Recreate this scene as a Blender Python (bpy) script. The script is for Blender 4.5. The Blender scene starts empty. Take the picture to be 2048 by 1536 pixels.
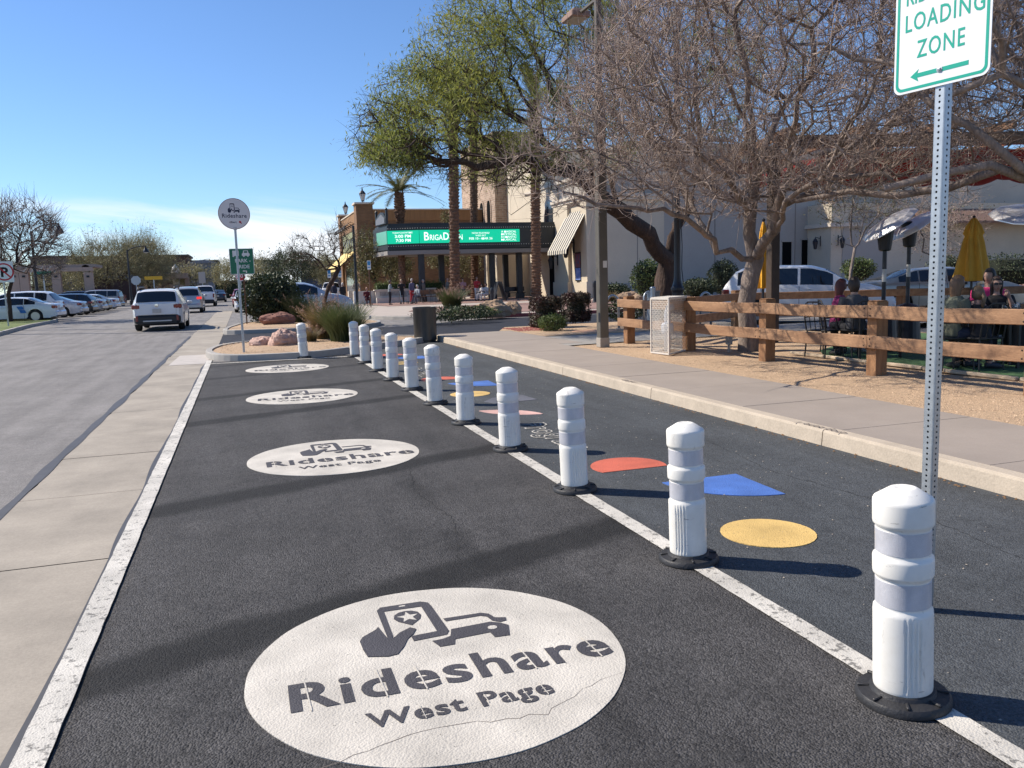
import bpy, math, random
import numpy as np
from mathutils import Vector, Matrix, noise as mnoise
random.seed(7); RNG = np.random.default_rng(7)
R = math.radians
scene = bpy.context.scene
COL = scene.collection
# ---------------------------------------------------------------- camera
FPX, CXP, CYP, CAMH = 1630.0, 1024.0, 768.0, 1.6
_vp, _roll = (484.5, 575.6), 0.0303
def _basis():
    d = Vector((_vp[0]-CXP, -(_vp[1]-CYP), -FPX)).normalized()
    p2 = Vector((_vp[0]+1000-CXP, -(_vp[1]-1000*_roll-CYP), -FPX))
    u = p2.cross(d).normalized()
    if u.y < 0: u = -u
    r = d.cross(u)
    return Matrix((r, d, u))
MB3 = _basis()
cam_d = bpy.data.cameras.new('camera'); cam = bpy.data.objects.new('camera', cam_d); COL.objects.link(cam)
cam.matrix_world = Matrix.Translation((0, 0, CAMH)) @ MB3.to_4x4()
cam_d.sensor_fit = 'HORIZONTAL'; cam_d.sensor_width = 36.0; cam_d.lens = 36.0*FPX/2048.0
cam_d.clip_start = 0.05; cam_d.clip_end = 3000
scene.camera = cam
def W(px, py, z=0.0):              # survey: ground point seen at a pixel of the photograph
    w = MB3 @ Vector((px-CXP, -(py-CYP), -FPX)); t = (z-CAMH)/w.z
    return Vector((w.x*t, w.y*t, z))
def AY(px, py, Y):
    w = MB3 @ Vector((px-CXP, -(py-CYP), -FPX)); t = Y/w.y
    return Vector((w.x*t, Y, CAMH+w.z*t))
def AX(px, py, X):
    w = MB3 @ Vector((px-CXP, -(py-CYP), -FPX)); t = X/w.x
    return Vector((X, w.y*t, CAMH+w.z*t))
# ---------------------------------------------------------------- sky and sun
SUN_EL, SUN_H = 42.5, (-0.82, 0.572)
world = bpy.data.worlds.new('World'); scene.world = world; world.use_nodes = True
wn = world.node_tree; wn.nodes.clear()
def wnode(t, **k):
    n = wn.nodes.new(t)
    for a, b in k.items(): setattr(n, a, b)
    return n
sky = wnode('ShaderNodeTexSky', sky_type='NISHITA', sun_disc=False)
sky.sun_elevation = R(SUN_EL); sky.sun_rotation = math.atan2(SUN_H[0], SUN_H[1])
sky.altitude = 380; sky.air_density = 1.0; sky.dust_density = 0.0; sky.ozone_density = 1.6
bg = wnode('ShaderNodeBackground'); bg.inputs[1].default_value = 0.092
wo = wnode('ShaderNodeOutputWorld')
tc = wnode('ShaderNodeTexCoord'); mp = wnode('ShaderNodeMapping'); mp.inputs['Scale'].default_value = (1.0, 1.0, 5.5)
nz = wnode('ShaderNodeTexNoise'); nz.inputs['Scale'].default_value = 2.1; nz.inputs['Detail'].default_value = 9; nz.inputs['Roughness'].default_value = 0.56; nz.inputs['Distortion'].default_value = 0.5
mp.inputs['Location'].default_value = (0.6, 0.25, 0.0)
sp = wnode('ShaderNodeSeparateXYZ')
r1 = wnode('ShaderNodeMapRange', interpolation_type='SMOOTHSTEP'); r1.inputs[1].default_value = 0.44; r1.inputs[2].default_value = 0.58
r2 = wnode('ShaderNodeMapRange', interpolation_type='SMOOTHSTEP'); r2.inputs[1].default_value = 0.115; r2.inputs[2].default_value = 0.065
mu = wnode('ShaderNodeMath', operation='MULTIPLY'); mu2 = wnode('ShaderNodeMath', operation='MULTIPLY'); mu2.inputs[1].default_value = 0.95
mix = wnode('ShaderNodeMixRGB'); mix.inputs[2].default_value = (8.6, 8.9, 9.4, 1)
tint = wnode('ShaderNodeMixRGB'); tint.blend_type = 'MULTIPLY'; tint.inputs[0].default_value = 1; tint.inputs[2].default_value = (0.77, 0.97, 1.26, 1)
L = wn.links.new
L(tc.outputs['Generated'], mp.inputs[0]); L(mp.outputs[0], nz.inputs[0]); L(nz.outputs[0], r1.inputs[0])
L(tc.outputs['Generated'], sp.inputs[0]); L(sp.outputs[2], r2.inputs[0])
L(r1.outputs[0], mu.inputs[0]); L(r2.outputs[0], mu.inputs[1]); L(mu.outputs[0], mu2.inputs[0])
L(mu2.outputs[0], mix.inputs[0]); L(sky.outputs[0], tint.inputs[1]); L(tint.outputs[0], mix.inputs[1]); L(mix.outputs[0], bg.inputs[0]); L(bg.outputs[0], wo.inputs[0])
sun_d = bpy.data.lights.new('sun', 'SUN'); sun_d.energy = 5.0; sun_d.angle = R(0.55); sun_d.color = (1.0, 0.91, 0.785)
sun = bpy.data.objects.new('sun', sun_d); COL.objects.link(sun)
_hd = Vector((SUN_H[0], SUN_H[1], 0)).normalized()
_sd = Vector((_hd.x*math.cos(R(SUN_EL)), _hd.y*math.cos(R(SUN_EL)), math.sin(R(SUN_EL))))
sun.rotation_euler = _sd.to_track_quat('Z', 'Y').to_euler(); sun.location = (-20, 20, 40)
vs = scene.view_settings; vs.view_transform = 'Standard'; vs.look = 'None'; vs.gamma = 1; vs.exposure = 0.42; vs.use_curve_mapping = False
scene.cycles.max_bounces = 6; scene.cycles.diffuse_bounces = 3; scene.cycles.glossy_bounces = 3; scene.cycles.transmission_bounces = 6
scene.cycles.transparent_max_bounces = 12; scene.cycles.caustics_reflective = False; scene.cycles.caustics_refractive = False

# ---------------------------------------------------------------- materials
MATS = {}
def mat(name, col, rough=0.7, metal=0.0, var=0.0, vscale=4.0, col2=None, bump=0.0, bscale=60.0, spec=0.5, fine=0.0, fscale=150.0, alpha=None, trans=0.0, emit=None, wave=None, bdist=0.01, coat=0.0, stretch=None, detail=6):
    if name in MATS: return MATS[name]
    m = bpy.data.materials.new(name); m.use_nodes = True; nt = m.node_tree; N = nt.nodes; K = nt.links.new
    b = N['Principled BSDF']
    b.inputs['Base Color'].default_value = (*col, 1); b.inputs['Roughness'].default_value = rough
    b.inputs['Metallic'].default_value = metal; b.inputs['Specular IOR Level'].default_value = spec
    if coat: b.inputs['Coat Weight'].default_value = coat; b.inputs['Coat Roughness'].default_value = 0.05
    if trans: b.inputs['Transmission Weight'].default_value = trans
    tcn = N.new('ShaderNodeTexCoord'); src = tcn.outputs['Object']
    if stretch:
        mpn = N.new('ShaderNodeMapping'); mpn.inputs['Scale'].default_value = stretch; K(src, mpn.inputs[0]); src = mpn.outputs[0]
    if var or col2:
        n1 = N.new('ShaderNodeTexNoise'); n1.inputs['Scale'].default_value = vscale; n1.inputs['Detail'].default_value = detail; n1.inputs['Roughness'].default_value = 0.65
        K(src, n1.inputs[0])
        rr = N.new('ShaderNodeMapRange'); rr.inputs[1].default_value = 0.3; rr.inputs[2].default_value = 0.7; K(n1.outputs[0], rr.inputs[0])
        mx = N.new('ShaderNodeMixRGB')
        c2 = col2 if col2 else tuple(c*(1-var) for c in col)
        c1 = col if col2 else tuple(min(1, c*(1+var)) for c in col)
        mx.inputs[1].default_value = (*c1, 1); mx.inputs[2].default_value = (*c2, 1); K(rr.outputs[0], mx.inputs[0])
        out = mx.outputs[0]
        if fine:
            n2 = N.new('ShaderNodeTexNoise'); n2.inputs['Scale'].default_value = fscale; n2.inputs['Detail'].default_value = 3; K(src, n2.inputs[0])
            r3 = N.new('ShaderNodeMapRange'); r3.inputs[1].default_value = 0.25; r3.inputs[2].default_value = 0.75; r3.inputs[3].default_value = 1-fine; r3.inputs[4].default_value = 1+fine; K(n2.outputs[0], r3.inputs[0])
            mm = N.new('ShaderNodeMixRGB'); mm.blend_type = 'MULTIPLY'; mm.inputs[0].default_value = 1; K(out, mm.inputs[1]); K(r3.outputs[0], mm.inputs[2]); out = mm.outputs[0]
        K(out, b.inputs['Base Color'])
    if bump:
        n3 = N.new('ShaderNodeTexNoise'); n3.inputs['Scale'].default_value = bscale; n3.inputs['Detail'].default_value = 5; K(src, n3.inputs[0])
        bp = N.new('ShaderNodeBump'); bp.inputs['Strength'].default_value = bump; bp.inputs['Distance'].default_value = bdist
        K(n3.outputs[0], bp.inputs['Height']); K(bp.outputs[0], b.inputs['Normal'])
    if emit:
        b.inputs['Emission Color'].default_value = (*emit[0], 1); b.inputs['Emission Strength'].default_value = emit[1]
    MATS[name] = m; return m

# ---------------------------------------------------------------- mesh helpers
class MB:
    def __init__(s): s.v = []; s.f = []
    def add(s, vs_, fs_):
        o = len(s.v); s.v += [tuple(v) for v in vs_]; s.f += [tuple(i+o for i in f) for f in fs_]; return s
    def box(s, c, size, rot=0.0, bev=0.0, tilt=None):
        x, y, z = (k/2 for k in size)
        if bev:
            b = min(bev, x*.9, y*.9, z*.9); P = []
            for sz, ins in ((-z, b), (-z+b, 0), (z-b, 0), (z, b)):
                xx, yy = x-ins, y-ins
                c_ = b if ins == 0 else 0.5*b
                for (ax, ay) in ((xx-c_, -yy), (xx, -yy+c_), (xx, yy-c_), (xx-c_, yy), (-xx+c_, yy), (-xx, yy-c_), (-xx, -yy+c_), (-xx+c_, -yy)): P.append((ax, ay, sz))
            F = []
            for r_ in range(3):
                for k in range(8): F.append((r_*8+k, r_*8+(k+1) % 8, (r_+1)*8+(k+1) % 8, (r_+1)*8+k))
            F.append(tuple(range(7, -1, -1))); F.append(tuple(range(24, 32)))
        else:
            P = [(-x,-y,-z),(x,-y,-z),(x,y,-z),(-x,y,-z),(-x,-y,z),(x,-y,z),(x,y,z),(-x,y,z)]
            F = [(0,3,2,1),(4,5,6,7),(0,1,5,4),(1,2,6,5),(2,3,7,6),(3,0,4,7)]
        m = Matrix.Translation(c) @ Matrix.Rotation(rot, 4, 'Z')
        if tilt is not None: m = m @ tilt
        return s.add([m @ Vector(p) for p in P], F)
    def bar(s, a, b, w, h=None, up=(0,0,1)):
        a, b = Vector(a), Vector(b); h = h or w; d = (b-a); L_ = d.length; d.normalize(); u = Vector(up)
        if abs(d.dot(u)) > 0.97: u = Vector((1,0,0))
        sx = d.cross(u).normalized(); su = sx.cross(d)
        P = [a+sx*i*w/2+su*j*h/2+d*L_*k for k in (0,1) for (i,j) in ((-1,-1),(1,-1),(1,1),(-1,1))]
        return s.add(P, [(0,1,2,3),(7,6,5,4),(0,4,5,1),(1,5,6,2),(2,6,7,3),(3,7,4,0)])
    def tube(s, pts, rad, n=8, cap=True):
        pts = [Vector(p) for p in pts]; k = len(pts)
        if not hasattr(rad, '__len__'): rad = [rad]*k
        t = (pts[1]-pts[0]).normalized(); u = t.orthogonal().normalized(); P = []
        for i in range(k):
            tn = (pts[min(i+1, k-1)]-pts[max(i-1, 0)])
            if tn.length > 1e-9: t = tn.normalized()
            u = (u - t*u.dot(t))
            u = u.normalized() if u.length > 1e-6 else t.orthogonal().normalized()
            w = t.cross(u)
            for j in range(n):
                a = 2*math.pi*j/n; P.append(pts[i]+(u*math.cos(a)+w*math.sin(a))*rad[i])
        F = [(i*n+j, i*n+(j+1) % n, (i+1)*n+(j+1) % n, (i+1)*n+j) for i in range(k-1) for j in range(n)]
        if cap: F += [tuple(range(n-1, -1, -1)), tuple(range((k-1)*n, k*n))]
        return s.add(P, F)
    def lathe(s, prof, n=24, c=(0,0,0), a0=0.0, a1=2*math.pi, axis=None, fn=None):
        full = abs(a1-a0-2*math.pi) < 1e-6; m = n if full else n+1; P = []
        for i, (r, z) in enumerate(prof):
            for j in range(m):
                a = a0+(a1-a0)*j/n; rr = r if fn is None else fn(r, z, a)
                p = Vector((rr*math.cos(a), rr*math.sin(a), z))
                if axis is not None: p = axis @ p
                P.append(p+Vector(c))
        F = []
        for i in range(len(prof)-1):
            for j in range(n):
                j2 = (j+1) % m if full else j+1
                F.append((i*m+j, i*m+j2, (i+1)*m+j2, (i+1)*m+j))
        if full:
            if prof[0][0] > 1e-5: F.append(tuple(range(m-1, -1, -1)))
            if prof[-1][0] > 1e-5: F.append(tuple(range((len(prof)-1)*m, len(prof)*m)))
        return s.add(P, F)
    def prism(s, poly, z0, z1, mtx=None):
        n = len(poly); P = [Vector((x, y, z)) for z in (z0, z1) for x, y in poly]
        if mtx is not None: P = [mtx @ p for p in P]
        ar = sum(poly[i][0]*poly[(i+1) % n][1]-poly[(i+1) % n][0]*poly[i][1] for i in range(n))
        F = [tuple(range(n-1, -1, -1)), tuple(range(n, 2*n))]+[(i, (i+1) % n, n+(i+1) % n, n+i) for i in range(n)]
        if ar < 0: F = [tuple(reversed(f)) for f in F]
        return s.add(P, F)
    def quad(s, a, b, c, d): return s.add([a, b, c, d], [(0,1,2,3)])
    def mesh(s, name):
        me = bpy.data.meshes.new(name); me.from_pydata(s.v, [], s.f); me.validate(); return me
def npmesh(name, V, F):
    V = np.asarray(V, np.float32); F = np.asarray(F, np.int32); k = F.shape[1]
    me = bpy.data.meshes.new(name); me.vertices.add(len(V)); me.vertices.foreach_set('co', V.ravel())
    me.loops.add(F.size); me.loops.foreach_set('vertex_index', F.ravel())
    me.polygons.add(len(F)); me.polygons.foreach_set('loop_start', np.arange(0, F.size, k, dtype=np.int32))
    me.polygons.foreach_set('loop_total', np.full(len(F), k, np.int32)); me.update(calc_edges=True); return me
def tagit(o, label=None, cat=None, group=None, kind=None):
    if label: o['label'] = label
    if cat: o['category'] = cat
    if group: o['group'] = group
    if kind: o['kind'] = kind
    return o
def obj(name, mb, m, parent=None, smooth=False, world=False, label=None, cat=None, group=None, kind=None, loc=None):
    me = mb.mesh(name) if isinstance(mb, MB) else mb
    if m is not None and not me.materials:
        for mm in (m if isinstance(m, (list, tuple)) else [m]): me.materials.append(mm)
    o = bpy.data.objects.new(name, me); COL.objects.link(o)
    if smooth: me.shade_smooth() if hasattr(me, 'shade_smooth') else [setattr(p, 'use_smooth', True) for p in me.polygons]
    if smooth == 'auto':
        me.shade_flat(); me.set_sharp_from_angle(angle=R(38)) if False else None
    if parent is not None:
        if world: me.transform(parent.matrix_basis.inverted())
        o.parent = parent
    elif loc is not None:
        if world: me.transform(Matrix.Translation(loc).inverted())
        o.location = loc
    return tagit(o, label, cat, group, kind)
def smooth_angle(o, deg=35):
    me = o.data; me.shade_smooth(); me.set_sharp_from_angle(angle=R(deg)); return o
def thing(name, label, cat, loc=(0,0,0), rot=0.0, group=None):
    o = bpy.data.objects.new(name, None); COL.objects.link(o); o.location = loc; o.rotation_euler = (0,0,rot); o.empty_display_size = 0.2
    return tagit(o, label, cat, group)
def setrot(o, q): o.rotation_euler = q
def copy_tree(o, parent=None):
    c = o.copy(); COL.objects.link(c)
    if parent is not None: c.parent = parent
    for ch in list(o.children): copy_tree(ch, c)
    return c
def struct(name, mb, m, **k):
    o = obj(name, mb, m, **k)
    if k.get('parent') is None: o['kind'] = 'structure'
    return o
def text_mesh(s, size, ext=0.0, bold=0.0, align='CENTER', spacing=1.0, sx=1.0, shear=0.0, res=3):
    cu = bpy.data.curves.new('txt', 'FONT'); cu.body = s; cu.size = size; cu.extrude = ext; cu.offset = bold*size; cu.align_x = align
    cu.space_character = spacing; cu.resolution_u = res; cu.shear = shear
    o = bpy.data.objects.new('txt', cu); COL.objects.link(o)
    dg = bpy.context.evaluated_depsgraph_get(); me = bpy.data.meshes.new_from_object(o.evaluated_get(dg))
    bpy.data.objects.remove(o)
    if sx != 1.0: me.transform(Matrix.Diagonal((sx, 1, 1, 1)))
    return me
def face_mtx(loc, right, up=(0,0,1)):
    r = Vector(right).normalized(); u = Vector(up); n = r.cross(u).normalized(); u = n.cross(r)
    m = Matrix((r, u, n)).transposed().to_4x4(); return Matrix.Translation(loc) @ m
def clamp(x, a=0.0, b=1.0): return max(a, min(b, x))
def sstep(x, a, b): t = clamp((x-a)/(b-a)); return t*t*(3-2*t)
def interp(x, tab):
    if x <= tab[0][0]: return tab[0][1]
    for (a, va), (b, vb) in zip(tab, tab[1:]):
        if x <= b: return va+(vb-va)*(x-a)/(b-a)
    return tab[-1][1]
# ================================================================ ground
def nodes_mat(name):
    m = bpy.data.materials.new(name); m.use_nodes = True; nt = m.node_tree
    return m, nt, nt.nodes, nt.links.new, nt.nodes['Principled BSDF']
def asphalt(name, base, speck, bump, dark_bands=(), streak=None, patch=0.25, agg=115.0, tint=None):
    m, nt, N, K, b = nodes_mat(name)
    tcn = N.new('ShaderNodeTexCoord'); P = tcn.outputs['Object']
    def noi(sc, det=4, rough=0.6):
        n = N.new('ShaderNodeTexNoise'); n.inputs['Scale'].default_value = sc; n.inputs['Detail'].default_value = det; n.inputs['Roughness'].default_value = rough; K(P, n.inputs[0]); return n.outputs[0]
    def rng(x, a, b_, c, d, smooth=False):
        n = N.new('ShaderNodeMapRange'); n.interpolation_type = 'SMOOTHSTEP' if smooth else 'LINEAR'
        for i, v_ in enumerate((a, b_, c, d)): n.inputs[i+1].default_value = v_
        K(x, n.inputs[0]); return n.outputs[0]
    def mth(op, x, y=None):
        n = N.new('ShaderNodeMath'); n.operation = op
        for i, v_ in enumerate((x, y)):
            if v_ is None: continue
            if isinstance(v_, (int, float)): n.inputs[i].default_value = v_
            else: K(v_, n.inputs[i])
        return n.outputs[0]
    big = rng(noi(0.8, 6, 0.65), 0.32, 0.68, 1-patch, 1+patch)
    med = rng(noi(7, 6, 0.7), 0.25, 0.75, 0.86, 1.14)
    vo = N.new('ShaderNodeTexVoronoi'); vo.inputs['Scale'].default_value = agg; K(P, vo.inputs['Vector'])
    spk = rng(vo.outputs['Color'], 0.0, 1.0, 1-speck, 1+speck)
    mpx = N.new('ShaderNodeMapping'); mpx.inputs['Scale'].default_value = (3.2, .35, 1); K(P, mpx.inputs[0]); nx_ = N.new('ShaderNodeTexNoise'); nx_.inputs['Scale'].default_value = 1.0; nx_.inputs['Detail'].default_value = 4; K(mpx.outputs[0], nx_.inputs[0])
    tracks = rng(nx_.outputs[0], 0.35, 0.65, 0.88, 1.14)
    blot = rng(noi(1.7, 7, 0.75), 0.60, 0.72, 1.0, 0.70, True)
    f = mth('MULTIPLY', mth('MULTIPLY', mth('MULTIPLY', big, med), mth('MULTIPLY', tracks, blot)), spk)
    # pale crumbs
    vo2 = N.new('ShaderNodeTexVoronoi'); vo2.inputs['Scale'].default_value = agg*0.33; K(P, vo2.inputs['Vector'])
    crumb = rng(vo2.outputs['Distance'], 0.0, 0.10, 1.7, 1.0)
    sel = rng(vo2.outputs['Color'], 0.86, 0.88, 0.0, 1.0)
    f = mth('MULTIPLY', f, mth('ADD', 1.0, mth('MULTIPLY', sel, mth('SUBTRACT', crumb, 1.0))))
    rough_mask = rng(noi(1.1, 4), 0.47, 0.60, 0.15, 1.5, True)
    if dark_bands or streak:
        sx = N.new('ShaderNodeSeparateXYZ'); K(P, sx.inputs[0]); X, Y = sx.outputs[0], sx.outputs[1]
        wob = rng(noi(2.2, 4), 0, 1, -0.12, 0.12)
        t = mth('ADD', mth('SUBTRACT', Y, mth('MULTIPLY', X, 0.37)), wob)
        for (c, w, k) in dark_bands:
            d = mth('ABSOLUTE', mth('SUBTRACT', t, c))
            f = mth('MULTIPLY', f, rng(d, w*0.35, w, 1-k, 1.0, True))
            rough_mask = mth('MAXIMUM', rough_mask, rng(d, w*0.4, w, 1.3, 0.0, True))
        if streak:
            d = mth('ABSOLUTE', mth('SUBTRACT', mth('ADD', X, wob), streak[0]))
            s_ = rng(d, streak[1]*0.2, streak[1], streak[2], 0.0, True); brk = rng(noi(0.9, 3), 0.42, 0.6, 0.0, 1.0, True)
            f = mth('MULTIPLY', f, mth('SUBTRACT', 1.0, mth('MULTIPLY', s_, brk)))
    cm = N.new('ShaderNodeMixRGB'); cm.blend_type = 'MULTIPLY'; cm.inputs[0].default_value = 1; cm.inputs[1].default_value = (*base, 1)
    cc = N.new('ShaderNodeCombineXYZ')
    for i in range(3): K(f, cc.inputs[i])
    K(cc.outputs[0], cm.inputs[2]); K(cm.outputs[0], b.inputs['Base Color'])
    b.inputs['Roughness'].default_value = 0.82; b.inputs['Specular IOR Level'].default_value = 0.35
    h = mth('ADD', mth('MULTIPLY', vo.outputs['Distance'], -0.9), mth('MULTIPLY', noi(agg*0.42, 5, 0.75), mth('MULTIPLY', rough_mask, 1.4)))
    bp = N.new('ShaderNodeBump'); bp.inputs['Strength'].default_value = bump; bp.inputs['Distance'].default_value = 0.010; K(h, bp.inputs['Height']); K(bp.outputs[0], b.inputs['Normal'])
    return m
M_road = asphalt('old_asphalt', (0.195, 0.184, 0.176), 0.28, 0.5, patch=0.13)
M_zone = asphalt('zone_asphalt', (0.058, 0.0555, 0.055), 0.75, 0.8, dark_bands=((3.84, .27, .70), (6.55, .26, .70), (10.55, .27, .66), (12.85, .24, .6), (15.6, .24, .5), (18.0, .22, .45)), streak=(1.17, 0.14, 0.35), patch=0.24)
M_bike = asphalt('bike_asphalt', (0.062, 0.068, 0.074), 0.5, 0.65, patch=0.16)
M_conc = mat('gutter_concrete', (0.315, 0.278, 0.228), 0.85, var=0.22, vscale=1.3, bump=0.25, bscale=120, bdist=0.004, fine=0.10, fscale=70)
M_walk = mat('sidewalk_concrete', (0.30, 0.255, 0.218), 0.85, var=0.09, vscale=1.1, bump=0.2, bscale=140, bdist=0.003, fine=0.07, fscale=90)
M_kerb = mat('kerb_concrete', (0.46, 0.39, 0.305), 0.85, var=0.14, vscale=3.5, bump=0.4, bscale=60, bdist=0.006, fine=0.10, fscale=60)
M_kgrey = mat('grey_kerb_concrete', (0.36, 0.34, 0.31), 0.85, var=0.12, vscale=3.0, bump=0.3, bscale=60, bdist=0.005, fine=0.08)
M_gravel = mat('tan_gravel', (0.58, 0.41, 0.26), 0.9, col2=(0.36, 0.25, 0.16), vscale=55, bump=1.0, bscale=70, bdist=0.02, fine=0.25, fscale=25, detail=3)
M_far = mat('far_ground', (0.22, 0.20, 0.175), 0.9, var=0.15, vscale=0.15)
M_grass = mat('lawn_green', (0.09, 0.14, 0.03), 0.9, col2=(0.17, 0.20, 0.06), vscale=3, bump=0.8, bscale=60, bdist=0.03)
M_turf = mat('turf_green', (0.06, 0.13, 0.05), 0.85, var=0.25, vscale=40, bump=0.5, bscale=120)
M_black = mat('joint_black', (0.02, 0.02, 0.02), 0.9)
M_seal = mat('crack_sealant', (0.055, 0.055, 0.06), 0.6, var=0.2)
# worn white road paint
def paint(name, col, wear=0.5, scale=26, agg=110):
    m, nt, N, K, b = nodes_mat(name)
    tcn = N.new('ShaderNodeTexCoord')
    n = N.new('ShaderNodeTexNoise'); n.inputs['Scale'].default_value = scale; n.inputs['Detail'].default_value = 7; n.inputs['Roughness'].default_value = 0.72; K(tcn.outputs['Object'], n.inputs[0])
    r_ = N.new('ShaderNodeMapRange'); r_.inputs[1].default_value = 0.50+0.20*(1-wear); r_.inputs[2].default_value = r_.inputs[1].default_value+0.05; K(n.outputs[0], r_.inputs[0])
    n2 = N.new('ShaderNodeTexNoise'); n2.inputs['Scale'].default_value = 3; n2.inputs['Detail'].default_value = 5; K(tcn.outputs['Object'], n2.inputs[0])
    r2_ = N.new('ShaderNodeMapRange'); r2_.inputs[3].default_value = 0.72; r2_.inputs[4].default_value = 1.08; r2_.inputs[1].default_value = .3; r2_.inputs[2].default_value = .7; K(n2.outputs[0], r2_.inputs[0])
    mx = N.new('ShaderNodeMixRGB'); mx.inputs[1].default_value = (*col, 1); mx.inputs[2].default_value = tuple(c*0.32+0.02 for c in col)+(1,); K(r_.outputs[0], mx.inputs[0])
    mm = N.new('ShaderNodeMixRGB'); mm.blend_type = 'MULTIPLY'; mm.inputs[0].default_value = 1; K(mx.outputs[0], mm.inputs[1]); K(r2_.outputs[0], mm.inputs[2]); K(mm.outputs[0], b.inputs['Base Color'])
    b.inputs['Roughness'].default_value = 0.7
    vo = N.new('ShaderNodeTexVoronoi'); vo.inputs['Scale'].default_value = agg; K(tcn.outputs['Object'], vo.inputs['Vector'])
    ad = N.new('ShaderNodeMath'); ad.operation = 'MULTIPLY_ADD'; K(vo.outputs['Distance'], ad.inputs[0]); ad.inputs[1].default_value = -0.8; K(n.outputs[0], ad.inputs[2])
    bp = N.new('ShaderNodeBump'); bp.inputs['Strength'].default_value = 0.5; bp.inputs['Distance'].default_value = 0.006; K(ad.outputs[0], bp.inputs['Height']); K(bp.outputs[0], b.inputs['Normal'])
    return m
M_white = paint('white_road_paint', (0.60, 0.57, 0.51), 0.75)
M_disc = paint('disc_paint', (0.60, 0.56, 0.49), 0.42, scale=55)
M_ink = paint('dark_stencil_paint', (0.055, 0.052, 0.06), 0.0)
M_orange = paint('orange_paint', (0.62, 0.14, 0.085), 0.45, scale=50)
M_blue = paint('blue_paint', (0.07, 0.17, 0.50), 0.45, scale=50)
M_yellow = paint('yellow_paint', (0.68, 0.46, 0.16), 0.5, scale=50)
M_pink = paint('pink_paint', (0.68, 0.42, 0.37), 0.2)
M_lav = paint('faded_grey_paint', (0.12, 0.125, 0.15), 0.4)

def sheet(x0, y0, x1, y1, z): return MB().quad((x0,y0,z),(x1,y0,z),(x1,y1,z),(x0,y1,z))
def polysheet(pts, z): return MB().add([(x, y, z) for x, y in pts], [tuple(range(len(pts)))])
struct('ground', sheet(-900, -60, 900, 1500, -0.02), M_far)
struct('road', sheet(-45, -8, 45, 190, 0.0), M_road)
# rideshare zone and bike lane asphalt, drive lane behind the island
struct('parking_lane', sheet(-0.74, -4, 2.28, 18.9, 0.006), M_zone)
struct('bike_lane', sheet(2.28, -4, 4.96, 22.6, 0.006), M_bike)
M_drive = asphalt('shaded_drive_asphalt', (0.018, 0.020, 0.028), 0.3, 0.3)  # the driveway's shade is put into this near-black navy base colour
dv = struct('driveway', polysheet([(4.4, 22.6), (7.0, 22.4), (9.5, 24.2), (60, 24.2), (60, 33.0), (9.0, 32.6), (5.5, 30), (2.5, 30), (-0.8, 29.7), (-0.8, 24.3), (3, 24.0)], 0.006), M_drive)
# concrete gutter strip: slabs with open joints
gut = struct('gutter_strip', sheet(-1.78, -4, -0.74, 60, 0.003), M_black)
js = [-4, -1.2, 2.0, 5.27, 7.05, 8.7, 11.8, 14.9, 18.2, 21.0, 24.0, 29, 34, 40, 48, 60]
for a, b_ in zip(js, js[1:]):
    m = MB(); e = 0.007; z = 0.008+random.uniform(0, .002)
    ys = np.linspace(a+e, b_-e, max(4, int((b_-a)/0.5)))
    pts = [(-1.76+random.uniform(-.02, .02)*1.3, y) for y in ys]+[(-0.745, y) for y in ys[::-1]]
    m.add([(x, y, z) for x, y in pts], [tuple(range(len(pts)))[::-1]])
    obj('slab', m, M_conc, gut)
obj('smooth_patch', polysheet([(-1.55, 21.2), (-0.8, 21.2), (-0.85, 18.6), (-1.6, 18.6)], 0.0125), mat('pale_patch', (0.46, 0.42, 0.38), 0.8, var=0.1), gut)
# sealant along the seams
m = MB(); ys = np.arange(-3, 30, 0.22); l = []; r_ = []
for y in ys:
    w = 0.035+0.04*mnoise.noise(Vector((3.1, y*0.9, 0))); c = -1.79+0.03*mnoise.noise(Vector((0, y*0.5, 2)))
    l.append((c-abs(w)-.015, y, 0.013)); r_.append((c+abs(w)*.8+.01, y, 0.013))
m.add(l+r_, [(i, i+len(l), i+1+len(l), i+1) for i in range(len(l)-1)]); obj('sealed_seam', m, M_seal, gut)
m = MB(); l = []; r_ = []
for y in np.arange(-3, 19, 0.15):
    w = 0.008+0.06*max(0, mnoise.noise(Vector((8.1, y*0.55, 0)))+0.15); l.append((-0.865-w, y, 0.0135)); r_.append((-0.84, y, 0.0135))
m.add(l+r_, [(i, i+len(l), i+1+len(l), i+1) for i in range(len(l)-1)]); obj('seal_edge', m, M_seal, gut)
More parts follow.
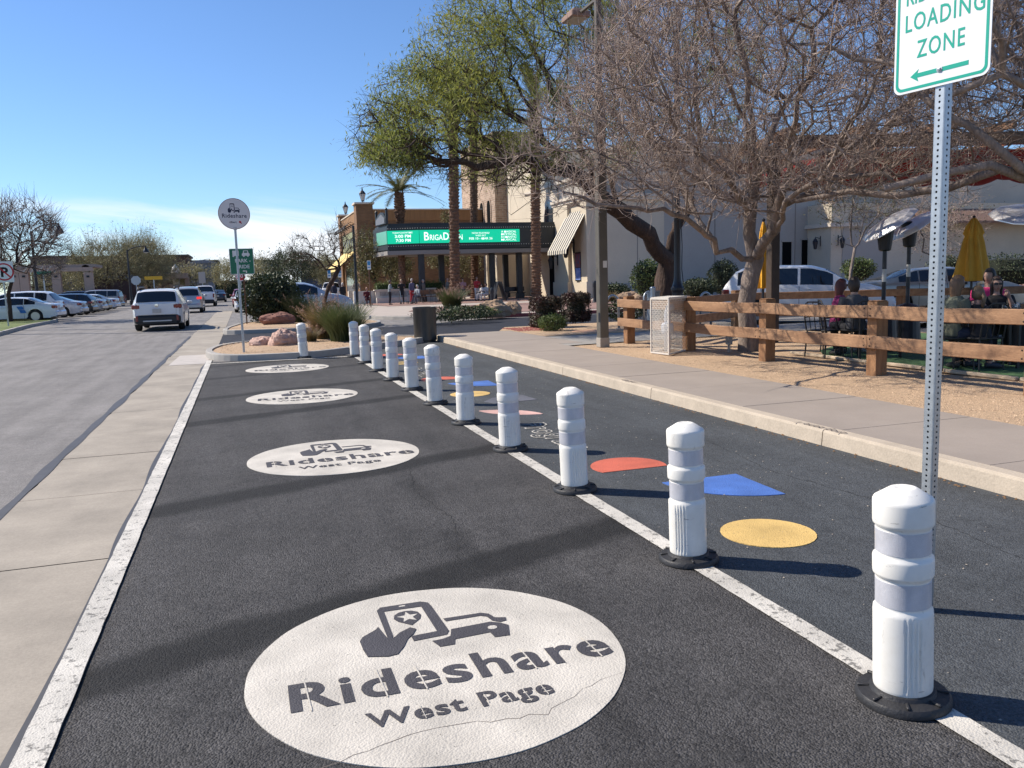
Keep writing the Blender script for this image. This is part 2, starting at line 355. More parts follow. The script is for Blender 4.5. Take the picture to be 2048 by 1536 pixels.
# crack on the old road
m = MB(); pp = []
for i in range(30):
    x = -1.9-i*0.14; pp.append((x, 7.0+0.05*math.sin(i*.5)+0.03*random.random()+0.012*i, 0.004))
for p, q in zip(pp, pp[1:]): m.quad((p[0], p[1]-.006, .005), (p[0], p[1]+.006, .005), (q[0], q[1]+.006, .005), (q[0], q[1]-.006, .005))
struct('road_crack', m, M_seal)
def crack(pts, w, z, seed=0, name='asphalt_crack', mt=None):
    random.seed(seed); m = MB(); P = []
    for (a, b) in zip(pts, pts[1:]):
        k = max(2, int(math.hypot(b[0]-a[0], b[1]-a[1])/.05))
        for i in range(k): f = i/k; P.append((a[0]+(b[0]-a[0])*f+random.gauss(0, .008), a[1]+(b[1]-a[1])*f+random.gauss(0, .008)))
    A = []; B = []
    for i, p in enumerate(P):
        q = P[min(i+1, len(P)-1)]; o = P[max(i-1, 0)]; d = Vector((q[0]-o[0], q[1]-o[1])); d = d.normalized() if d.length else Vector((1, 0)); ww = w*(.4+.9*random.random())*math.sin(math.pi*(i+1)/(len(P)+1))**.4
        A.append((p[0]-d.y*ww/2, p[1]+d.x*ww/2, z)); B.append((p[0]+d.y*ww/2, p[1]-d.x*ww/2, z))
    n = len(P); m.add(A+B, [(i, i+n, i+n+1, i+1) for i in range(n-1)]); random.seed(7+seed); return struct(name, m, mt or M_black)
crack([(-.35, 2.62), (.1, 2.60), (.55, 2.72), (.95, 2.66), (1.2, 2.80), (1.42, 2.86)], .0028, .0108, 1, mt=mat('paint_crack', (.16, .13, .11), .9))
crack([(-.6, 2.45), (-.35, 2.60)], .008, .009, 2)
crack([(1.1, 4.5), (1.25, 5.2), (1.15, 6.1), (1.3, 7.0)], .006, .009, 4)
crack([(3.9, 3.0), (4.1, 4.2), (3.95, 5.5), (4.2, 7.0)], .005, .009, 5)
def stripe(x0, y0, x1, y1, w, name='painted_line', mt=None, z=0.014, wob=0.0025):
    d = Vector((x1-x0, y1-y0)); Ln = d.length; d.normalize(); n = Vector((-d.y, d.x)); k = max(2, int(Ln/0.12)); m = MB(); A = []; B = []
    for i in range(k+1):
        p = Vector((x0, y0))+d*Ln*i/k
        A.append((*(p+n*(w/2+random.uniform(-wob, wob))), z)); B.append((*(p-n*(w/2+random.uniform(-wob, wob))), z))
    m.add(A+B, [(i, i+k+1, i+k+2, i+1) for i in range(k)])
    return struct(name, m, mt or M_white)
stripe(-0.80, -3.5, -0.805, 19.35, 0.115, z=0.018)
stripe(2.28, 1.0, 2.29, 18.5, 0.115)
stripe(2.28, 1.55, 3.4, 2.15, 0.115)
stripe(-0.75, 18.45, 2.25, 18.32, 0.12)
# ---- sidewalk, kerbs
def wk_edge(y):   # back edge of the sidewalk
    return 6.62 if y < 12.2 else (6.62+0.9*sstep(y, 12.2, 13.2) if y < 15.5 else 7.35)
KB = 4.95
walk = struct('sidewalk', polysheet([(5.10, -4), (6.6, -4), (6.6, 17.9), (7.2, 17.9), (7.1, 22.3), (5.10, 22.3)], 0.12), M_black)
jy = [6.03+1.56*i for i in range(-7, 12)]
jy = [y for y in jy if y < 22]+[22.3]
for a, b_ in zip(jy, jy[1:]):
    e = 0.006; z = 0.150+random.uniform(-.0015, .0015); x1 = 6.62 if b_ < 17.9 else 7.2
    m = MB(); m.box(((5.112+x1)/2, (a+b_)/2, z-0.02), (x1-5.112, b_-a-2*e, 0.04)); obj('slab', m, M_walk, walk)
kerb = struct('kerb', MB().box((KB+.075, 9, 0.02), (0.10, 26, 0.05)), M_black)
ky = [-4, -3.2, -0.1, 3.0, 6.11, 9.43, 12.53, 15.6, 18.7, 21.9]
def kerbprof(x, zt, side=-1, r=0.022, w=0.155):
    # x = face position; side -1: face towards -x
    s = side; pts = [(x+s*0.0-(-s)*0.0, 0.0)]
    return [(x, -0.02), (x-s*0.012, zt-r), (x-s*(0.012+r*.35), zt-r*.3), (x-s*(0.012+r), zt), (x-s*w, zt), (x-s*w, -0.02)]
def kerb_run(pts, zt=0.15, mt=None, parent=None, left=True, name='kerb_stone', gap=0.005):
    """pts: 2D path of the road-side face; body lies on the left of the path when left"""
    m = MB(); n = len(pts); P = []
    sg = 1 if left else -1
    for i in range(n):
        a = Vector(pts[max(0, i-1)]); b = Vector(pts[min(n-1, i+1)]); d = (b-a).normalized(); nn = Vector((-d.y, d.x))*sg; p = Vector(pts[i])
        for off, z in ((0, -0.02), (0.012, zt-.022), (0.018, zt-.006), (0.034, zt), (0.155, zt-.001), (0.155, -0.02)):
            q = p+nn*off; P.append((q.x, q.y, z))
    F = [(i*6+k, i*6+(k+1) % 6, (i+1)*6+(k+1) % 6, (i+1)*6+k) for i in range(n-1) for k in range(6)]
    F += [tuple(range(6)), tuple(range((n-1)*6, n*6))]
    m.add(P, F); return obj(name, m, mt or M_kerb, parent)
for a, b_ in zip(ky, ky[1:]):
    kerb_run([(KB, a+.006), (KB, b_-.006)], parent=kerb, left=False)
# joints/tooling, stencilled words on the kerb edge
for (y, s_) in ((6.2, 'drop zone 1'), (10.2, 'pickup')):
    t = text_mesh(s_, 0.13, spacing=1.05); t.transform(Matrix.Translation((5.04, y, 0.1565)) @ Matrix.Rotation(R(90), 4, 'Z')); t.materials.append(mat('black_spray', (0.06, 0.05, 0.06), 0.7))
    obj('stencil_text', t, None, kerb)
# ---- traffic island at the end of the lane
isl_outer = [(2.9, 19.9), (2.28, 19.28), (1.54, 18.68), (0.67, 18.52), (-0.2, 18.8), (-0.72, 19.45), (-0.93, 20.5), (-0.9, 21.6), (-0.62, 22.8), (0.0, 23.55), (1.4, 23.95), (2.9, 23.75), (4.4, 22.6), (4.75, 21.9), (4.3, 21.1), (3.6, 20.5)]
def smoothloop(p, k=4):
    n = len(p); out = []
    for i in range(n):
        p0, p1, p2, p3 = (Vector(p[(i+j-1) % n]) for j in range(4))
        for s_ in range(k):
            t = s_/k; out.append(tuple(0.5*((2*p1)+(-p0+p2)*t+(2*p0-5*p1+4*p2-p3)*t*t+(-p0+3*p1-3*p2+p3)*t**3)))
    return out
def island(name, outer, gmat, kmat, segs=9, closed=True):
    lp = smoothloop(outer); n = len(lp)
    ar = sum(lp[i][0]*lp[(i+1) % n][1]-lp[(i+1) % n][0]*lp[i][1] for i in range(n)); left = ar > 0
    inner = []
    for i in range(n):
        a, b = Vector(lp[i-1]), Vector(lp[(i+1) % n]); d = (b-a).normalized(); nn = Vector((-d.y, d.x))*(1 if left else -1); inner.append(Vector(lp[i])+nn*0.14)
    c = sum(inner, Vector((0, 0)))/n
    g = MB(); rings = []
    for q, f in enumerate((1.0, 0.85, 0.6, 0.3)):
        for p in inner:
            v = c+(p-c)*f; z = 0.115 if q == 0 else 0.135+0.03*mnoise.noise(Vector((v.x*1.2, v.y*1.2, 0)))
            g.v.append((v.x, v.y, z))
    for q in range(3):
        for i in range(n): g.f.append((q*n+i, q*n+(i+1) % n, (q+1)*n+(i+1) % n, (q+1)*n+i) if left else (q*n+i, (q+1)*n+i, (q+1)*n+(i+1) % n, q*n+(i+1) % n))
    g.v.append((c.x, c.y, 0.14)); k = len(g.v)-1
    for i in range(n): g.f.append((3*n+i, 3*n+(i+1) % n, k) if left else (3*n+(i+1) % n, 3*n+i, k))
    o = struct(name, g, gmat)
    ks = [int(round(n*i/segs)) for i in range(segs+1)]
    for a, b in zip(ks, ks[1:]):
        kerb_run([lp[i % n] for i in range(a, b+1)], parent=o, mt=kmat, left=left)
    return o
island('traffic_island', isl_outer, M_gravel, M_kgrey)
isl2 = [(-0.62, 30.2), (0.8, 29.6), (2.4, 29.5), (3.9, 29.9), (4.9, 31.2), (5.1, 33.5), (4.2, 36.5), (1.8, 37.6), (0.1, 36.8), (-0.5, 34.0), (-0.72, 32.0)]
island('far_traffic_island', isl2, M_gravel, M_kgrey)
# ---- gravel verge, patio bed, side path
gv = MB(); xs = np.linspace(6.6, 14.6, 44); ysg = np.linspace(-4, 17.2, 90)
for y in ysg:
    for x in xs: gv.v.append((x, y, 0.128+0.022*mnoise.noise(Vector((x*1.1, y*1.1, 0)))+0.008*mnoise.noise(Vector((x*5, y*5, 4)))))
nx = len(xs)
for j in range(len(ysg)-1):
    for i in range(nx-1): gv.f.append((j*nx+i, j*nx+i+1, (j+1)*nx+i+1, (j+1)*nx+i))
struct('gravel_bed', gv, M_gravel, smooth=True)
struct('gravel_strip', polysheet([(7.2, 19.4), (12.3, 19.2), (13.4, 21.5), (12.6, 24.0), (7.6, 24.0), (6.9, 22.3), (7.2, 22.3)], 0.151), M_gravel)
path = struct('side_path', polysheet([(6.62, 16.4), (7.2, 16.5), (26, 17.6), (26, 19.3), (7.2, 19.3), (6.62, 18.0)], 0.146), mat('path_concrete', (0.30, 0.285, 0.26), 0.85, var=0.1, vscale=1.5, fine=.06))
for i, (x, y, r_) in enumerate(((9.0, 20.35, .62), (11.2, 20.1, .5))):
    obj('painted_dot', MB().lathe([(r_, .1515), (r_, .1545)], 24, (x, y, 0)), mat('peach_paint', (0.62, 0.36, 0.22), 0.8, var=.1), path)
struct('turf_patch', polysheet([(9.25, -3), (14.2, -3), (14.2, 15.3), (9.9, 12.3), (9.25, 11.4)], 0.163), M_turf)
# loose stones on the verge
def pebbles(n, reg, z0, smin, smax, name, mt, zf=None):
    P = np.empty((n, 3)); P[:, 0] = RNG.uniform(reg[0], reg[1], n); P[:, 1] = RNG.uniform(reg[2], reg[3], n)
    P[:, 2] = z0 if zf is None else [zf(x, y) for x, y in P[:, :2]]
    s = RNG.uniform(smin, smax, n)[:, None, None]; base = np.array([(1,0,0),(0,1,0),(-1,0,0),(0,-1,0),(0,0,.7)])
    a = RNG.uniform(0, 6.28, n); c, sn = np.cos(a), np.sin(a)
    B = np.repeat(base[None], n, 0)*s*RNG.uniform(.6, 1.3, (n, 5, 1))
    V = B.copy(); V[:, :, 0] = B[:, :, 0]*c[:, None]-B[:, :, 1]*sn[:, None]; V[:, :, 1] = B[:, :, 0]*sn[:, None]+B[:, :, 1]*c[:, None]
    V += P[:, None]; F = np.array([(0,1,4),(1,2,4),(2,3,4),(3,0,4)])[None]+np.arange(n)[:, None, None]*5
    return tagit(obj(name, npmesh(name, V.reshape(-1, 3), F.reshape(-1, 3)), mt), kind='stuff')
gz = lambda x, y: 0.126+0.022*mnoise.noise(Vector((x*1.1, y*1.1, 0)))+0.008*mnoise.noise(Vector((x*5, y*5, 4)))
pebbles(9000, (6.64, 9.3, 4, 15.8), 0, .006, .018, 'gravel', mat('gravel_stones', (0.60, 0.43, 0.28), 0.9, col2=(0.30, .20, .13), vscale=9, detail=1), gz)
pebbles(1800, (-0.6, 3.0, 19.2, 23.2), 0.135, .008, .025, 'gravel', MATS['gravel_stones'])
pebbles(500, (2.4, 4.93, 1.5, 14), 0.009, .003, .008, 'road_grit', mat('grit', (0.34, 0.30, 0.25), 0.9))
pebbles(260, (4.86, 4.95, 2, 20), 0.008, .006, .018, 'kerb_litter', mat('dry_leaf_litter', (0.17, 0.10, 0.05), 0.9))
# fallen red petals under the near hedge
pebbles(900, (7.3, 8.6, 21.6, 23.4), 0.155, .012, .03, 'fallen_petals', mat('red_petals', (0.26, 0.07, 0.06), 0.8))
# ---- plaza and far kerbs
def brick_mat(name, c1, c2, mortar, sx, sz, coord='wall', bw=0.5, rh=0.25, ms=0.02, bump=0.4):
    m, nt, N, K, b = nodes_mat(name); tcn = N.new('ShaderNodeTexCoord'); sx_ = N.new('ShaderNodeSeparateXYZ'); K(tcn.outputs['Object'], sx_.inputs[0]); cb = N.new('ShaderNodeCombineXYZ')
    if coord == 'wall':
        ad = N.new('ShaderNodeMath'); ad.operation = 'ADD'; K(sx_.outputs[0], ad.inputs[0]); K(sx_.outputs[1], ad.inputs[1]); K(ad.outputs[0], cb.inputs[0]); K(sx_.outputs[2], cb.inputs[1])
    else: K(sx_.outputs[0], cb.inputs[0]); K(sx_.outputs[1], cb.inputs[1])
    bt = N.new('ShaderNodeTexBrick'); K(cb.outputs[0], bt.inputs[0]); bt.inputs['Color1'].default_value = (*c1, 1); bt.inputs['Color2'].default_value = (*c2, 1); bt.inputs['Mortar'].default_value = (*mortar, 1)
    bt.inputs['Scale'].default_value = 1.0; bt.inputs['Brick Width'].default_value = sx; bt.inputs['Row Height'].default_value = sz; bt.inputs['Mortar Size'].default_value = ms
    n = N.new('ShaderNodeTexNoise'); n.inputs['Scale'].default_value = 1.1; n.inputs['Detail'].default_value = 6; K(tcn.outputs['Object'], n.inputs[0])
    r_ = N.new('ShaderNodeMapRange'); r_.inputs[1].default_value = .3; r_.inputs[2].default_value = .7; r_.inputs[3].default_value = 0.82; r_.inputs[4].default_value = 1.15; K(n.outputs[0], r_.inputs[0])
    mm = N.new('ShaderNodeMixRGB'); mm.blend_type = 'MULTIPLY'; mm.inputs[0].default_value = 1; K(bt.outputs[0], mm.inputs[1]); K(r_.outputs[0], mm.inputs[2]); K(mm.outputs[0], b.inputs['Base Color']); b.inputs['Roughness'].default_value = 0.9
    bp = N.new('ShaderNodeBump'); bp.inputs['Strength'].default_value = bump; bp.inputs['Distance'].default_value = 0.02; K(bt.outputs['Fac'], bp.inputs['Height']); bp.invert = True; K(bp.outputs[0], b.inputs['Normal'])
    return m
M_pave = brick_mat('paver_brick', (0.36, 0.19, 0.155), (0.27, 0.145, 0.12), (0.22, 0.16, 0.13), 0.22, 0.11, 'floor')
M_pconc = mat('plaza_concrete', (0.42, 0.36, 0.31), 0.85, var=0.08, vscale=0.8, fine=.05)
plz = struct('plaza', polysheet([(5.2, 38.6), (5.9, 36.6), (7.6, 34.6), (9.6, 33.6), (14, 33.2), (60, 33.6), (60, 100), (9.5, 100), (7.2, 60), (5.6, 46)], 0.13), M_pconc)
obj('brick_band', polysheet([(9.3, 35.6), (15, 34.8), (60, 35.2), (60, 48), (14, 48.5), (9.6, 46.5), (8.0, 41.5)], 0.146), M_pave, plz)
obj('brick_band', polysheet([(8.8, 52.5), (26, 52.5), (26, 66), (11, 66), (8.2, 60)], 0.1461), M_pave, plz)
kp = smoothloop([(5.0, 45), (5.15, 39.5), (5.9, 36.6), (7.6, 34.6), (9.6, 33.6), (14, 33.2), (30, 33.5), (60, 33.6)])[:-4]
M_redk = mat('red_kerb_paint', (0.22, 0.05, 0.055), 0.7, var=.15)
kk = struct('plaza_kerb', MB().box((5.3, 42, 0.02), (.1, 1, .02)), M_black)
idx = list(range(4, len(kp)-6, 4))
for a in idx:
    seg = kp[a:a+5]
    kerb_run(seg, parent=kk, mt=(M_redk if seg[0][0] > 8.4 else M_kgrey), left=False if False else True)
# left kerb with lawn
lk = [W(-160, 722), W(0, 672), W(60, 655), W(112, 645), W(132, 641)]
lkp = [(-8.3, 18), (lk[1].x, lk[1].y), (lk[2].x, lk[2].y), (lk[3].x, lk[3].y), (lk[4].x-0.4, lk[4].y), (-13, 56), (-30, 56)]
lawn = struct('lawn', polysheet([(-60, 12), (lkp[0][0]-.1, 12)]+[(x-.1, y) for x, y in lkp[:5]]+[(-13.1, 55.8), (-60, 55.8)], 0.12), M_grass)
for a in range(len(lkp)-2): kerb_run([lkp[a], lkp[a+1]], parent=lawn, mt=M_kgrey, left=True)
# ================================================================ painted discs on the lane
def decal(name, pts, z, mt, parent, th=0.0012):
    return obj(name, MB().prism([(x, y) for x, y in pts], z-th, z), mt, parent)
ICON = dict(
 phone=[(-0.171,0.60),(-0.149,0.632),(0.052,0.632),(0.085,0.605),(0.092,0.56),(0.105,0.243),(0.088,0.209),(0.064,0.205),(-0.067,0.196),(-0.07,0.25),(0.053,0.259),(0.044,0.57),(-0.140,0.576),(-0.146,0.282),(-0.173,0.232)],
 hand=[(-0.296,0.281),(-0.28,0.319),(-0.208,0.381),(-0.195,0.406),(-0.171,0.246),(-0.14,0.269),(-0.11,0.307),(-0.056,0.343),(-0.033,0.317),(-0.057,0.267),(-0.088,0.23),(-0.12,0.157),(-0.158,0.094),(-0.202,0.087),(-0.284,0.116),(-0.294,0.195)],
 pin=[(-0.11,0.47),(-0.100,0.51),(-0.075,0.535),(-0.042,0.543),(-0.010,0.535),(0.015,0.51),(0.022,0.47),(0.010,0.43),(-0.042,0.368),(-0.095,0.43)],
 carlow=[(0.118,0.255),(0.309,0.266),(0.35,0.238),(0.378,0.2),(0.350,0.094),(0.282,0.099),(0.277,0.157),(0.110,0.146),(0.095,0.096),(0.030,0.096),(0.010,0.166),(0.055,0.168),(0.098,0.186)],
 carroof=[(0.112,0.385),(0.297,0.382),(0.329,0.356),(0.344,0.305),(0.392,0.287),(0.385,0.253),(0.352,0.246),(0.323,0.273),(0.312,0.329),(0.285,0.350),(0.117,0.350)])
star = [(-0.042+0.052*(1 if k % 2 == 0 else .42)*math.cos(R(90+36*k)), 0.465+0.062*(1 if k % 2 == 0 else .42)*math.sin(R(90+36*k))) for k in range(10)]
def disc_builder():
    t = thing('rideshare_disc', 'x', 'road marking', (0, 0, 0))
    m = MB(); n = 96
    rr = [0.79*(1+0.006*mnoise.noise(Vector((math.cos(a)*4, math.sin(a)*4, 1)))) for a in np.linspace(0, 2*math.pi, n, endpoint=False)]
    m.prism([(rr[k]*math.cos(2*math.pi*k/n), rr[k]*math.sin(2*math.pi*k/n)) for k in range(n)], 0.0065, 0.010)
    obj('paint_disc', m, M_disc, t)
    z = 0.0125
    for k in ('phone', 'hand', 'carlow', 'carroof', 'pin'):
        obj({'phone': 'phone_icon', 'hand': 'hand_icon', 'carlow': 'car_icon', 'carroof': 'car_roof_icon', 'pin': 'pin_icon'}[k], MB().prism(ICON[k], 0.0095, z+(0.0012 if k == 'hand' else 0)), M_ink, t)
    obj('star_icon', MB().prism(star, 0.0126, 0.0139), M_disc, t)
    m = MB(); m.prism([(0.30+.022*math.cos(a), 0.2+.02*math.sin(a)) for a in np.linspace(0, 6.28, 12, endpoint=False)], .0126, .0139); m.prism([(-0.06, .60), (-0.03, .60), (-0.03, .612), (-0.06, .612)], .0126, .0139)
    obj('lamp_icon', m, M_disc, t)
    for s_, size, y, x0, x1, capn in (('Rideshare', 0.27, -0.236, -0.625, 0.715, 0.205), ('West Page', 0.15, -0.458, -0.365, 0.358, 0.11)):
        me = text_mesh(s_, size, ext=0.0, bold=0.022, spacing=1.08, res=4)
        co = np.array([v.co[:] for v in me.vertices]); mn, mx = co.min(0), co.max(0)
        me.transform(Matrix.Translation((-(mn[0]+mx[0])/2, 0, 0)))
        sx = (x1-x0)/(mx[0]-mn[0]); me.transform(Matrix.Translation(((x0+x1)/2, y, z)) @ Matrix.Diagonal((sx, sx*0.98, 1, 1)))
        obj('lettering', me, M_ink, t)
    # stencil bridges across the closed letters
    def wd(q, size):
        me = text_mesh(q, size, bold=0.022, spacing=1.08); c_ = [v.co.x for v in me.vertices]; r_ = (min(c_), max(c_)); bpy.data.meshes.remove(me); return r_[1]-r_[0]
    for s_, size, y, x0, x1, capn in (('Rideshare', 0.27, -0.236, -0.625, 0.715, 0.2), ('West Page', 0.15, -0.458, -0.365, 0.358, 0.11)):
        W_ = wd(s_, size); sc = (x1-x0)/W_
        for k, ch in enumerate(s_):
            if ch in 'edaPRg':
                xr = x0+wd(s_[:k+1], size)*sc; cw = wd(ch, size)*sc; xc = xr-cw*(.5 if ch not in 'RPd' else (.62 if ch != 'd' else .40))
                h_ = size*sc*(.66 if ch not in 'RPd' else .78); yc = y+h_*(.42 if ch != 'g' else .2)
                obj('stencil_bridge', MB().box((xc, yc, .0137), (size*.022, h_*(1.0 if ch not in 'P' else .55), .0008), 0.04), M_disc, t)
                
    return t
disc0 = disc_builder()
for i, (cx, cy, lab) in enumerate(((0.689, 3.25, 'largest nearest white Rideshare West Page disc painted on the dark asphalt at the bottom'),
                             (0.72, 7.68, 'second white Rideshare disc from the camera, beside the fourth white bollard'),
                             (0.73, 12.15, 'third white Rideshare disc up the lane, thin ellipse left of the far bollards'),
                             (0.74, 16.5, 'farthest smallest white Rideshare disc just before the gravel island'))):
    d = disc0 if i == 0 else copy_tree(disc0)
    d.location = (cx, cy, 0); d['label'] = lab; d['group'] = 'painted rideshare discs along the parking lane'
    if i: d.rotation_euler = (0, 0, R(random.uniform(-1.5, 1.5)))
# coloured shapes in the bike lane
def gshape(name, pts, mt, lab, grp='coloured shapes painted in the kerb lane'):
    o = struct(name, MB().prism(pts, 0.006, 0.0105), mt); del o['kind']; tagit(o, lab, 'road marking', grp); return o
def arcp(cx, cy, r, a0, a1, n=28): return [(cx+r*math.cos(R(a0+(a1-a0)*k/n)), cy+r*math.sin(R(a0+(a1-a0)*k/n))) for k in range(n+1)]
for k, (dy, far) in enumerate(((0, ''), (6.95, 'far '), (12.0, 'farthest '))):
    w = ['near the second and third bollards', 'beyond the pink leaf shape', 'almost hidden behind the far bollards'][k]
    gshape('painted_half_disc', arcp(3.0, 6.12+dy, 0.32, -24, 204), M_orange, f'{far or "largest "}orange half disc painted on the kerb lane {w}')
    gshape('painted_quarter_disc', [(3.64, 5.5+dy)]+arcp(3.64, 5.5+dy, 0.66, 180, 268), M_blue, f'{far or "largest "}blue quarter disc painted on the kerb lane {w}')
    gshape('painted_dot', arcp(2.97, 4.14+dy, 0.285, 0, 353), M_yellow, f'{far or "largest "}yellow round dot painted on the kerb lane {w}')
gshape('painted_hexagon', [(2.93, 10.26), (3.14, 10.55), (3.59, 10.62), (3.63, 10.11), (3.02, 10.03)], M_lav, 'faded grey painted patch on the kerb lane beyond the pink leaf shape')
gshape('painted_leaf', arcp(2.62, 8.9, .68, 8, 84, 12)+arcp(3.36, 9.66, .7, 188, 262, 12)[0:], M_pink, 'pale pink leaf shape painted on the kerb lane behind the fifth bollard')
for dy, lab in ((0, 'white outlined word painted along the kerb lane behind the third bollard'), (6.6, 'farther white outlined word painted along the kerb lane behind the sixth bollard')):
    t = thing('painted_word', lab, 'road marking', (2.80, 8.45+dy, 0), R(-90), 'outlined words painted in the kerb lane')
    for nm, b, z, mt in (('outline', 0.045, 0.0105, M_white), ('inner_letter', 0.004, 0.0125, M_bike)):
        me = text_mesh('Program', 0.40, bold=b, align='LEFT', spacing=1.12); me.transform(Matrix.Translation((0, 0.0, z))); obj(nm, me, mt, t)

# ================================================================ bollards
def plastic(name):
    m, nt, N, K, b = nodes_mat(name); tcn = N.new('ShaderNodeTexCoord'); b.inputs['Roughness'].default_value = .42; b.inputs['Specular IOR Level'].default_value = .4
    oi = N.new('ShaderNodeObjectInfo'); ad = N.new('ShaderNodeVectorMath'); ad.operation = 'ADD'; cx = N.new('ShaderNodeCombineXYZ'); mu_ = N.new('ShaderNodeMath'); mu_.operation = 'MULTIPLY'; mu_.inputs[1].default_value = 37
    K(oi.outputs['Random'], mu_.inputs[0]); K(mu_.outputs[0], cx.inputs[0]); K(tcn.outputs['Object'], ad.inputs[0]); K(cx.outputs[0], ad.inputs[1]); P = ad.outputs[0]
    def layer(sc, a, b_, c0, c1, src, scale=(1, 1, 1), det=6):
        mp_ = N.new('ShaderNodeMapping'); mp_.inputs['Scale'].default_value = scale; K(P, mp_.inputs[0]); n = N.new('ShaderNodeTexNoise'); n.inputs['Scale'].default_value = sc; n.inputs['Detail'].default_value = det; n.inputs['Roughness'].default_value = .7; K(mp_.outputs[0], n.inputs[0])
        r = N.new('ShaderNodeMapRange'); r.inputs[1].default_value = a; r.inputs[2].default_value = b_; K(n.outputs[0], r.inputs[0]); mx = N.new('ShaderNodeMixRGB'); K(r.outputs[0], mx.inputs[0]); mx.inputs[2].default_value = (*c1, 1)
        if src is None: mx.inputs[1].default_value = (*c0, 1)
        else: K(src, mx.inputs[1])
        return mx.outputs[0]
    o = layer(5, .45, .8, (0.82, 0.80, 0.745), (0.72, 0.69, 0.62), None); o = layer(9, .60, .72, None, (0.42, 0.39, 0.35), o, (1, 1, .35)); o = layer(16, .64, .72, None, (0.30, 0.28, 0.26), o, (.5, .5, 3))
    K(o, b.inputs['Base Color']); return m
M_plas = plastic('white_plastic')
M_refl = mat('reflective_sheet', (0.57, 0.575, 0.615), 0.30, var=0.10, vscale=12, metal=0.15, bump=0.35, bscale=260, bdist=0.002, fine=.06, fscale=320)
M_rub = mat('black_rubber', (0.022, 0.022, 0.024), 0.55, var=0.3, vscale=14, bump=0.3, bscale=80)
def bollard_proto(flutes):
    t = thing('bollard', 'x', 'bollard')
    b = MB(); b.lathe([(0.0, 0), (0.170, 0), (0.178, 0.006), (0.178, 0.022), (0.168, 0.034), (0.125, 0.040), (0.118, 0.052), (0.104, 0.056)], 48)
    for k in range(8):
        a = 2*math.pi*k/8+.2; b.box((0.145*math.cos(a), 0.145*math.sin(a), 0.040), (0.045, 0.012, 0.010), a, bev=0.003)
    o = obj('base', b, M_rub, t); smooth_angle(o, 40)
    p = MB()
    def fl(r, z, a):
        if flutes and 0.10 < z < 0.345:
            for f0 in (-125, 55):
                for k in range(7 if flutes == 2 else 4):
                    d = abs(((math.degrees(a)-(f0+k*9.5)+180) % 360)-180)
                    if d < 3.3: return r-0.0065*(1-(d/3.3)**2)
        return r
    prof = [(0.1, 0.045), (0.108, 0.055), (0.110, 0.075), (0.110, 0.105), (0.110, 0.115), (0.110, 0.33), (0.110, 0.34), (0.110, 0.385), (0.1085, 0.402), (0.101, 0.410), (0.100, 0.418), (0.100, 0.532), (0.1015, 0.540), (0.1095, 0.548), (0.111, 0.556), (0.111, 0.612), (0.1095, 0.622), (0.101, 0.630), (0.100, 0.638), (0.100, 0.742), (0.1015, 0.750), (0.1095, 0.758), (0.111, 0.768)]
    s_ = 0.80/0.92
    prof = [(r, z*s_) for r, z in prof]+[(0.111, 0.735), (0.1105, 0.742), (0.106, 0.750), (0.050, 0.783), (0.038, 0.786), (0.030, 0.783), (0.0, 0.782)]
    def fl2(r, z, a): return fl(r, z/s_, a)
    if flutes == 2: prof = [((r if r > .1085 else r+(.1085-r)*.5), z) for r, z in prof[:-7]]+prof[-7:]
    p.lathe(prof, 288, fn=fl2)
    o = obj('post', p, M_plas, t); smooth_angle(o, 50)
    for z0, z1 in ((0.424, 0.527), (0.644, 0.737)):
        rb = .1003 if flutes == 1 else .1046; q = MB().lathe([(rb, z0*s_-.001), (rb+.0014, z0*s_), (rb+.0014, z1*s_), (rb, z1*s_+.001)], 48, a0=R(105), a1=R(435)); o = obj('reflective_band', q, M_refl, t); smooth_angle(o, 40)
    h = MB(); hp = Matrix.Rotation(R(90), 4, 'Y')
    h.lathe([(0.0, 0.1105), (0.017, 0.1105), (0.019, 0.1118), (0.021, 0.1112)], 20, axis=Matrix.Rotation(R(90), 4, 'Y')); h = h
    o = obj('lift_hole', MB().add([(x, y, z+0.69) for x, y, z in h.v], h.f), mat('pale_recess', (0.86, 0.85, 0.80), 0.5), t)  # lift hole slightly paler than the post
    return t
BP = [bollard_proto(1), bollard_proto(2)]
ordn = ['nearest white fluted bollard at the lower right, in front of the perforated sign post', 'second white bollard from the camera, left of the yellow dot', 'third white bollard from the camera, left of the orange half disc', 'fourth white bollard from the camera, beside the pink leaf shape',
        'fifth white bollard from the camera, in front of the far yellow dot', 'sixth white bollard from the camera, left of the far blue shape', 'seventh white bollard from the camera, below the metal bin', 'eighth white bollard from the camera in the long row', 'ninth white bollard from the camera in the long row',
        'tenth white bollard, next to last of the long row before the grass clumps', 'last white bollard of the long row, in front of the tall grasses', 'lone white bollard leaning beside the pink boulder on the island']
bp_px = [((1805,1400),(1803,963)),((1377,1122),(1370,835)),((1150,982),(1140,770)),((1021,901),(1013,733)),((932,848),(926,709)),((871,809),(863,689)),((825,781),(818,676)),((786,761),(783,667)),((756,743),(751,657)),((731,727),(727,650)),((710,714),(706,644)),((608,717),(602,646))]
tilt = [-.035, -.022, -.03, -.02, -.005, -.025, -.02, .015, -.01, 0, 0, -.035]
first = {0: True, 1: True}
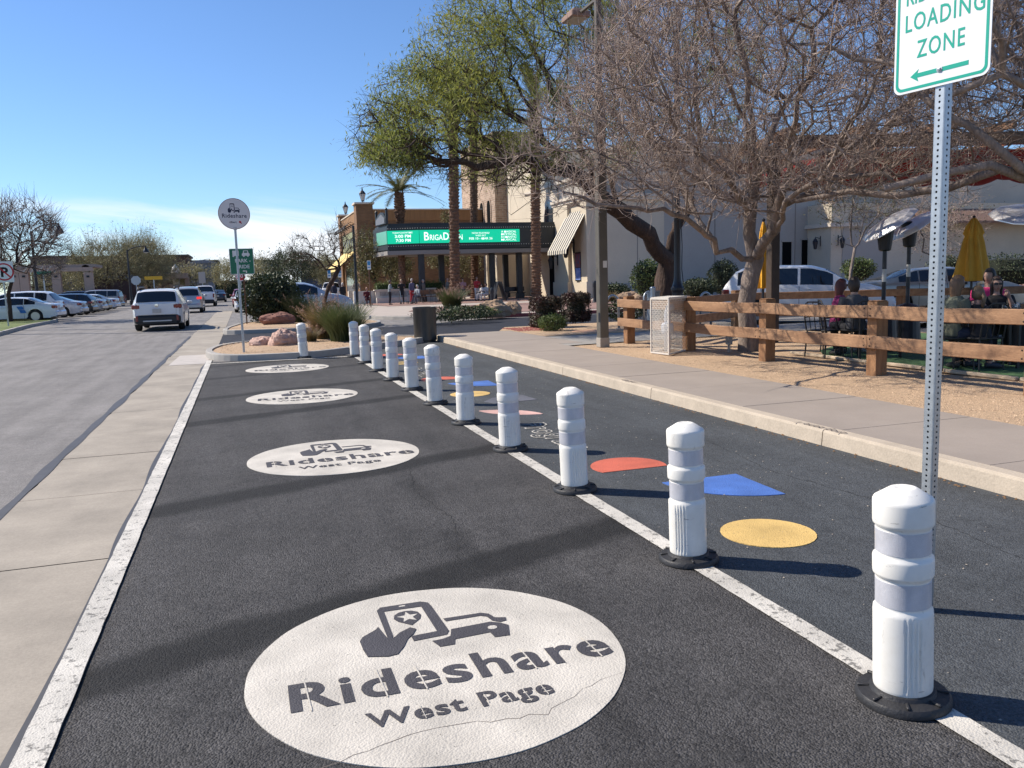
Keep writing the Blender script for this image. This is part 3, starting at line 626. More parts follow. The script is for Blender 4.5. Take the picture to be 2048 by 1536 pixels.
for i, (b, t) in enumerate(bp_px):
    p = W(*b); k = 0 if i in (0, 1) else 1
    if first[k]: o = BP[k]; first[k] = False
    else: o = copy_tree(BP[k])
    o.location = (p.x, p.y, 0.007); s_ = 1.0 if i else 1.035; o.scale = (.93, .93, s_)
    # tilt about the view-right axis component
    o.rotation_euler = (random.uniform(-.008, .008), tilt[i], [-.05, -.55, .2, -.1, .3, -.3, .1, 1.2, .4, 2.1, .8, 0.3][i])
    o['label'] = ordn[i]; o['group'] = 'white bollards along the parking lane'

# ================================================================ signs
M_galv = mat('galvanised_steel', (0.44, 0.47, 0.49), 0.42, metal=0.75, var=0.12, vscale=25, fine=.06, fscale=40)
M_signw = mat('white_sign_sheet', (0.74, 0.76, 0.77), 0.4, var=0.02)
M_signg = mat('sign_green', (0.0, 0.34, 0.24), 0.4)
M_dkgreen = mat('guide_sign_green', (0.004, 0.155, 0.085), 0.4)
M_rust = mat('rusty_steel', (0.12, 0.06, 0.035), 0.8, var=.4, vscale=20)
M_navy = mat('navy_ink', (0.018, 0.02, 0.05), 0.5)
M_red = mat('sign_red', (0.50, 0.02, 0.03), 0.4)
M_hole = mat('dark_hole', (0.01, 0.01, 0.01), 1.0)
def perforated_post(h, w=0.051, pitch=0.0254, holes=True, r=0.0055):
    m = MB(); hw = w/2; c = 0.006; n = int(h/pitch)
    if not holes: m.box((0, 0, h/2), (w, w, h), bev=0.004); return m
    for s in range(4):
        rt = Matrix.Rotation(s*math.pi/2, 4, 'Z')
        for k in range(n):
            z0, z1 = k*pitch, (k+1)*pitch; zc = (z0+z1)/2; O = [(-hw+c, z0), (0, z0), (hw-c, z0), (hw-c, zc), (hw-c, z1), (0, z1), (-hw+c, z1), (-hw+c, zc)]
            I = [(r*math.cos(a), zc+r*math.sin(a)) for a in (R(225), R(270), R(315), 0, R(45), R(90), R(135), R(180))]
            P = [rt @ Vector((x, -hw, z)) for x, z in O+I]+[rt @ Vector((x, -hw+0.003, z)) for x, z in I]
            m.add(P, [(i, (i+1) % 8, 8+(i+1) % 8, 8+i) for i in range(8)]+[(8+i, 8+(i+1) % 8, 16+(i+1) % 8, 16+i) for i in range(8)])
        P = [rt @ Vector(p) for p in ((hw-c, -hw, 0), (hw-c*.3, -hw+c*.3, 0), (hw, -hw+c, 0), (hw, -hw+c, n*pitch), (hw-c*.3, -hw+c*.3, n*pitch), (hw-c, -hw, n*pitch))]
        m.add(P, [(0, 1, 4, 5), (1, 2, 3, 4)])
        P = [rt @ Vector(p) for p in ((-hw+.003, -hw+.003, 0), (hw-.003, -hw+.003, 0), (hw-.003, -hw+.003, n*pitch), (-hw+.003, -hw+.003, n*pitch))]
    return m
def rrect(w, h, r, n=6, x0=None, y0=0.0):
    x0 = -w/2 if x0 is None else x0; P = []
    for cx, cy, a in ((x0+w-r, y0+r, -90), (x0+w-r, y0+h-r, 0), (x0+r, y0+h-r, 90), (x0+r, y0+r, 180)):
        P += [(cx+r*math.cos(R(a+90*k/n)), cy+r*math.sin(R(a+90*k/n))) for k in range(n+1)]
    return P
def ring(outer, inner, z0, z1):
    n = len(outer); m = MB(); P = [(x, y, z1) for x, y in outer]+[(x, y, z1) for x, y in inner]
    m.add(P, [(i, (i+1) % n, n+(i+1) % n, n+i) for i in range(n)]); return m
def xf(mb, mt): mb.v = [tuple(mt @ Vector(v)) for v in mb.v]; return mb
def txt_on(s, size, cx, cy, z, mt, parent, M, bold=0.01, sx=1.0, nm='lettering', align='CENTER', spacing=1.0):
    me = text_mesh(s, size, bold=bold, sx=sx, align=align, spacing=spacing); me.transform(M @ Matrix.Translation((cx, cy, z))); return obj(nm, me, mt, parent)
# -- the big sign at the right
sp_ = W(1850, 1222); t = thing('loading_zone_sign', 'white and green RIDESHARE LOADING ZONE sign with left arrow on a perforated steel post', 'sign', (sp_.x, sp_.y, 0.007), R(9.6))
obj('post', perforated_post(3.35), M_galv, t)
obj('post_core', MB().box((0, 0, 1.67), (0.040, 0.040, 3.3)), M_hole, t)
SM = face_mtx((-0.031, 0, 2.365), (0, -1, 0))      # faces -x ; its right hand runs to -y
Wd, Hd = 0.445, 0.52
obj('sign_plate', xf(MB().prism(rrect(Wd, Hd, .035), -0.0015, 0.0015), SM), M_signw, t)
o1 = rrect(Wd-.02, Hd-.02, .03, y0=.01); o2 = rrect(Wd-.045, Hd-.045, .022, y0=.0225)
obj('border', xf(ring(o1, o2, 0, 0.0024), SM), M_signg, t)
txt_on('RIDESHARE', .095, 0.0, .375, .0026, M_signg, t, SM, bold=0.012, sx=.72)
txt_on('LOADING', .104, 0.01, .262, .0026, M_signg, t, SM, bold=0.008, sx=.72, spacing=1.15)
txt_on('ZONE', .104, 0.0, .142, .0026, M_signg, t, SM, bold=0.008, sx=.72, spacing=1.15)
obj('arrow', xf(MB().prism([(-.140, .066), (-.100, .040), (-.106, .058), (.130, .058), (.130, .076), (-.106, .076), (-.100, .092)], .0015, .0026), SM), M_signg, t)
for z in (.069, .47): obj('bolt', xf(MB().lathe([(0.014, 0.0015), (.014, .004), (.008, .005), (.008, .010), (0, .012)], 12), SM @ Matrix.Translation((0, z, 0))), M_galv, t)
# -- round rideshare sign on the island
rp = W(488, 703, .15); t = thing('rideshare_sign', 'round pale Rideshare sign on a perforated post standing in the gravel island', 'sign', (rp.x, rp.y, 0.12), R(2))
obj('post', perforated_post(2.95), M_galv, t); obj('post_core', MB().box((0, 0, 1.47), (0.040, 0.040, 2.9)), M_hole, t)
pd = bpy.data.objects.new('x', None); bpy.data.objects.remove(pd)
RM = face_mtx((0.0, -0.033, 3.13), (1, 0.12, 0)); rr_ = 0.345
M_rs = mat('pale_sign_face', (0.74, 0.70, 0.68), 0.5)
circ = lambda r, n=48, cx=0, cy=0: [(cx+r*math.cos(2*math.pi*k/n), cy+r*math.sin(2*math.pi*k/n)) for k in range(n)]
obj('sign_plate', xf(MB().prism(circ(rr_), -0.002, 0.001), RM), M_rs, t)
obj('border', xf(ring(circ(rr_-.001), circ(rr_-.014), 0, .0016), RM), mat('copper_rim', (0.30, 0.15, 0.10), .5), t)
txt_on('Rideshare', .125, 0, -.085, .0018, M_navy, t, RM, bold=.018, spacing=1.08)
txt_on('gilbert', .062, -.04, -.205, .0018, M_navy, t, RM, bold=.02)
obj('logo', xf(MB().prism(circ(.026, 10, .115, -.18), .001, .0018).prism([(.115, -.2), (.15, -.225), (.15, -.2), (.125, -.17)], .001, .0018), RM), M_red, t)
m = MB(); ICM = RM @ Matrix.Translation((0.0, -0.03, 0)) @ Matrix.Diagonal((.38, .38, 1, 1)) @ Matrix.Translation((-.05, 0.05, 0))
for k in ('phone', 'hand', 'carlow', 'carroof'): m2 = MB().prism(ICON[k], .001, .0018+(.0006 if k == 'hand' else 0)); xf(m2, ICM); m.add(m2.v, m2.f)
m2 = xf(ring(circ(.05, 16, -.045, .46), circ(.03, 16, -.045, .46), 0, .0018), ICM); m.add(m2.v, m2.f)
obj('icon', m, M_navy, t)
obj('clamp', MB().box((0, -.002, 2.83), (.075, .075, .02), bev=.003).box((0, -.002, 2.78), (.07, .07, .012)), M_galv, t)
# -- park and ride
pp_ = W(494, 647, .15); t = thing('park_and_ride_sign', 'green PARK - RIDE guide sign with bus and car symbols behind the round sign', 'sign', (pp_.x, pp_.y, 0.12), 0)
obj('post', perforated_post(2.2, holes=False), M_rust, t)
PM = face_mtx((-0.03, -.03, 2.02), (1, 0.05, 0)); pw, ph = .93, 1.03
obj('sign_plate', xf(MB().prism(rrect(pw, ph, .04), -.0015, .0015), PM), M_dkgreen, t)
obj('border', xf(ring(rrect(pw-.01, ph-.01, .04, y0=.005), rrect(pw-.04, ph-.04, .03, y0=.02), 0, .0025), PM), M_signw, t)
txt_on('PARK -', .20, .04, .48, .003, M_signw, t, PM, bold=.012); txt_on('RIDE', .20, .08, .24, .003, M_signw, t, PM, bold=.012)
m = MB()
for cx in (-.23, .17):
    bus = cx < 0
    if bus: m.prism([(cx-.11, .74), (cx+.13, .74), (cx+.13, .95), (cx-.11, .95)], 0, .003)
    else: m.prism([(cx-.15, .74), (cx+.15, .74), (cx+.15, .82), (cx+.11, .85), (cx+.09, .95), (cx-.09, .95), (cx-.11, .85), (cx-.15, .82)], 0, .003)
    m.prism(circ(.035, 12, cx-.08, .73), 0, .003); m.prism(circ(.035, 12, cx+.08, .73), 0, .003)
obj('symbol', xf(m, PM), M_signw, t)
m = MB(); m.prism([(-.2, .85), (-.13, .85), (-.13, .92), (-.2, .92)], .003, .004).prism([(.10, .855), (.24, .855), (.23, .925), (.11, .925)], .003, .004); obj('symbol_window', xf(m, PM), M_dkgreen, t)
obj('arrow', xf(MB().prism([(0, .13), (.07, .165), (.07, .145), (.17, .145), (.17, .05), (.13, .05), (.13, .115), (.07, .115), (.07, .095)], 0, .003), PM), M_signw, t)
# -- stop sign
def octa(r): return [(r*math.cos(R(22.5+45*k)), r*math.sin(R(22.5+45*k))) for k in range(8)]
def stop_sign(loc, h, rot, lab, r=0.38, front=True):
    t = thing('stop_sign', lab, 'sign', loc, rot); obj('post', perforated_post(h+.3, holes=False), M_galv, t)
    m_ = face_mtx((0, -.035, h), (1, 0, 0)); obj('sign_plate', xf(MB().prism(octa(r), -.0015, .0015), m_), M_signw if front else M_galv, t)
    if front:
        obj('red_face', xf(MB().prism(octa(r-.03), .001, .003), m_), M_red, t); txt_on('STOP', .30, 0, -.1, .0045, M_signw, t, m_, bold=.02, sx=.85)
    return t
q = AY(481, 552, 60); stop_sign((q.x, 60, 0.1), q.z-.1, 0, 'red STOP sign below the green park and ride sign', r=.36)
q = AY(272, 561, 80); stop_sign((q.x, 80, 0.0), q.z, 0, 'grey back of a stop sign beside the left lamp post', r=.42, front=False)
# -- no parking sign at the left edge
q = W(17, 652, .12); t = thing('no_parking_sign', 'white no parking sign with crossed red ring on the left lawn edge', 'sign', (q.x, q.y, .10), 0)
D_ = (q-Vector((0, 0, 0))).length; hh = AY(0, 565, q.y); top = AY(0, 523, q.y); wd = AY(22, 545, q.y).x-AY(-6, 545, q.y).x
obj('post', perforated_post(hh.z+.45, w=.06, holes=False), M_galv, t)
NM = face_mtx((AY(8.5, 545, q.y).x-q.x, -.04, hh.z-.1), (1, 0.0, 0)); nw = .80; nh = top.z-hh.z
obj('sign_plate', xf(MB().prism(rrect(nw, nh, .05), -.0015, .0015), NM), M_signw, t)
txt_on('P', nh*.62, 0, nh*.28, .003, M_black, t, NM, bold=.04)
obj('red_ring', xf(ring(circ(nh*.42, 40, 0, nh/2), circ(nh*.35, 40, 0, nh/2), 0, .004), NM), M_red, t)
obj('red_slash', xf(MB().prism([(-.3*nh, .76*nh), (-.25*nh, .81*nh), (.3*nh, .25*nh), (.25*nh, .2*nh)], .003, .005), NM), M_red, t)
# -- accessible parking signs by the plaza
M_sblue = mat('sign_blue', (0.05, 0.25, 0.5), .4)
for (px, py, tp, lab) in ((742, 615, 521, 'blue accessible parking sign on a thin brown post in front of the planter'), (682, 596, 537, 'small blue accessible parking sign left of the standing man'), (661, 597, 538, 'blue and white parking sign farther left near the awning')):
    Yd = W(px, py, .13).y if py > 600 else 64; q = AY(px, py, Yd); tq = AY(px, tp, Yd); sc = (AY(px+10, 550, Yd)-AY(px, 550, Yd)).length/10
    t = thing('parking_sign', lab, 'sign', (q.x, Yd, .1), 0, 'parking signs by the plaza'); obj('post', perforated_post(tq.z-.1, w=.06, holes=False), M_rust, t)
    w_, h_ = 7*sc, 18*sc; m_ = face_mtx((-.0, -.04, tq.z-.1-h_), (1, 0, 0)); obj('sign_plate', xf(MB().prism(rrect(w_, h_, .03), -.001, .001), m_), M_signw, t)
    obj('symbol', xf(MB().prism(rrect(w_*.8, h_*.45, .02, y0=h_*.48), .001, .003).prism(rrect(w_*.7, h_*.12, .01, y0=h_*.2), .001, .003), m_), M_sblue, t)

# ================================================================ trash bin, racks, posts, boxes
M_bin = mat('dark_bin_metal', (0.075, 0.078, 0.08), 0.38, metal=0.7, var=0.15, vscale=6, stretch=(3, 3, .5))
q = W(855, 685, 0); t = thing('trash_bin', 'dark grey cylindrical metal bin standing at the end of the kerb', 'trash bin', (q.x, q.y+.22, 0.007), 0)
o = obj('body', MB().lathe([(.27, 0), (.27, .03), (.305, .05), (.312, .88), (.318, .90), (.318, .935), (.31, .94), (.30, .93), (.298, .80)], 40), M_bin, t); smooth_angle(o, 40)
obj('inner_liner', MB().lathe([(.0, .5), (.297, .5), (.297, .80)], 32), M_hole, t)
obj('rim_flap', MB().box((0.19, -.19, .86), (.16, .02, .09), R(45), bev=.004), M_bin, t)
def rack(px, py, lab, w=.42, h=.93, rot=.25):
    q = W(px, py, .15); t = thing('bike_rack', lab, 'bike rack', (q.x, q.y, .15), rot, 'inverted U bike racks')
    pts = [(-w/2, 0, 0), (-w/2, 0, h-w/2)]+[(-w/2*math.cos(a), 0, h-w/2+w/2*math.sin(a)) for a in np.linspace(.2, math.pi-.2, 12)]+[(w/2, 0, h-w/2), (w/2, 0, 0)]
    obj('hoop', MB().tube(pts, .033, 12), M_galv, t, smooth=True)
    for x in (-w/2, w/2): obj('foot_plate', MB().lathe([(.07, -.01), (.07, .008), (.035, .012)], 16, (x, 0, 0)), M_galv, t)
rack(1226, 658, 'grey steel hoop bike rack right of the square lamp pole')
rack(1411, 652, 'grey steel hoop bike rack behind the wooden fence near the black lamp post')
rack(1298, 640, 'grey steel hoop bike rack behind the first fence post', w=.42)
q = W(1306, 660, .15); t = thing('steel_post', 'round grey capped steel post beside the mesh enclosure', 'post', (q.x, q.y, .15)); obj('post', MB().lathe([(.07, 0), (.07, 1.08)], 20), M_galv, t, smooth=False); obj('cap', MB().lathe([(.078, 1.07), (.08, 1.12), (.06, 1.15), (0, 1.155)], 20), M_galv, t)
t2 = thing('utility_box', 'small plain grey cabinet behind the mesh enclosure', 'cabinet', (q.x+.28, q.y+.5, .15)); obj('cabinet', MB().box((0, 0, .5), (.30, .2, 1.0), bev=.01), mat('grey_cabinet', (.30, .32, .32), .6, var=.06), t2); obj('lid', MB().box((0, 0, 1.015), (.33, .23, .03)), MATS['grey_cabinet'], t2)
# white perforated enclosure in front of the fence: diamond mesh panels in angle frames
A_, B_, C_ = W(1303, 706, .14), W(1338, 710, .14), W(1373, 701, .14)
M_wsteel = mat('white_painted_steel', (0.62, 0.58, 0.52), .5, var=.08, vscale=8)
t = thing('mesh_enclosure', 'white perforated metal enclosure with pipes inside, in front of the wooden fence', 'utility enclosure', (B_.x, B_.y, .14), 0)
hE = 1.04; a_ = Vector((A_.x-B_.x, A_.y-B_.y, 0)); c_ = Vector((C_.x-B_.x, C_.y-B_.y, 0))
def diamond_panel(u, h, o0=Vector((0, 0, 0)), pitch=.046, sw=.010):
    L_ = u.length; d = u.normalized(); n = d.cross(Vector((0, 0, 1))); m = MB()
    for sgn in (1, -1):
        k = -int(h/pitch*1.0)-1
        while k*pitch < L_+h:
            # line x = k*pitch + sgn*z*0.55 clipped
            P = []
            x0, x1 = k*pitch, k*pitch+sgn*h*.6
            z0, z1 = 0.0, h
            if x1 != x0:
                s0, s1 = 0.0, 1.0
                for lim in (0.0, L_):
                    s_ = (lim-x0)/(x1-x0)
                    if (x1 > x0) == (lim == 0.0): s0 = max(s0, s_)
                    else: s1 = min(s1, s_)
                if s1 > s0+.01:
                    xa, xb = x0+(x1-x0)*s0, x0+(x1-x0)*s1; za, zb = h*s0, h*s1
                    pa, pb = o0+d*xa+Vector((0, 0, za)), o0+d*xb+Vector((0, 0, zb)); dd = (pb-pa).normalized(); ww = dd.cross(n).normalized()*sw/2
                    nn = n*(.0012*sgn); m.add([pa-ww+nn, pb-ww+nn, pb+ww+nn, pa+ww+nn], [(0, 1, 2, 3)])
            k += 1
    return m
for (u, o0) in ((a_, Vector((0, 0, 0))), (c_, Vector((0, 0, 0))), (c_, a_), (a_, c_)):
    obj('mesh_panel', diamond_panel(u, hE, o0), M_wsteel, t)
m = MB(); cs = [Vector((0, 0, 0)), a_, a_+c_, c_]
for i in range(4):
    p, r_ = cs[i], cs[(i+1) % 4]
    m.bar(p, p+Vector((0, 0, hE)), .028); m.bar(p+Vector((0, 0, .015)), r_+Vector((0, 0, .015)), .028); m.bar(p+Vector((0, 0, hE-.015)), r_+Vector((0, 0, hE-.015)), .028)
obj('frame', m, M_wsteel, t); obj('roof_panel', MB().add([p+Vector((0, 0, hE+.002)) for p in cs]+[p+Vector((0, 0, hE+.012)) for p in cs], [(0,1,2,3), (7,6,5,4), (0,4,5,1), (1,5,6,2), (2,6,7,3), (3,7,4,0)]), M_wsteel, t)
cc_ = (a_+c_)*.5; mp_ = mat('valve_blue_white', (0.55, 0.60, 0.70), .4)
obj('pipe', MB().tube([cc_+a_*.1+Vector((0, 0, 0)), cc_+a_*.1+Vector((0, 0, .75)), cc_+a_*.02+Vector((0, 0, .85)), cc_-a_*.2+Vector((0, 0, .85))], .06, 12), mp_, t, smooth=True); obj('valve', MB().lathe([(.1, .35), (.12, .4), (.12, .5), (.1, .55)], 12, tuple(cc_+a_*.1)), mp_, t)
q = W(1458, 704, .14); t = thing('junction_box', 'small grey electrical box on a stake near the fence and tree trunk', 'electrical box', (q.x, q.y, .14)); obj('box', MB().box((0, 0, .24), (.10, .09, .20), bev=.008), MATS['grey_cabinet'], t); obj('stake', MB().box((0, 0, .07), (.04, .04, .2)), M_galv, t)
for (px, py, lab) in ((1190, 600, 'black bollard light at the corner of the theatre plaza'), (985, 612, 'black bollard light in front of the folding board near the marquee')):
    q = W(px, py, .13) if px > 1000 else W(px, py, .13); sc = .95 if px < 1000 else 1.15
    if px > 1000: q = AY(px, py, 44)
    t = thing('bollard_light', lab, 'bollard light', (q.x, q.y, .13), 0, 'black bollard lights on the plaza'); bm = mat('black_powdercoat', (.015, .016, .02), .4)
    o = obj('post', MB().lathe([(.17, 0), (.17, .05), (.12, .1), (.11, .2), (.10, .25), (.10, .78*sc)], 18), bm, t); o = obj('head', MB().lathe([(.115, .78*sc), (.12, .82*sc), (.12, .98*sc), (.10, 1.06*sc), (.05, 1.1*sc), (0, 1.11*sc)], 18), bm, t)
# ================================================================ lamps
M_pole = mat('bronze_pole_paint', (0.095, 0.085, 0.068), 0.55, var=.1, vscale=3)
M_blk = mat('black_iron', (0.014, 0.016, 0.022), 0.42, var=.2, vscale=8, spec=.5)
q = W(1206, 692, .15); t = thing('square_lamp_pole', 'square brown light pole with box lamp heads standing beside the sidewalk', 'lamp post', (q.x, q.y, .14), R(0))
tilt_ = Matrix.Identity(4)
obj('base', MB().box((0, 0, .09), (.212, .212, .20), bev=.006), mat('pole_base_grey', (.32, .29, .25), .8, var=.1), t)
obj('pole', MB().box((0, 0, 2.6), (.195, .195, 4.85), bev=.012), M_pole, t)
obj('upper_pole', MB().box((0, 0, 6.05), (.115, .115, 2.3), bev=.008), M_pole, t)
obj('hand_hole_cover', MB().box((-.10, -.05, .62), (.012, .07, .2), bev=.003), M_blk, t)
obj('notice', MB().box((0.03, -.0985, 1.72), (.09, .004, .14)), mat('paper_white', (.6, .58, .54), .7, var=.1), t)
hd = AX(1156, 43, q.x); dY = hd.y-q.y
inv = t.matrix_basis.inverted() if False else (Matrix.Translation(t.location) @ Matrix.Rotation(R(0), 4, 'Z')).inverted()
topz = 7.12
for sgn, nm in ((1, 'far'), (-1, 'near')):
    a = Vector((q.x, q.y, topz+.02)); b = Vector((q.x+.0, q.y+sgn*dY, hd.z+.12))
    obj('arm', MB().bar(inv @ a, inv @ (b+Vector((0, -.1*sgn, 0.02))), .07, .05), M_pole, t)
    hb = MB().box((0, 0, 0), (.42, .62, .13), bev=.02).box((0, 0, .10), (.30, .40, .08), bev=.03)
    ho = obj('lamp_head', xf(hb, inv @ Matrix.Translation(b+Vector((0, .12*sgn, 0)))), mat('faded_lamp_paint', (.27, .165, .12), .6, var=.12, vscale=3), t)
    obj('lens', xf(MB().box((0, 0, -.07), (.34, .5, .012)), inv @ Matrix.Translation(b+Vector((0, .12*sgn, 0)))), mat('lamp_lens', (.45, .42, .36), .3), t)
def lantern(t, z, s=1.0, parent=None):
    g = mat('lantern_glass', (.45, .46, .48), .25, var=.1)
    obj('lantern_glass', MB().lathe([(.07*s, z), (.15*s, z+.30*s)], 6), g, t)
    obj('lantern_cage', MB().lathe([(.10*s, z-.04*s), (.08*s, z)], 8).lathe([(.17*s, z+.30*s), (.16*s, z+.34*s), (.09*s, z+.44*s), (.035*s, z+.48*s), (.03*s, z+.55*s), (0, z+.66*s)], 8), M_blk, t)
    m = MB()
    for k in range(6): a = math.pi*k/3; m.bar((.07*s*math.cos(a), .07*s*math.sin(a), z), (.155*s*math.cos(a), .155*s*math.sin(a), z+.31*s), .012*s)
    obj('lantern_bars', m, M_blk, t)
q = AY(1355, 590, 19.5); t = thing('lantern_post', 'tall black round lantern post with flared pedestal behind the mesh enclosure', 'lamp post', (q.x, q.y, .15))
zt = AY(1352, 60, 19.5).z-.15
o = obj('post', MB().lathe([(.17, 0), (.17, .12), (.15, .16), (.145, .95), (.15, 1.0), (.175, 1.04), (.175, 1.10), (.14, 1.14), (.12, 1.22), (.10, 1.30), (.095, 1.38), (.085, 1.6), (.085, 2.9), (.09, 2.91), (.09, 2.95), (.08, 2.96), (.065, zt)], 24), M_blk, t); smooth_angle(o, 30)
lantern(t, zt, 1.1)
obj('cable', MB().tube([(.10, -.02, 2.9), (.13, -.03, 2.2), (.12, -.02, 1.6), (.17, -.02, 1.2)], .012, 5), M_blk, t)
def street_lamp(px, pyb, pyt, pxl, pyl, Y, lab, z0=0.0, bellpx=None):
    b = AY(px, pyb, Y); b.z = z0; tp = AY(px-(pyb-pyt)*.03, pyt, Y); la = AY(pxl, pyl, Y)
    t = thing('street_lamp', lab, 'street lamp', (b.x, b.y, z0), 0, 'black curved arm street lamps along the far road')
    H_ = tp.z-z0; dx = la.x-b.x; lz = la.z-z0
    obj('pole', MB().lathe([(.22, 0), (.22, .5), (.16, .6), (.13, 1.2), (.085, H_)], 12), M_blk, t)
    pts = [(0, 0, H_-.3)]+[(dx*(1-math.cos(a)), 0, H_-.3+(lz-H_+.3)*math.sin(a)) for a in np.linspace(.2, math.pi/2, 7)]
    obj('arm', MB().tube(pts, .05, 6), M_blk, t)
    s = .9
    obj('lamp_shade', MB().lathe([(.06, lz), (.08*s, lz-.1), (.12*s, lz-.25*s), (.30*s, lz-.55*s), (.36*s, lz-.78*s), (.36*s, lz-.82*s)], 14, (dx, 0, 0)), M_blk, t)
    obj('lamp_glass', MB().lathe([(.0, lz-.95*s), (.2*s, lz-.9*s), (.33*s, lz-.8*s)], 12, (dx, 0, 0)), mat('frosted_glass', (.6, .6, .58), .3), t)
street_lamp(74, 580, 462, 117, 447, 72, 'black street lamp with bell shade reaching out of the bare tree at left')
street_lamp(262, 590, 500, 291, 492, 105, 'black street lamp with bell shade above the row of parked cars')
street_lamp(402, 580, 524, 419, 518, 170, 'small distant black street lamp above the white pickup')
street_lamp(514, 580, 516, 500, 520, 130, 'distant black lamp pole just right of the green park and ride sign')
q = W(716, 632, .15); t = thing('dark_pole', 'thin dark leaning steel pole among the tall grasses near the planter', 'pole', (q.x, q.y, .1)); obj('pole', MB().lathe([(.06, 0), (.055, 4.15), (0, 4.16)], 10), M_blk, t)

# ================================================================ timber fence
M_wood = mat('weathered_timber', (0.38, 0.22, 0.12), 0.8, col2=(0.20, 0.105, 0.055), vscale=1.0, bump=.35, bscale=9, bdist=.006, stretch=(9, 1.4, 9), fine=.18, fscale=14)
M_wood2 = mat('weathered_post_timber', (0.35, 0.185, 0.085), 0.8, col2=(0.19, 0.09, 0.04), vscale=1.0, bump=.4, bscale=9, bdist=.006, stretch=(9, 9, 1.2), fine=.18, fscale=14)
FP = [(8.05, 16.3), (8.14, 13.9), (8.21, 11.52), (8.31, 9.15), (8.41, 6.8), (8.51, 4.45), (8.6, 2.1)]
fence = thing('timber_fence', 'two rail timber fence with square posts between the gravel and the patio', 'fence', (8.31, 9.15, .13))
def fence_post(p, par, h=1.04, w=.185):
    m = MB().box((p[0], p[1], .11+h/2), (w, w, h), random.uniform(-.03, .03)).box((p[0], p[1], .11+h+.008), (w*.94, w*.94, .016), bev=.007)
    m.v = [(x+random.uniform(-.003, .003), y+random.uniform(-.003, .003), z) for x, y, z in m.v]
    obj('post', m, M_wood2, par, world=True)
def rail(a, b, z, par, off, th=.085, h=.175, mt=None):
    a, b = Vector(a), Vector(b); d = (b-a).normalized(); n = Vector((-d.y, d.x))*off; L_ = (b-a).length
    k = 14; P = []; e = .004
    for i in range(k+1):
        s = e+(L_-2*e)*i/k; c = a+d*s+n; sag = -.012*math.sin(math.pi*i/k)+.004*mnoise.noise(Vector((s*1.3, z*7, a.y)))
        q_ = .008
        for dx, dz in ((-th/2+q_, -h/2), (th/2-q_, -h/2), (th/2, -h/2+q_), (th/2, h/2-q_), (th/2-q_, h/2), (-th/2+q_, h/2), (-th/2, h/2-q_), (-th/2, -h/2+q_)):
            pp = c+Vector((-d.y, d.x))*(dx+.003*mnoise.noise(Vector((s*2, dz*9, a.y+z)))); P.append((pp.x, pp.y, z+dz+sag))
    F = [(i*8+j, i*8+(j+1) % 8, (i+1)*8+(j+1) % 8, (i+1)*8+j) for i in range(k) for j in range(8)]+[tuple(range(7, -1, -1)), tuple(range(k*8, k*8+8))]
    obj('rail', MB().add(P, F), mt or M_wood, par, world=True)
for i, p in enumerate(FP): fence_post(p, fence)
M_bolt = mat('bolt_steel', (.05, .04, .035), .6, metal=.6)
for i in range(len(FP)-1):
    a, b = FP[i], FP[i+1]
    if i == 0: a = (a[0]-.005, a[1]+.22)
    for z in (1.015, .60): rail(a, b, z, fence, -(.0925+.0445))
    m = MB()
    for z in (1.015, .60):
        for dy in (-.055, .055):
            for dz in (-.05, .045): m.lathe([(.011, 0), (.009, .006), (0, .007)], 6, (b[0]-.0925-.089, b[1]+dy, z+dz), axis=Matrix.Rotation(R(-90), 4, 'Y'))
    obj('bolt', m, M_bolt, fence, world=True)
BPs = [(8.28, 15.55), (11.8, 17.85), (15.2, 15.95), (18.4, 14.1), (21.5, 12.3), (24, 10.8)]
bf = thing('back_timber_fence', 'shaded two rail timber fence on the far side of the patio', 'fence', (11.8, 17.85, .13))
for p in BPs[1:]: fence_post(p, bf)
for i in range(len(BPs)-1):
    for z in (1.015, .60): rail(BPs[i], BPs[i+1], z, bf, -(.0925+.0445) if i else -.137)
# landscape edging boards between gravel and turf
eg = struct('turf_edging', MB().box((9.22, 8, .13), (.01, .5, .02)), M_wood2)
for i in range(8):
    y0 = 12.2-i*1.5; obj('edging_board', MB().box((9.20+random.uniform(-.02, .02), y0-.74, .165), (.07, 1.46, .05), random.uniform(-.03, .03), bev=.01), mat('bleached_timber', (.46, .37, .27), .85, var=.15, vscale=4, stretch=(4, 1, 4)), eg)

# ================================================================ patio shade and its posts
M_redf = mat('red_shade_cloth', (0.30, 0.018, 0.016), 0.8, var=.1, vscale=2)
M_beam = mat('brown_beam', (0.20, 0.105, 0.055), .75, var=.25, vscale=1, stretch=(1, 6, 6))
t = thing('shade_canopy', 'timber patio frame with scalloped red shade cloth over the seating', 'shade canopy', (13, 13, .13))
post = AY(1545, 600, 14.6)
for (x, y) in ((post.x, 14.6), (18.6, 12.6)): obj('post', MB().box((x, y, 2.1), (.2, .2, 4.1), bev=.01), mat('dark_stained_post', (.05, .032, .022), .7, var=.2), t, world=True)
dir_ = (Vector((18.6, 12.6))-Vector((post.x, 14.6))).normalized(); nrm = Vector((-dir_.y, dir_.x))
def sp2(s, u): v = Vector((post.x, 14.6))+dir_*s+nrm*u; return v
for u in (0.0, 4.0): a, b = sp2(.0, u), sp2(10.5, u); obj('beam', MB().bar((a.x, a.y, 4.22), (b.x, b.y, 4.22), .12, .26), M_beam, t, world=True)
for k in range(7): a, b = sp2(.3+1.5*k, -.5), sp2(.3+1.5*k, 4.6); obj('rafter', MB().bar((a.x, a.y, 4.43), (b.x, b.y, 4.43), .08, .16), M_beam, t, world=True)
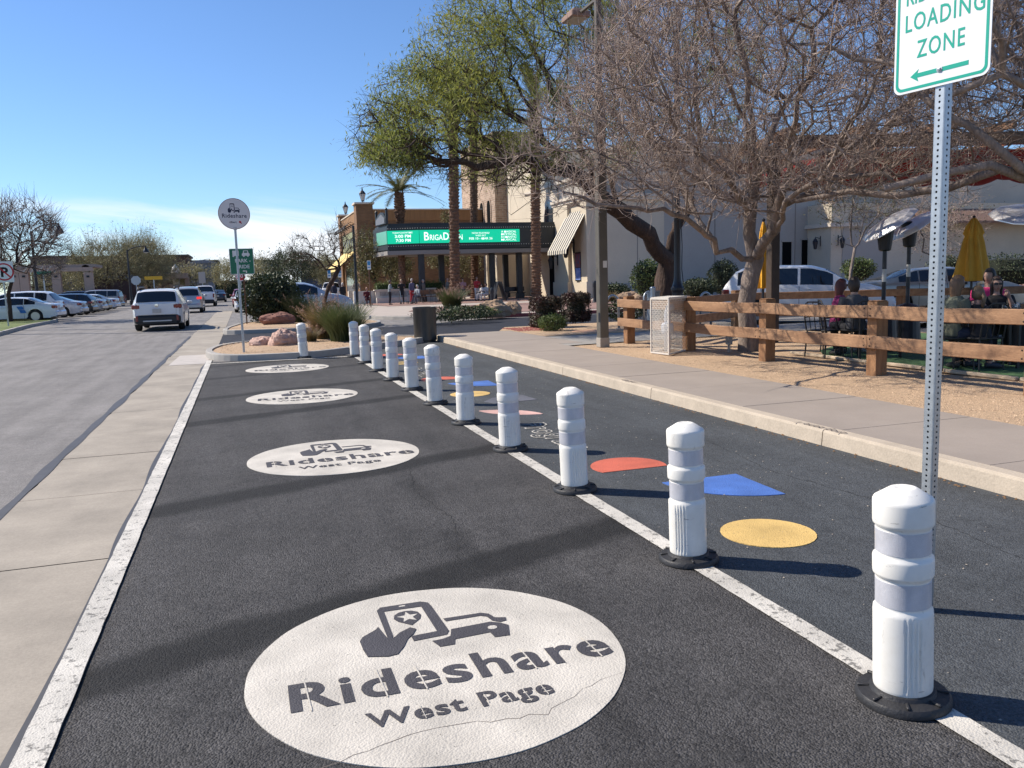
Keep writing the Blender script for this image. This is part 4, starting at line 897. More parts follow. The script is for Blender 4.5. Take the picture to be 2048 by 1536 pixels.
for b_ in range(4):
    u0, u1 = -.2+1.1*b_, -.2+1.1*(b_+1)-.06; nS, nU = 60, 6; P = []
    for i in range(nS+1):
        s = .9+8.9*i/nS
        for j in range(nU+1):
            f = j/nU; v = sp2(s, u0+(u1-u0)*f); sag = -.33*math.sin(math.pi*f)*(0.6+.4*abs(math.sin(math.pi*s/1.5)))-.10*abs(math.sin(math.pi*s/1.5))
            P.append((v.x, v.y, 4.05+sag+.02*mnoise.noise(Vector((s, f*2, b_)))))
    obj('shade_cloth', MB().add(P, [(i*(nU+1)+j, i*(nU+1)+j+1, (i+1)*(nU+1)+j+1, (i+1)*(nU+1)+j) for i in range(nS) for j in range(nU)]), M_redf, t, world=True, smooth=True)
# ================================================================ closed umbrellas
M_yel = mat('yellow_canvas', (0.78, 0.40, 0.03), .8, var=.08, vscale=3)
M_yel2 = mat('mustard_canvas', (0.60, 0.33, 0.04), .8, var=.1, vscale=3)
def closed_umbrella(px, pyt, pyb, Y, w, lab, mt, flare=1.0):
    a, b = AY(px, pyb, Y), AY(px, pyt, Y); t = thing('closed_umbrella', lab, 'umbrella', (a.x, a.y, .16), random.uniform(0, 3), 'folded yellow umbrellas on the patio'); z0, z1 = a.z-.16, b.z-.16
    obj('pole', MB().lathe([(.24, 0), (.24, .06), (.03, .09), (.022, z1+.05)], 12), M_blk, t)
    h = z1-z0
    prof = [(w*.95, z0), (w*1.0*flare, z0+.03), (w*.86, z0+.3*h), (w*.62, z0+.62*h), (w*.50, z0+.72*h), (w*.60, z0+.76*h), (w*.42, z0+.88*h), (w*.16, z1-.02), (0, z1+.02)]
    fn = lambda r, z, a_: r*(1+.20*math.sin(a_*8+.8*math.sin(z*4))+.06*math.sin(a_*19+z*5))
    obj('canopy', MB().lathe(prof, 64, fn=fn), mt, t, smooth=True); obj('finial', MB().lathe([(.03, z1), (.04, z1+.03), (0, z1+.07)], 10), M_blk, t)
closed_umbrella(1526, 442, 577, 15.0, .135, 'bright yellow folded umbrella right behind the grey tree trunk', M_yel)
closed_umbrella(1943, 436, 562, 15.0, .33, 'mustard folded umbrella at the right beside the seated group', M_yel2, 1.05)
# ================================================================ patio heaters
M_dish = mat('polished_dish', (0.92, 0.90, 0.90), .42, metal=.85, var=.08, vscale=3)
def heater(px, Y, pyp, pyd, pxd, rd, lab, tilt_deg, az):
    a = AY(px, 600, Y); b = AY(px, pyp, Y); d = AY(pxd, pyd, Y); t = thing('patio_heater', lab, 'patio heater', (a.x, a.y, .16), 0, 'tall patio heaters with tilted dishes'); zp = b.z-.16
    obj('base', MB().lathe([(.25, 0), (.25, .05), (.23, .3), (.20, .75), (.05, .8)], 20), M_blk, t)
    obj('pole', MB().lathe([(.036, .7), (.036, zp)], 12), M_blk, t); obj('label_band', MB().lathe([(.0372, zp-.55), (.0372, zp-.33)], 12), mat('paper_white', (.6, .58, .54), .7), t)
    obj('burner', MB().lathe([(.07, zp-.02), (.10, zp+.0), (.15, zp+.38), (.13, zp+.42), (.05, zp+.44)], 16), M_blk, t)
    ax = Matrix.Rotation(az, 4, 'Z') @ Matrix.Rotation(R(tilt_deg), 4, 'Y'); c = (d.x-a.x, d.y-a.y, d.z-.16)
    o = obj('reflector_dish', MB().lathe([(rd, -.10), (rd*.99, -.085), (rd*.8, -.03), (rd*.45, .01), (0.02, .03), (0.02, .024), (rd*.45, .004), (rd*.79, -.036), (rd*.975, -.09), (rd, -.10)], 10, c, axis=ax), M_dish, t)
heater(1767, 11.6, 500, 441, 1774, .50, 'left tall patio heater with shiny dish tilted up to the right', -34, R(-17))
heater(1815, 11.9, 492, 444, 1822, .45, 'right hand patio heater partly behind the sign post', -34, R(-17))
heater(2060, 8.9, 470, 418, 2052, .46, 'patio heater at the right edge showing only its silver dish', 20, R(-120))
# ================================================================ tables and chairs on the patio
M_tab = mat('dark_table', (.035, .03, .028), .5); M_chair = mat('black_chair_metal', (.015, .015, .017), .45)
def table(px, Y, lab, s=.8):
    a = AY(px, 600, Y); t = thing('patio_table', lab, 'table', (a.x, Y, .165), R(-15), 'dark patio tables')
    obj('tabletop', MB().box((0, 0, .74), (s, s, .035), bev=.006), M_tab, t)
    for x in (-1, 1):
        for y in (-1, 1): obj('leg', MB().bar((x*s*.42, y*s*.42, 0), (x*s*.40, y*s*.40, .725), .035), M_chair, t)
    return a
table(1742, 10.9, 'dark patio table in front of the two women near the middle fence post'); table(1950, 9.3, 'dark patio table between the olive jacket woman and the pink shirt', .8); table(2055, 8.8, 'dark patio table at the right edge with drinking glasses')
def pchair(x, y, rot, lab, grp='black metal chairs on the patio', z=.165, mt=None):
    t = thing('metal_chair', lab, 'chair', (x, y, z), rot, grp); mt = mt or M_chair
    obj('seat', MB().box((0, 0, .445), (.42, .42, .025), bev=.008), mt, t)
    m = MB(); m.tube([(-.20, .20, .44), (-.21, .27, .85), (-.1, .29, .92), (.1, .29, .92), (.21, .27, .85), (.20, .20, .44)], .012, 6)
    for k in (-.1, 0, .1): m.tube([(k, .205, .45), (k*1.05, .285, .91)], .007, 5)
    obj('backrest', m, mt, t)
    for sx in (-1, 1):
        for sy in (-1, 1): obj('leg', MB().tube([(sx*.19, sy*.19, .44), (sx*.21, sy*.22, 0)], .012, 6), mt, t)
        obj('armrest', MB().tube([(sx*.205, .24, .66), (sx*.24, 0, .67), (sx*.235, -.18, .65), (sx*.2, -.18, .45)], .011, 6), mt, t)
    return t
M_glass = mat('drinking_glass', (.9, .93, .95), .03, trans=.9)
for i, (px, Y) in enumerate(((2010, 8.7), (2030, 8.6), (2037, 8.9))):
    a = AY(px, 600, Y); o = obj('wine_glass', MB().lathe([(.03, 0), (.035, .09), (.028, .13), (.026, .13), (.032, .09), (.0, .012)], 14), M_glass); o.location = (a.x, Y, .925); tagit(o, ['clear stemless glass left of the pair at the right edge', 'clear stemless glass, front one of the pair at the right edge', 'clear stemless glass, rear one of the pair at the right edge'][i], 'drinking glass', 'glasses on the patio table')
# ================================================================ trees: grown on attraction points
def grow(skel, attr, bf=0.35, step=0.32, droop=0.0, seed=1, jit=0.05):
    rng = np.random.default_rng(seed); pos = []; par = []; plen = []
    for pl in skel:                       # polylines ; the first point joins the nearest existing node
        pl = [np.array(p, float) for p in pl]
        if not pos: pos.append(pl[0]); par.append(-1); plen.append(0.0); cur = 0
        else:
            d = [np.linalg.norm(p-pl[0]) for p in pos]; cur = int(np.argmin(d))
        for a, b in zip(pl, pl[1:]):
            L_ = np.linalg.norm(b-a); k = max(1, int(L_/step))
            for i in range(1, k+1):
                q = a+(b-a)*i/k+rng.normal(0, jit*.5, 3); pos.append(q); par.append(cur); plen.append(plen[cur]+L_/k); cur = len(pos)-1
    N0 = len(pos); cap = N0+len(attr)*8+10; PP = np.empty((cap, 3)); PP[:N0] = pos; PL = np.empty(cap); PL[:N0] = plen; PR = np.full(cap, -1); PR[:N0] = par; n = N0
    root = PP[0]; start = int(N0*0.12) if N0 > 20 else 1
    attr = attr[np.argsort(np.linalg.norm(attr-PP[min(N0-1, 6)], axis=1))]
    tips = []
    for a in attr:
        d = np.linalg.norm(PP[start:n]-a, axis=1); c = d+bf*PL[start:n]; j = int(np.argmin(c))+start; L_ = np.linalg.norm(a-PP[j])
        k = int(min(7, max(1, round(L_/step)))); p0 = PP[j].copy(); pd = p0-PP[PR[j]] if PR[j] >= 0 else np.array((0, 0, 1.)); nd = np.linalg.norm(pd); pd = pd/(nd if nd > 0 else 1)
        c1 = p0+pd*L_*.35+np.array((0, 0, -droop*L_))+rng.normal(0, jit, 3)*L_; cur = j
        for i in range(1, k+1):
            f = i/k; q = (1-f)**2*p0+2*f*(1-f)*c1+f*f*a
            PP[n] = q; PR[n] = cur; PL[n] = PL[cur]+L_/k; cur = n; n += 1
        tips.append(cur)
    return PP[:n], PR[:n].astype(int), np.array(tips)
def radii(PR, tip_r, exp=2.3, rmax=None):
    n = len(PR); acc = np.zeros(n); kids = np.zeros(n, int)
    for i in range(n-1, 0, -1):
        if kids[i] == 0: acc[i] = tip_r**exp
        acc[PR[i]] += acc[i]; kids[PR[i]] += 1
    acc[0] = max(acc[0], tip_r**exp); r = acc**(1/exp)
    return np.minimum(r, rmax) if rmax is not None else r
def tree_mesh(name, P, PR, r, rmin=0.0, rbase=None):
    n = len(P); order = {}; best = np.full(n, -1)
    for i in range(1, n):
        p = PR[i]
        if best[p] < 0 or r[i] > r[best[p]]: best[p] = i
    V = []; Fq = []
    off = 0
    heads = [0]+[i for i in range(1, n) if best[PR[i]] != i]
    for h in heads:
        ch = [h]; 
        while best[ch[-1]] >= 0: ch.append(best[ch[-1]])
        pts = P[ch]; rr = r[ch]
        if h != 0: pts = np.vstack([P[PR[h]], pts]); rr = np.concatenate([[min(r[PR[h]], rr[0]*1.15)], rr])
        if len(pts) < 2 or rr[0] < rmin: continue
        k = len(pts); s = 3 if rr[0] < .012 else (4 if rr[0] < .03 else (6 if rr[0] < .08 else 14))
        t = np.gradient(pts, axis=0); t /= np.maximum(np.linalg.norm(t, axis=1), 1e-9)[:, None]
        u = np.cross(t, (0.31, 0.17, 0.93)); nu = np.linalg.norm(u, axis=1); u[nu < .05] = (1, 0, 0); u /= np.linalg.norm(u, axis=1)[:, None]; w = np.cross(t, u)
        a = np.arange(s)*2*math.pi/s; rm = rr[:, None]
        if s >= 14:
            rm = rm*np.array([[1+.10*mnoise.noise(Vector((math.cos(x)*1.6, math.sin(x)*1.6, p[2]*1.7+h)))+.05*mnoise.noise(Vector((math.cos(x)*5, math.sin(x)*5, p[2]*5))) for x in a] for p in pts])
        ring_ = pts[:, None]+(u[:, None]*np.cos(a)[None, :, None]+w[:, None]*np.sin(a)[None, :, None])*(rm[:, :, None] if rm.ndim == 2 and rm.shape[1] == s else rm[:, :, None])
        V.append(ring_.reshape(-1, 3))
        i0 = (np.arange(k-1)*s)[:, None]; j = np.arange(s)[None]; j2 = (np.arange(s)+1) % s
        Fq.append(np.stack([off+i0+j, off+i0+j2[None], off+i0+s+j2[None], off+i0+s+j], -1).reshape(-1, 4)); off += k*s
    return npmesh(name, np.vstack(V), np.vstack(Fq))
def twigs_mesh(name, base, dirs, Ls, r0, up=0.5, curl=.35, seg=3, rng=RNG):
    n = len(base); t = np.linspace(0, 1, seg+1); d = dirs/np.linalg.norm(dirs, axis=1)[:, None]
    bend = rng.normal(0, curl, (n, 3)); bend[:, 2] += up
    pts = base[:, None]+d[:, None]*(t[None, :, None]*Ls[:, None, None])+bend[:, None]*((t**2)[None, :, None]*Ls[:, None, None]*.6)
    u = np.cross(d, rng.normal(0, 1, (n, 3))); u /= np.maximum(np.linalg.norm(u, axis=1), 1e-6)[:, None]; w = np.cross(d, u)
    a = np.arange(3)*2*math.pi/3; rad = (r0[:, None] if hasattr(r0, '__len__') else np.full((n, 1), r0))*(1-.75*t)[None]
    ring_ = pts[:, :, None]+(u[:, None, None]*np.cos(a)[None, None, :, None]+w[:, None, None]*np.sin(a)[None, None, :, None])*rad[:, :, None, None]
    V = ring_.reshape(-1, 3); k = seg+1; i0 = (np.arange(n)*k*3)[:, None, None]+(np.arange(seg)*3)[None, :, None]; j = np.arange(3)[None, None]; j2 = (np.arange(3)+1) % 3
    F = np.stack([i0+j, i0+j2[None, None], i0+3+j2[None, None], i0+3+j], -1).reshape(-1, 4)
    return npmesh(name, V, F), pts
def leaves_mesh(name, P, size, aspect=.35, hang=0.0, rng=RNG, k=1, spread=.1, up=None):
    n = len(P)*k; C = np.repeat(P, k, 0)+rng.normal(0, spread, (n, 3)); d = rng.normal(0, 1, (n, 3)); d[:, 2] -= hang
    if up is not None: d[:, 2] = np.abs(d[:, 2])*up
    d /= np.linalg.norm(d, axis=1)[:, None]; s = np.cross(d, rng.normal(0, 1, (n, 3))); s /= np.linalg.norm(s, axis=1)[:, None]
    L_ = rng.uniform(.6, 1.3, n)[:, None]*size; q = L_*aspect*.5
    V = np.stack([C, C+d*L_*.45+s*q, C+d*L_, C+d*L_*.45-s*q], 1).reshape(-1, 3); F = np.arange(n*4).reshape(-1, 4)
    return npmesh(name, V, F)
def leafmat(name, c1, c2, vs=1.2, sub=0.15, rough=.6):
    m = mat(name, c1, rough, col2=c2, vscale=vs, detail=4); b = m.node_tree.nodes['Principled BSDF']; nt = m.node_tree
    tr = nt.nodes.new('ShaderNodeBsdfTranslucent'); mx = nt.nodes.new('ShaderNodeMixShader'); mx.inputs[0].default_value = sub; out = [n for n in nt.nodes if n.type == 'OUTPUT_MATERIAL'][0]
    src = b.inputs['Base Color'].links[0].from_socket; nt.links.new(src, tr.inputs[0]); nt.links.new(b.outputs[0], mx.inputs[1]); nt.links.new(tr.outputs[0], mx.inputs[2]); nt.links.new(mx.outputs[0], out.inputs[0]); return m
def ell_points(n, c, r, rng, shell=.35, zmin=None, lump=0.35, ls=.5, seed=0):
    out = []
    while len(out) < n:
        v = rng.normal(0, 1, 3); v /= np.linalg.norm(v); f = rng.uniform(shell, 1)**.55
        f *= 1+lump*mnoise.noise(Vector(v*2.2/ls*.5)+Vector((seed*3.1, 0, 0)))
        p = np.array(c)+v*f*np.array(r)
        if zmin is not None and p[2] < zmin(p): continue
        out.append(p)
    return np.array(out)
M_barkg = mat('grey_bark', (0.30, 0.24, 0.205), .9, col2=(0.12, 0.092, 0.078), vscale=5, bump=1.0, bscale=22, bdist=.03, stretch=(1, 1, .35), fine=.2, fscale=30)
M_twig = mat('pale_twigs', (0.47, 0.37, 0.315), .8, col2=(0.25, 0.185, 0.155), vscale=3)
M_barkd = mat('dark_bark', (0.085, 0.052, 0.038), .95, col2=(0.035, 0.022, 0.018), vscale=5, bump=1.0, bscale=16, bdist=.05, stretch=(1, 1, .3))
M_twigd = mat('dark_twigs', (0.10, 0.075, 0.05), .85, col2=(0.055, 0.042, 0.03), vscale=2)
def bare_tree(name, lab, skel, attr, bf, tipr, bark, twigm, ntw, Ltw, loc, rscale=1.0, group=None, exp=2.3, droop=.0, up=.5, curl=.35, rtw=.004, rtrunk=None, seed=3, split_r=.03, jit=.05, step=.32, floor=0.0):
    P, PR, tips = grow(skel, attr, bf, seed=seed, droop=droop, jit=jit, step=step); r = radii(PR, tipr, exp)
    if rtrunk: r = r*np.where(r > r.max()*.0, 1, 1); s = rtrunk/r[0]; r = np.where(r > .02, r*(1+(s-1)*np.clip((r-.02)/(r[0]-.02), 0, 1)), r)
    if floor:
        nk = 1+sum(max(1, int(np.linalg.norm(np.array(b)-np.array(a))/step)) for pl in skel for a, b in zip(pl, pl[1:])); dd = np.linalg.norm(P[:nk]-P[0], axis=1)
        r[:nk] = np.maximum(r[:nk], floor*np.clip(1.15-dd/(dd.max()+.1), .12, 1)); 
    # flare at the foot
    z0 = P[0][2]; r = r*(1+.35*np.exp(-np.maximum(P[:, 2]-z0, 0)/.25)*(r > r[0]*.6))
    t = thing(name, lab, 'tree', loc, 0, group); rng = np.random.default_rng(seed)
    big = tree_mesh('trunk', P, PR, r, rmin=0.0); o = obj('trunk_and_branches', big, bark, t, world=True, smooth=True)
    sel = rng.choice(len(P)-1, ntw)+1; sel = sel[r[sel] < .03]
    base = P[sel]; pd = P[sel]-P[PR[sel]]; pd /= np.maximum(np.linalg.norm(pd, axis=1), 1e-6)[:, None]
    dirs = pd*.7+rng.normal(0, .65, (len(sel), 3)); Ls = rng.uniform(.4, 1.3, len(sel))*Ltw
    me, pts = twigs_mesh('twigs', base, dirs, Ls, rtw, up, curl, rng=rng)
    o = obj('twigs', me, twigm, t, world=True); o['kind'] = 'stuff'
    return t, P, PR, r, pts
def lift(p, dz): return (p[0], p[1], p[2]+dz)
# ---- big bare tree with pale twigs inside the fence (right)
rng1 = np.random.default_rng(11)
T1 = Vector((9.0, 13.2, .12))
fork = AY(1506, 512, 13.15)
sk = [[T1, AY(1494, 610, 13.2), fork, AY(1508, 420, 13.05), AY(1512, 330, 12.9), AY(1500, 200, 12.6), AY(1480, 40, 12.2)],
      [fork, AY(1440, 500, 12.6), AY(1390, 445, 11.8), AY(1300, 415, 11.2), AY(1200, 400, 10.6), AY(1130, 380, 10.2)],
      [AY(1440, 500, 12.6), AY(1400, 440, 13.2), AY(1360, 360, 13.8), AY(1310, 300, 14.2)],
      [fork, AY(1545, 460, 12.4), AY(1572, 400, 11.6), AY(1640, 360, 10.8), AY(1760, 345, 10.0)],
      [AY(1545, 460, 12.4), AY(1570, 350, 11.8), AY(1600, 200, 10.8), AY(1640, 60, 10.0)],
      [AY(1508, 420, 13.05), AY(1420, 330, 11.6), AY(1330, 210, 10.6), AY(1290, 90, 10.2)],
      [AY(1512, 330, 12.9), AY(1480, 240, 11.5), AY(1430, 90, 10.6), AY(1400, -60, 10.2)],
      [AY(1512, 330, 12.9), AY(1560, 230, 13.4), AY(1640, 120, 13.8), AY(1700, 0, 14)]]
def zlow(p):
    d = math.hypot(p[0]-9, p[1]-12); return 2.45+.06*d
A1 = ell_points(4200, (8.6, 11.9, 5.0), (4.9, 4.0, 3.4), rng1, .25, zlow, .25)
def topix(p):
    c = MB3.transposed() @ Vector((p[0], p[1], p[2]-CAMH)); return CXP+FPX*c.x/-c.z, CYP-FPX*c.y/-c.z
def okpx(p):
    x, y = topix(p); return x > 1010+max(0, 310-y)*.78 and y < 430+40*mnoise.noise(Vector((x*.01, 0, 0)))+(x > 1560)*-40
A1 = np.array([p for p in A1 if okpx(p)])
t1, P, PR, r, pts = bare_tree('bare_tree', 'big leafless tree with dense pale curling twigs growing inside the timber fence', sk, A1, .30, .0062, M_barkg, M_twig, 24000, .46, T1, rtrunk=.155, up=.8, curl=.55, rtw=.0062, seed=5, exp=2.5, jit=.09, floor=.06)
# ---- tree off the right edge whose thick limbs reach in
rng2 = np.random.default_rng(21); T2 = Vector((12.3, 7.6, .12))
sk = [[T2, (12.2, 7.6, 1.2), (12.0, 7.6, 2.2), AY(2060, 330, 7.8), AY(1985, 290, 8.0), AY(1900, 225, 8.3), AY(1850, 195, 8.6), AY(1760, 150, 9.0)],
      [(12.0, 7.6, 2.2), AY(2080, 360, 8.2), AY(1990, 358, 8.6), AY(1900, 372, 9.2), AY(1800, 388, 9.8), AY(1690, 384, 10.5), AY(1600, 392, 11.2)],
      [(12.0, 7.6, 2.2), AY(2070, 350, 7.9), AY(1980, 338, 8.0), AY(1880, 352, 8.4), AY(1780, 372, 8.8)],
      [(12.0, 7.6, 2.2), (11.9, 7.4, 3.4), AY(2010, 150, 7.4), AY(1990, 30, 7.2), AY(1960, -80, 7.0)],
      [AY(2010, 150, 7.4), AY(1930, 60, 7.8), AY(1860, 0, 8.3), AY(1700, -60, 9)],
      [AY(2010, 150, 7.4), AY(1900, 190, 7.9), AY(1760, 120, 8.6), AY(1600, 90, 9.2)],
      [(11.9, 7.4, 3.4), (13.4, 8.6, 4.6), (14.6, 9.5, 6.0)]]
A2 = ell_points(1900, (11.4, 8.0, 5.2), (3.9, 3.2, 3.0), rng2, .2, lambda p: 2.9, .25)
A2 = A2[(A2[:, 1] > 5.2)]
bare_tree('bare_tree', 'leafless tree at the right edge whose thick pale limbs reach over the patio', sk, A2, .32, .0062, M_barkg, M_twig, 10000, .42, T2, rtrunk=.18, up=.6, curl=.45, rtw=.0055, seed=8, exp=2.4, jit=.10, floor=.10)
# ---- big green tree behind (dark leaning trunk)
rng3 = np.random.default_rng(31); T3 = AY(1332, 650, 25); T3.z = .1; Y0 = 25
f3 = AY(1345, 480, 25)
sk = [[T3, AY(1330, 560, 25), f3, AY(1385, 400, 25), AY(1400, 300, 25.5), AY(1390, 160, 26), AY(1400, 20, 26)],
      [AY(1338, 525, 25), AY(1290, 465, 24.5), AY(1240, 425, 24), AY(1190, 375, 23.5), AY(1140, 340, 23), AY(1105, 335, 22.8), AY(1040, 318, 22.5), AY(960, 330, 22), AY(880, 320, 22)],
      [AY(1190, 375, 23.5), AY(1150, 260, 24), AY(1090, 150, 24.5), AY(1040, 40, 25)],
      [AY(1140, 340, 23), AY(1060, 250, 22.5), AY(960, 190, 22), AY(880, 130, 22)],
      [AY(1105, 335, 22.8), AY(1000, 300, 23.5), AY(900, 240, 24), AY(790, 210, 24)],
      [AY(1385, 400, 25), AY(1300, 280, 24.5), AY(1230, 150, 24), AY(1180, 20, 24)],
      [AY(1105, 335, 22.8), AY(1070, 400, 22.3), AY(1030, 430, 22)]]
def pxc(px, py, rx, ry, n, Y, dy, rng):
    out = []
    while len(out) < n:
        a = rng.uniform(0, 2*math.pi); f = rng.uniform(0, 1)**.5; x = px+rx*f*math.cos(a); y = py+ry*f*math.sin(a)
        dd = rng.normal(0, dy*math.sqrt(max(0.05, 1-f*f))); out.append(np.array(AY(x, y, Y+dd)))
    return np.array(out)
A3 = np.vstack([pxc(1080, 200, 230, 190, 520, 24, 2.2, rng3), pxc(880, 230, 150, 110, 330, 22.5, 1.8, rng3), pxc(930, 110, 100, 70, 110, 23, 1.5, rng3), pxc(790, 265, 85, 70, 190, 22.5, 1.5, rng3), pxc(800, 305, 75, 35, 90, 22.5, 1.3, rng3), pxc(1300, 90, 230, 230, 330, 25.5, 2.5, rng3), pxc(1080, 20, 200, 80, 220, 24.5, 2, rng3), pxc(980, 330, 160, 45, 160, 22.3, 1.5, rng3), pxc(1150, -120, 300, 120, 220, 25, 2.5, rng3), pxc(1500, 120, 150, 200, 150, 26.5, 2.0, rng3)])
t3, P, PR, r, pts = bare_tree('green_tree', 'large tree with dark leaning trunk and feathery yellow green hanging foliage', sk, A3, .28, .010, M_barkd, M_twigd, 9000, .55, T3, rtrunk=.35, up=-.1, curl=.4, rtw=.006, seed=9, exp=2.2, jit=.12, step=.5)
L3 = leafmat('feathery_leaves', (0.34, 0.335, 0.07), (0.16, 0.205, 0.05), .45, .5)
tp = pts.reshape(-1, 3)
keep = np.array([(mnoise.noise(Vector(p)*.45) > -.28) and (p[2] > AY(1100, 345, 23).z+.4*mnoise.noise(Vector(p))) for p in tp]); tp = tp[keep]
tp = tp[rng3.choice(len(tp), min(len(tp), 21000), replace=False)]
o = obj('leaves', leaves_mesh('leaves', tp, .15, .17, hang=.9, rng=rng3, k=4, spread=.14), L3, t3, world=True); o['kind'] = 'stuff'
# hanging bare strands under the crown
hb = P[(r < .03) & (P[:, 2] < AY(1000, 320, 22.3).z)]
# ---- small bare tree on the far island
rng4 = np.random.default_rng(41); T4 = W(640, 648, .12); Yt = T4.y
sk = [[T4, AY(650, 600, Yt), AY(662, 560, Yt), AY(672, 540, Yt), AY(684, 505, Yt), AY(690, 480, Yt)], [AY(668, 548, Yt), AY(640, 520, Yt), AY(600, 505, Yt)], [AY(668, 548, Yt), AY(650, 500, Yt-.5), AY(640, 475, Yt-.6)], [AY(672, 540, Yt), AY(705, 505, Yt), AY(715, 480, Yt)]]
A4 = np.vstack([pxc(640, 500, 72, 38, 150, Yt, .9, rng4), pxc(690, 475, 40, 32, 60, Yt, .8, rng4)])
bare_tree('small_bare_tree', 'small leafless tree with leaning dark trunk beside the boulder and white car', sk, A4, .25, .008, M_barkd, M_twigd, 900, .35, T4, rtrunk=.085, up=.15, rtw=.006, seed=4, jit=.1, step=.3)
# ---- left background trees
M_pvt = mat('olive_twigs', (0.27, 0.235, 0.12), .8, col2=(.17, .15, .08), vscale=.5)
M_pv = leafmat('palo_verde_leaves', (0.34, 0.31, 0.15), (0.22, 0.20, 0.09), .25, .2)
def far_tree(name, lab, px, pyb, Y, blobs, ntr, rtr, leaf=None, nleaf=0, lsz=.3, bark=M_barkd, tw=M_twigd, ntw=900, ltw=.9, seed=1, forks=3, rtw=.012, grp=None, tipr=.014, k=3, spread=.25, up=.6):
    rng = np.random.default_rng(seed); b = AY(px, pyb, Y); b.z = .0; cx, cy = blobs[0][0], blobs[0][1]; sk = [[b, b+Vector((.05, 0, .8)), AY(px+(cx-px)*.4, pyb+(cy-pyb)*.45, Y)]]
    for i in range(forks):
        bx = blobs[i % len(blobs)]; a = (i-forks/2)/forks; sk.append([sk[0][-1], AY((px+bx[0])/2+a*bx[2]*.6, (pyb+bx[1])/2, Y+rng.normal(0, .5)), AY(bx[0]+a*bx[2]*1.1, bx[1]-bx[3]*.2, Y+rng.normal(0, 1))])
    A = np.vstack([pxc(x, y, rx, ry, max(8, int(ntr*w)), Y, dy, rng) for x, y, rx, ry, w, dy in blobs])
    t, P, PR, r, pts = bare_tree(name, lab, sk, A, .3, tipr, bark, tw, ntw, ltw, b, rtrunk=rtr, up=up, rtw=rtw, seed=seed, group=grp, jit=.12, step=.7)
    if leaf:
        tp = pts.reshape(-1, 3); tp = tp[rng.choice(len(tp), min(len(tp), nleaf))]; o = obj('leaves', leaves_mesh('leaves', tp, lsz, .3, rng=rng, k=k, spread=spread), leaf, t, world=True); o['kind'] = 'stuff'
    return t
M_tw3 = mat('pinkish_twigs', (0.26, 0.195, 0.175), .85, col2=(.11, .08, .07), vscale=2)
G_ = 'trees beyond the parking area'
far_tree('bare_street_tree', 'leafless spreading tree with fine twigs at the left edge above the parked cars', 15, 590, 52, [(40, 470, 75, 72, .6, 2.2), (-40, 480, 70, 70, .3, 2), (95, 500, 40, 60, .2, 1.4)], 420, .10, tw=M_tw3, ntw=3200, ltw=.75, seed=2, rtw=.014, tipr=.012, forks=5)
far_tree('palo_verde_tree', 'wide olive green bushy tree behind the street lamp and parked cars', 215, 590, 118, [(215, 525, 75, 40, .7, 4), (290, 530, 55, 38, .5, 3), (180, 545, 50, 25, .3, 3)], 420, .25, M_pv, 3380, .26, tw=M_pvt, ntw=4200, ltw=1.6, seed=6, forks=6, grp=G_, rtw=.022, up=.9)
far_tree('palo_verde_tree', 'olive tree right of the wide bushy tree, under the cloud', 300, 590, 124, [(285, 510, 32, 32, .6, 3), (320, 545, 40, 30, .5, 3)], 160, .2, M_pv, 1170, .26, tw=M_pvt, ntw=1800, ltw=1.8, seed=7, grp=G_, rtw=.018, up=1.0)
far_tree('palo_verde_tree', 'low olive tree between the curved roof building and the tan arches', 395, 590, 132, [(385, 555, 32, 20, 1, 3)], 90, .15, M_pv, 1170, .26, tw=M_pvt, ntw=700, ltw=1.2, seed=8, grp=G_)
far_tree('palo_verde_tree', 'green tree between the grey building and the park and ride sign', 450, 588, 125, [(452, 548, 26, 22, 1, 3)], 90, .15, M_pv, 1560, .26, tw=M_pvt, ntw=700, ltw=1.0, seed=9, grp=G_)
far_tree('palo_verde_tree', 'tree just right of the green park and ride sign', 520, 586, 118, [(522, 545, 22, 26, 1, 3)], 80, .15, M_pv, 1170, .26, tw=M_pvt, ntw=600, ltw=1.0, seed=10, grp=G_)
M_dk = leafmat('dark_green_leaves', (0.075, 0.095, 0.035), (0.035, 0.05, 0.02), .3, .15)
far_tree('broad_tree', 'darker green round tree above the white car and dark shrub', 590, 586, 108, [(590, 535, 42, 28, .6, 3), (560, 530, 28, 22, .4, 3)], 150, .2, M_dk, 3000, .28, ntw=900, ltw=.9, seed=12, grp=G_)
far_tree('broad_tree', 'green tree behind the small bare tree near the awning', 665, 586, 112, [(655, 540, 42, 28, .7, 3)], 130, .2, M_pv, 2470, .26, tw=M_pvt, ntw=900, ltw=.9, seed=13, grp=G_)
far_tree('palo_verde_tree', 'pale green trees seen through the tan pergola at left', 70, 588, 128, [(60, 560, 70, 26, .7, 3), (0, 545, 60, 30, .4, 3), (130, 560, 50, 22, .4, 3)], 260, .2, M_pv, 3000, .3, tw=M_pvt, ntw=1500, ltw=1.3, seed=14, grp=G_, forks=5)
M_ol = leafmat('olive_leaves', (0.19, 0.17, 0.06), (0.10, 0.10, 0.035), .6, .2)
far_tree('young_tree', 'young olive green tree in the planter in front of the brown brick wall, left one', 755, 592, 66, [(745, 500, 34, 42, .6, 1.4), (730, 540, 30, 26, .3, 1.2), (775, 520, 36, 34, .4, 1.2)], 150, .09, M_ol, 2600, .20, ntw=1200, ltw=.5, seed=15, rtw=.012, grp='young trees in front of the brick wall', spread=.14)
far_tree('young_tree', 'young tree with greyer leaves below the marquee, left of the first column', 790, 592, 70, [(790, 528, 30, 26, .6, 1.2)], 80, .08, M_ol, 1300, .20, ntw=600, ltw=.5, seed=16, rtw=.012, grp='young trees in front of the brick wall', spread=.14)
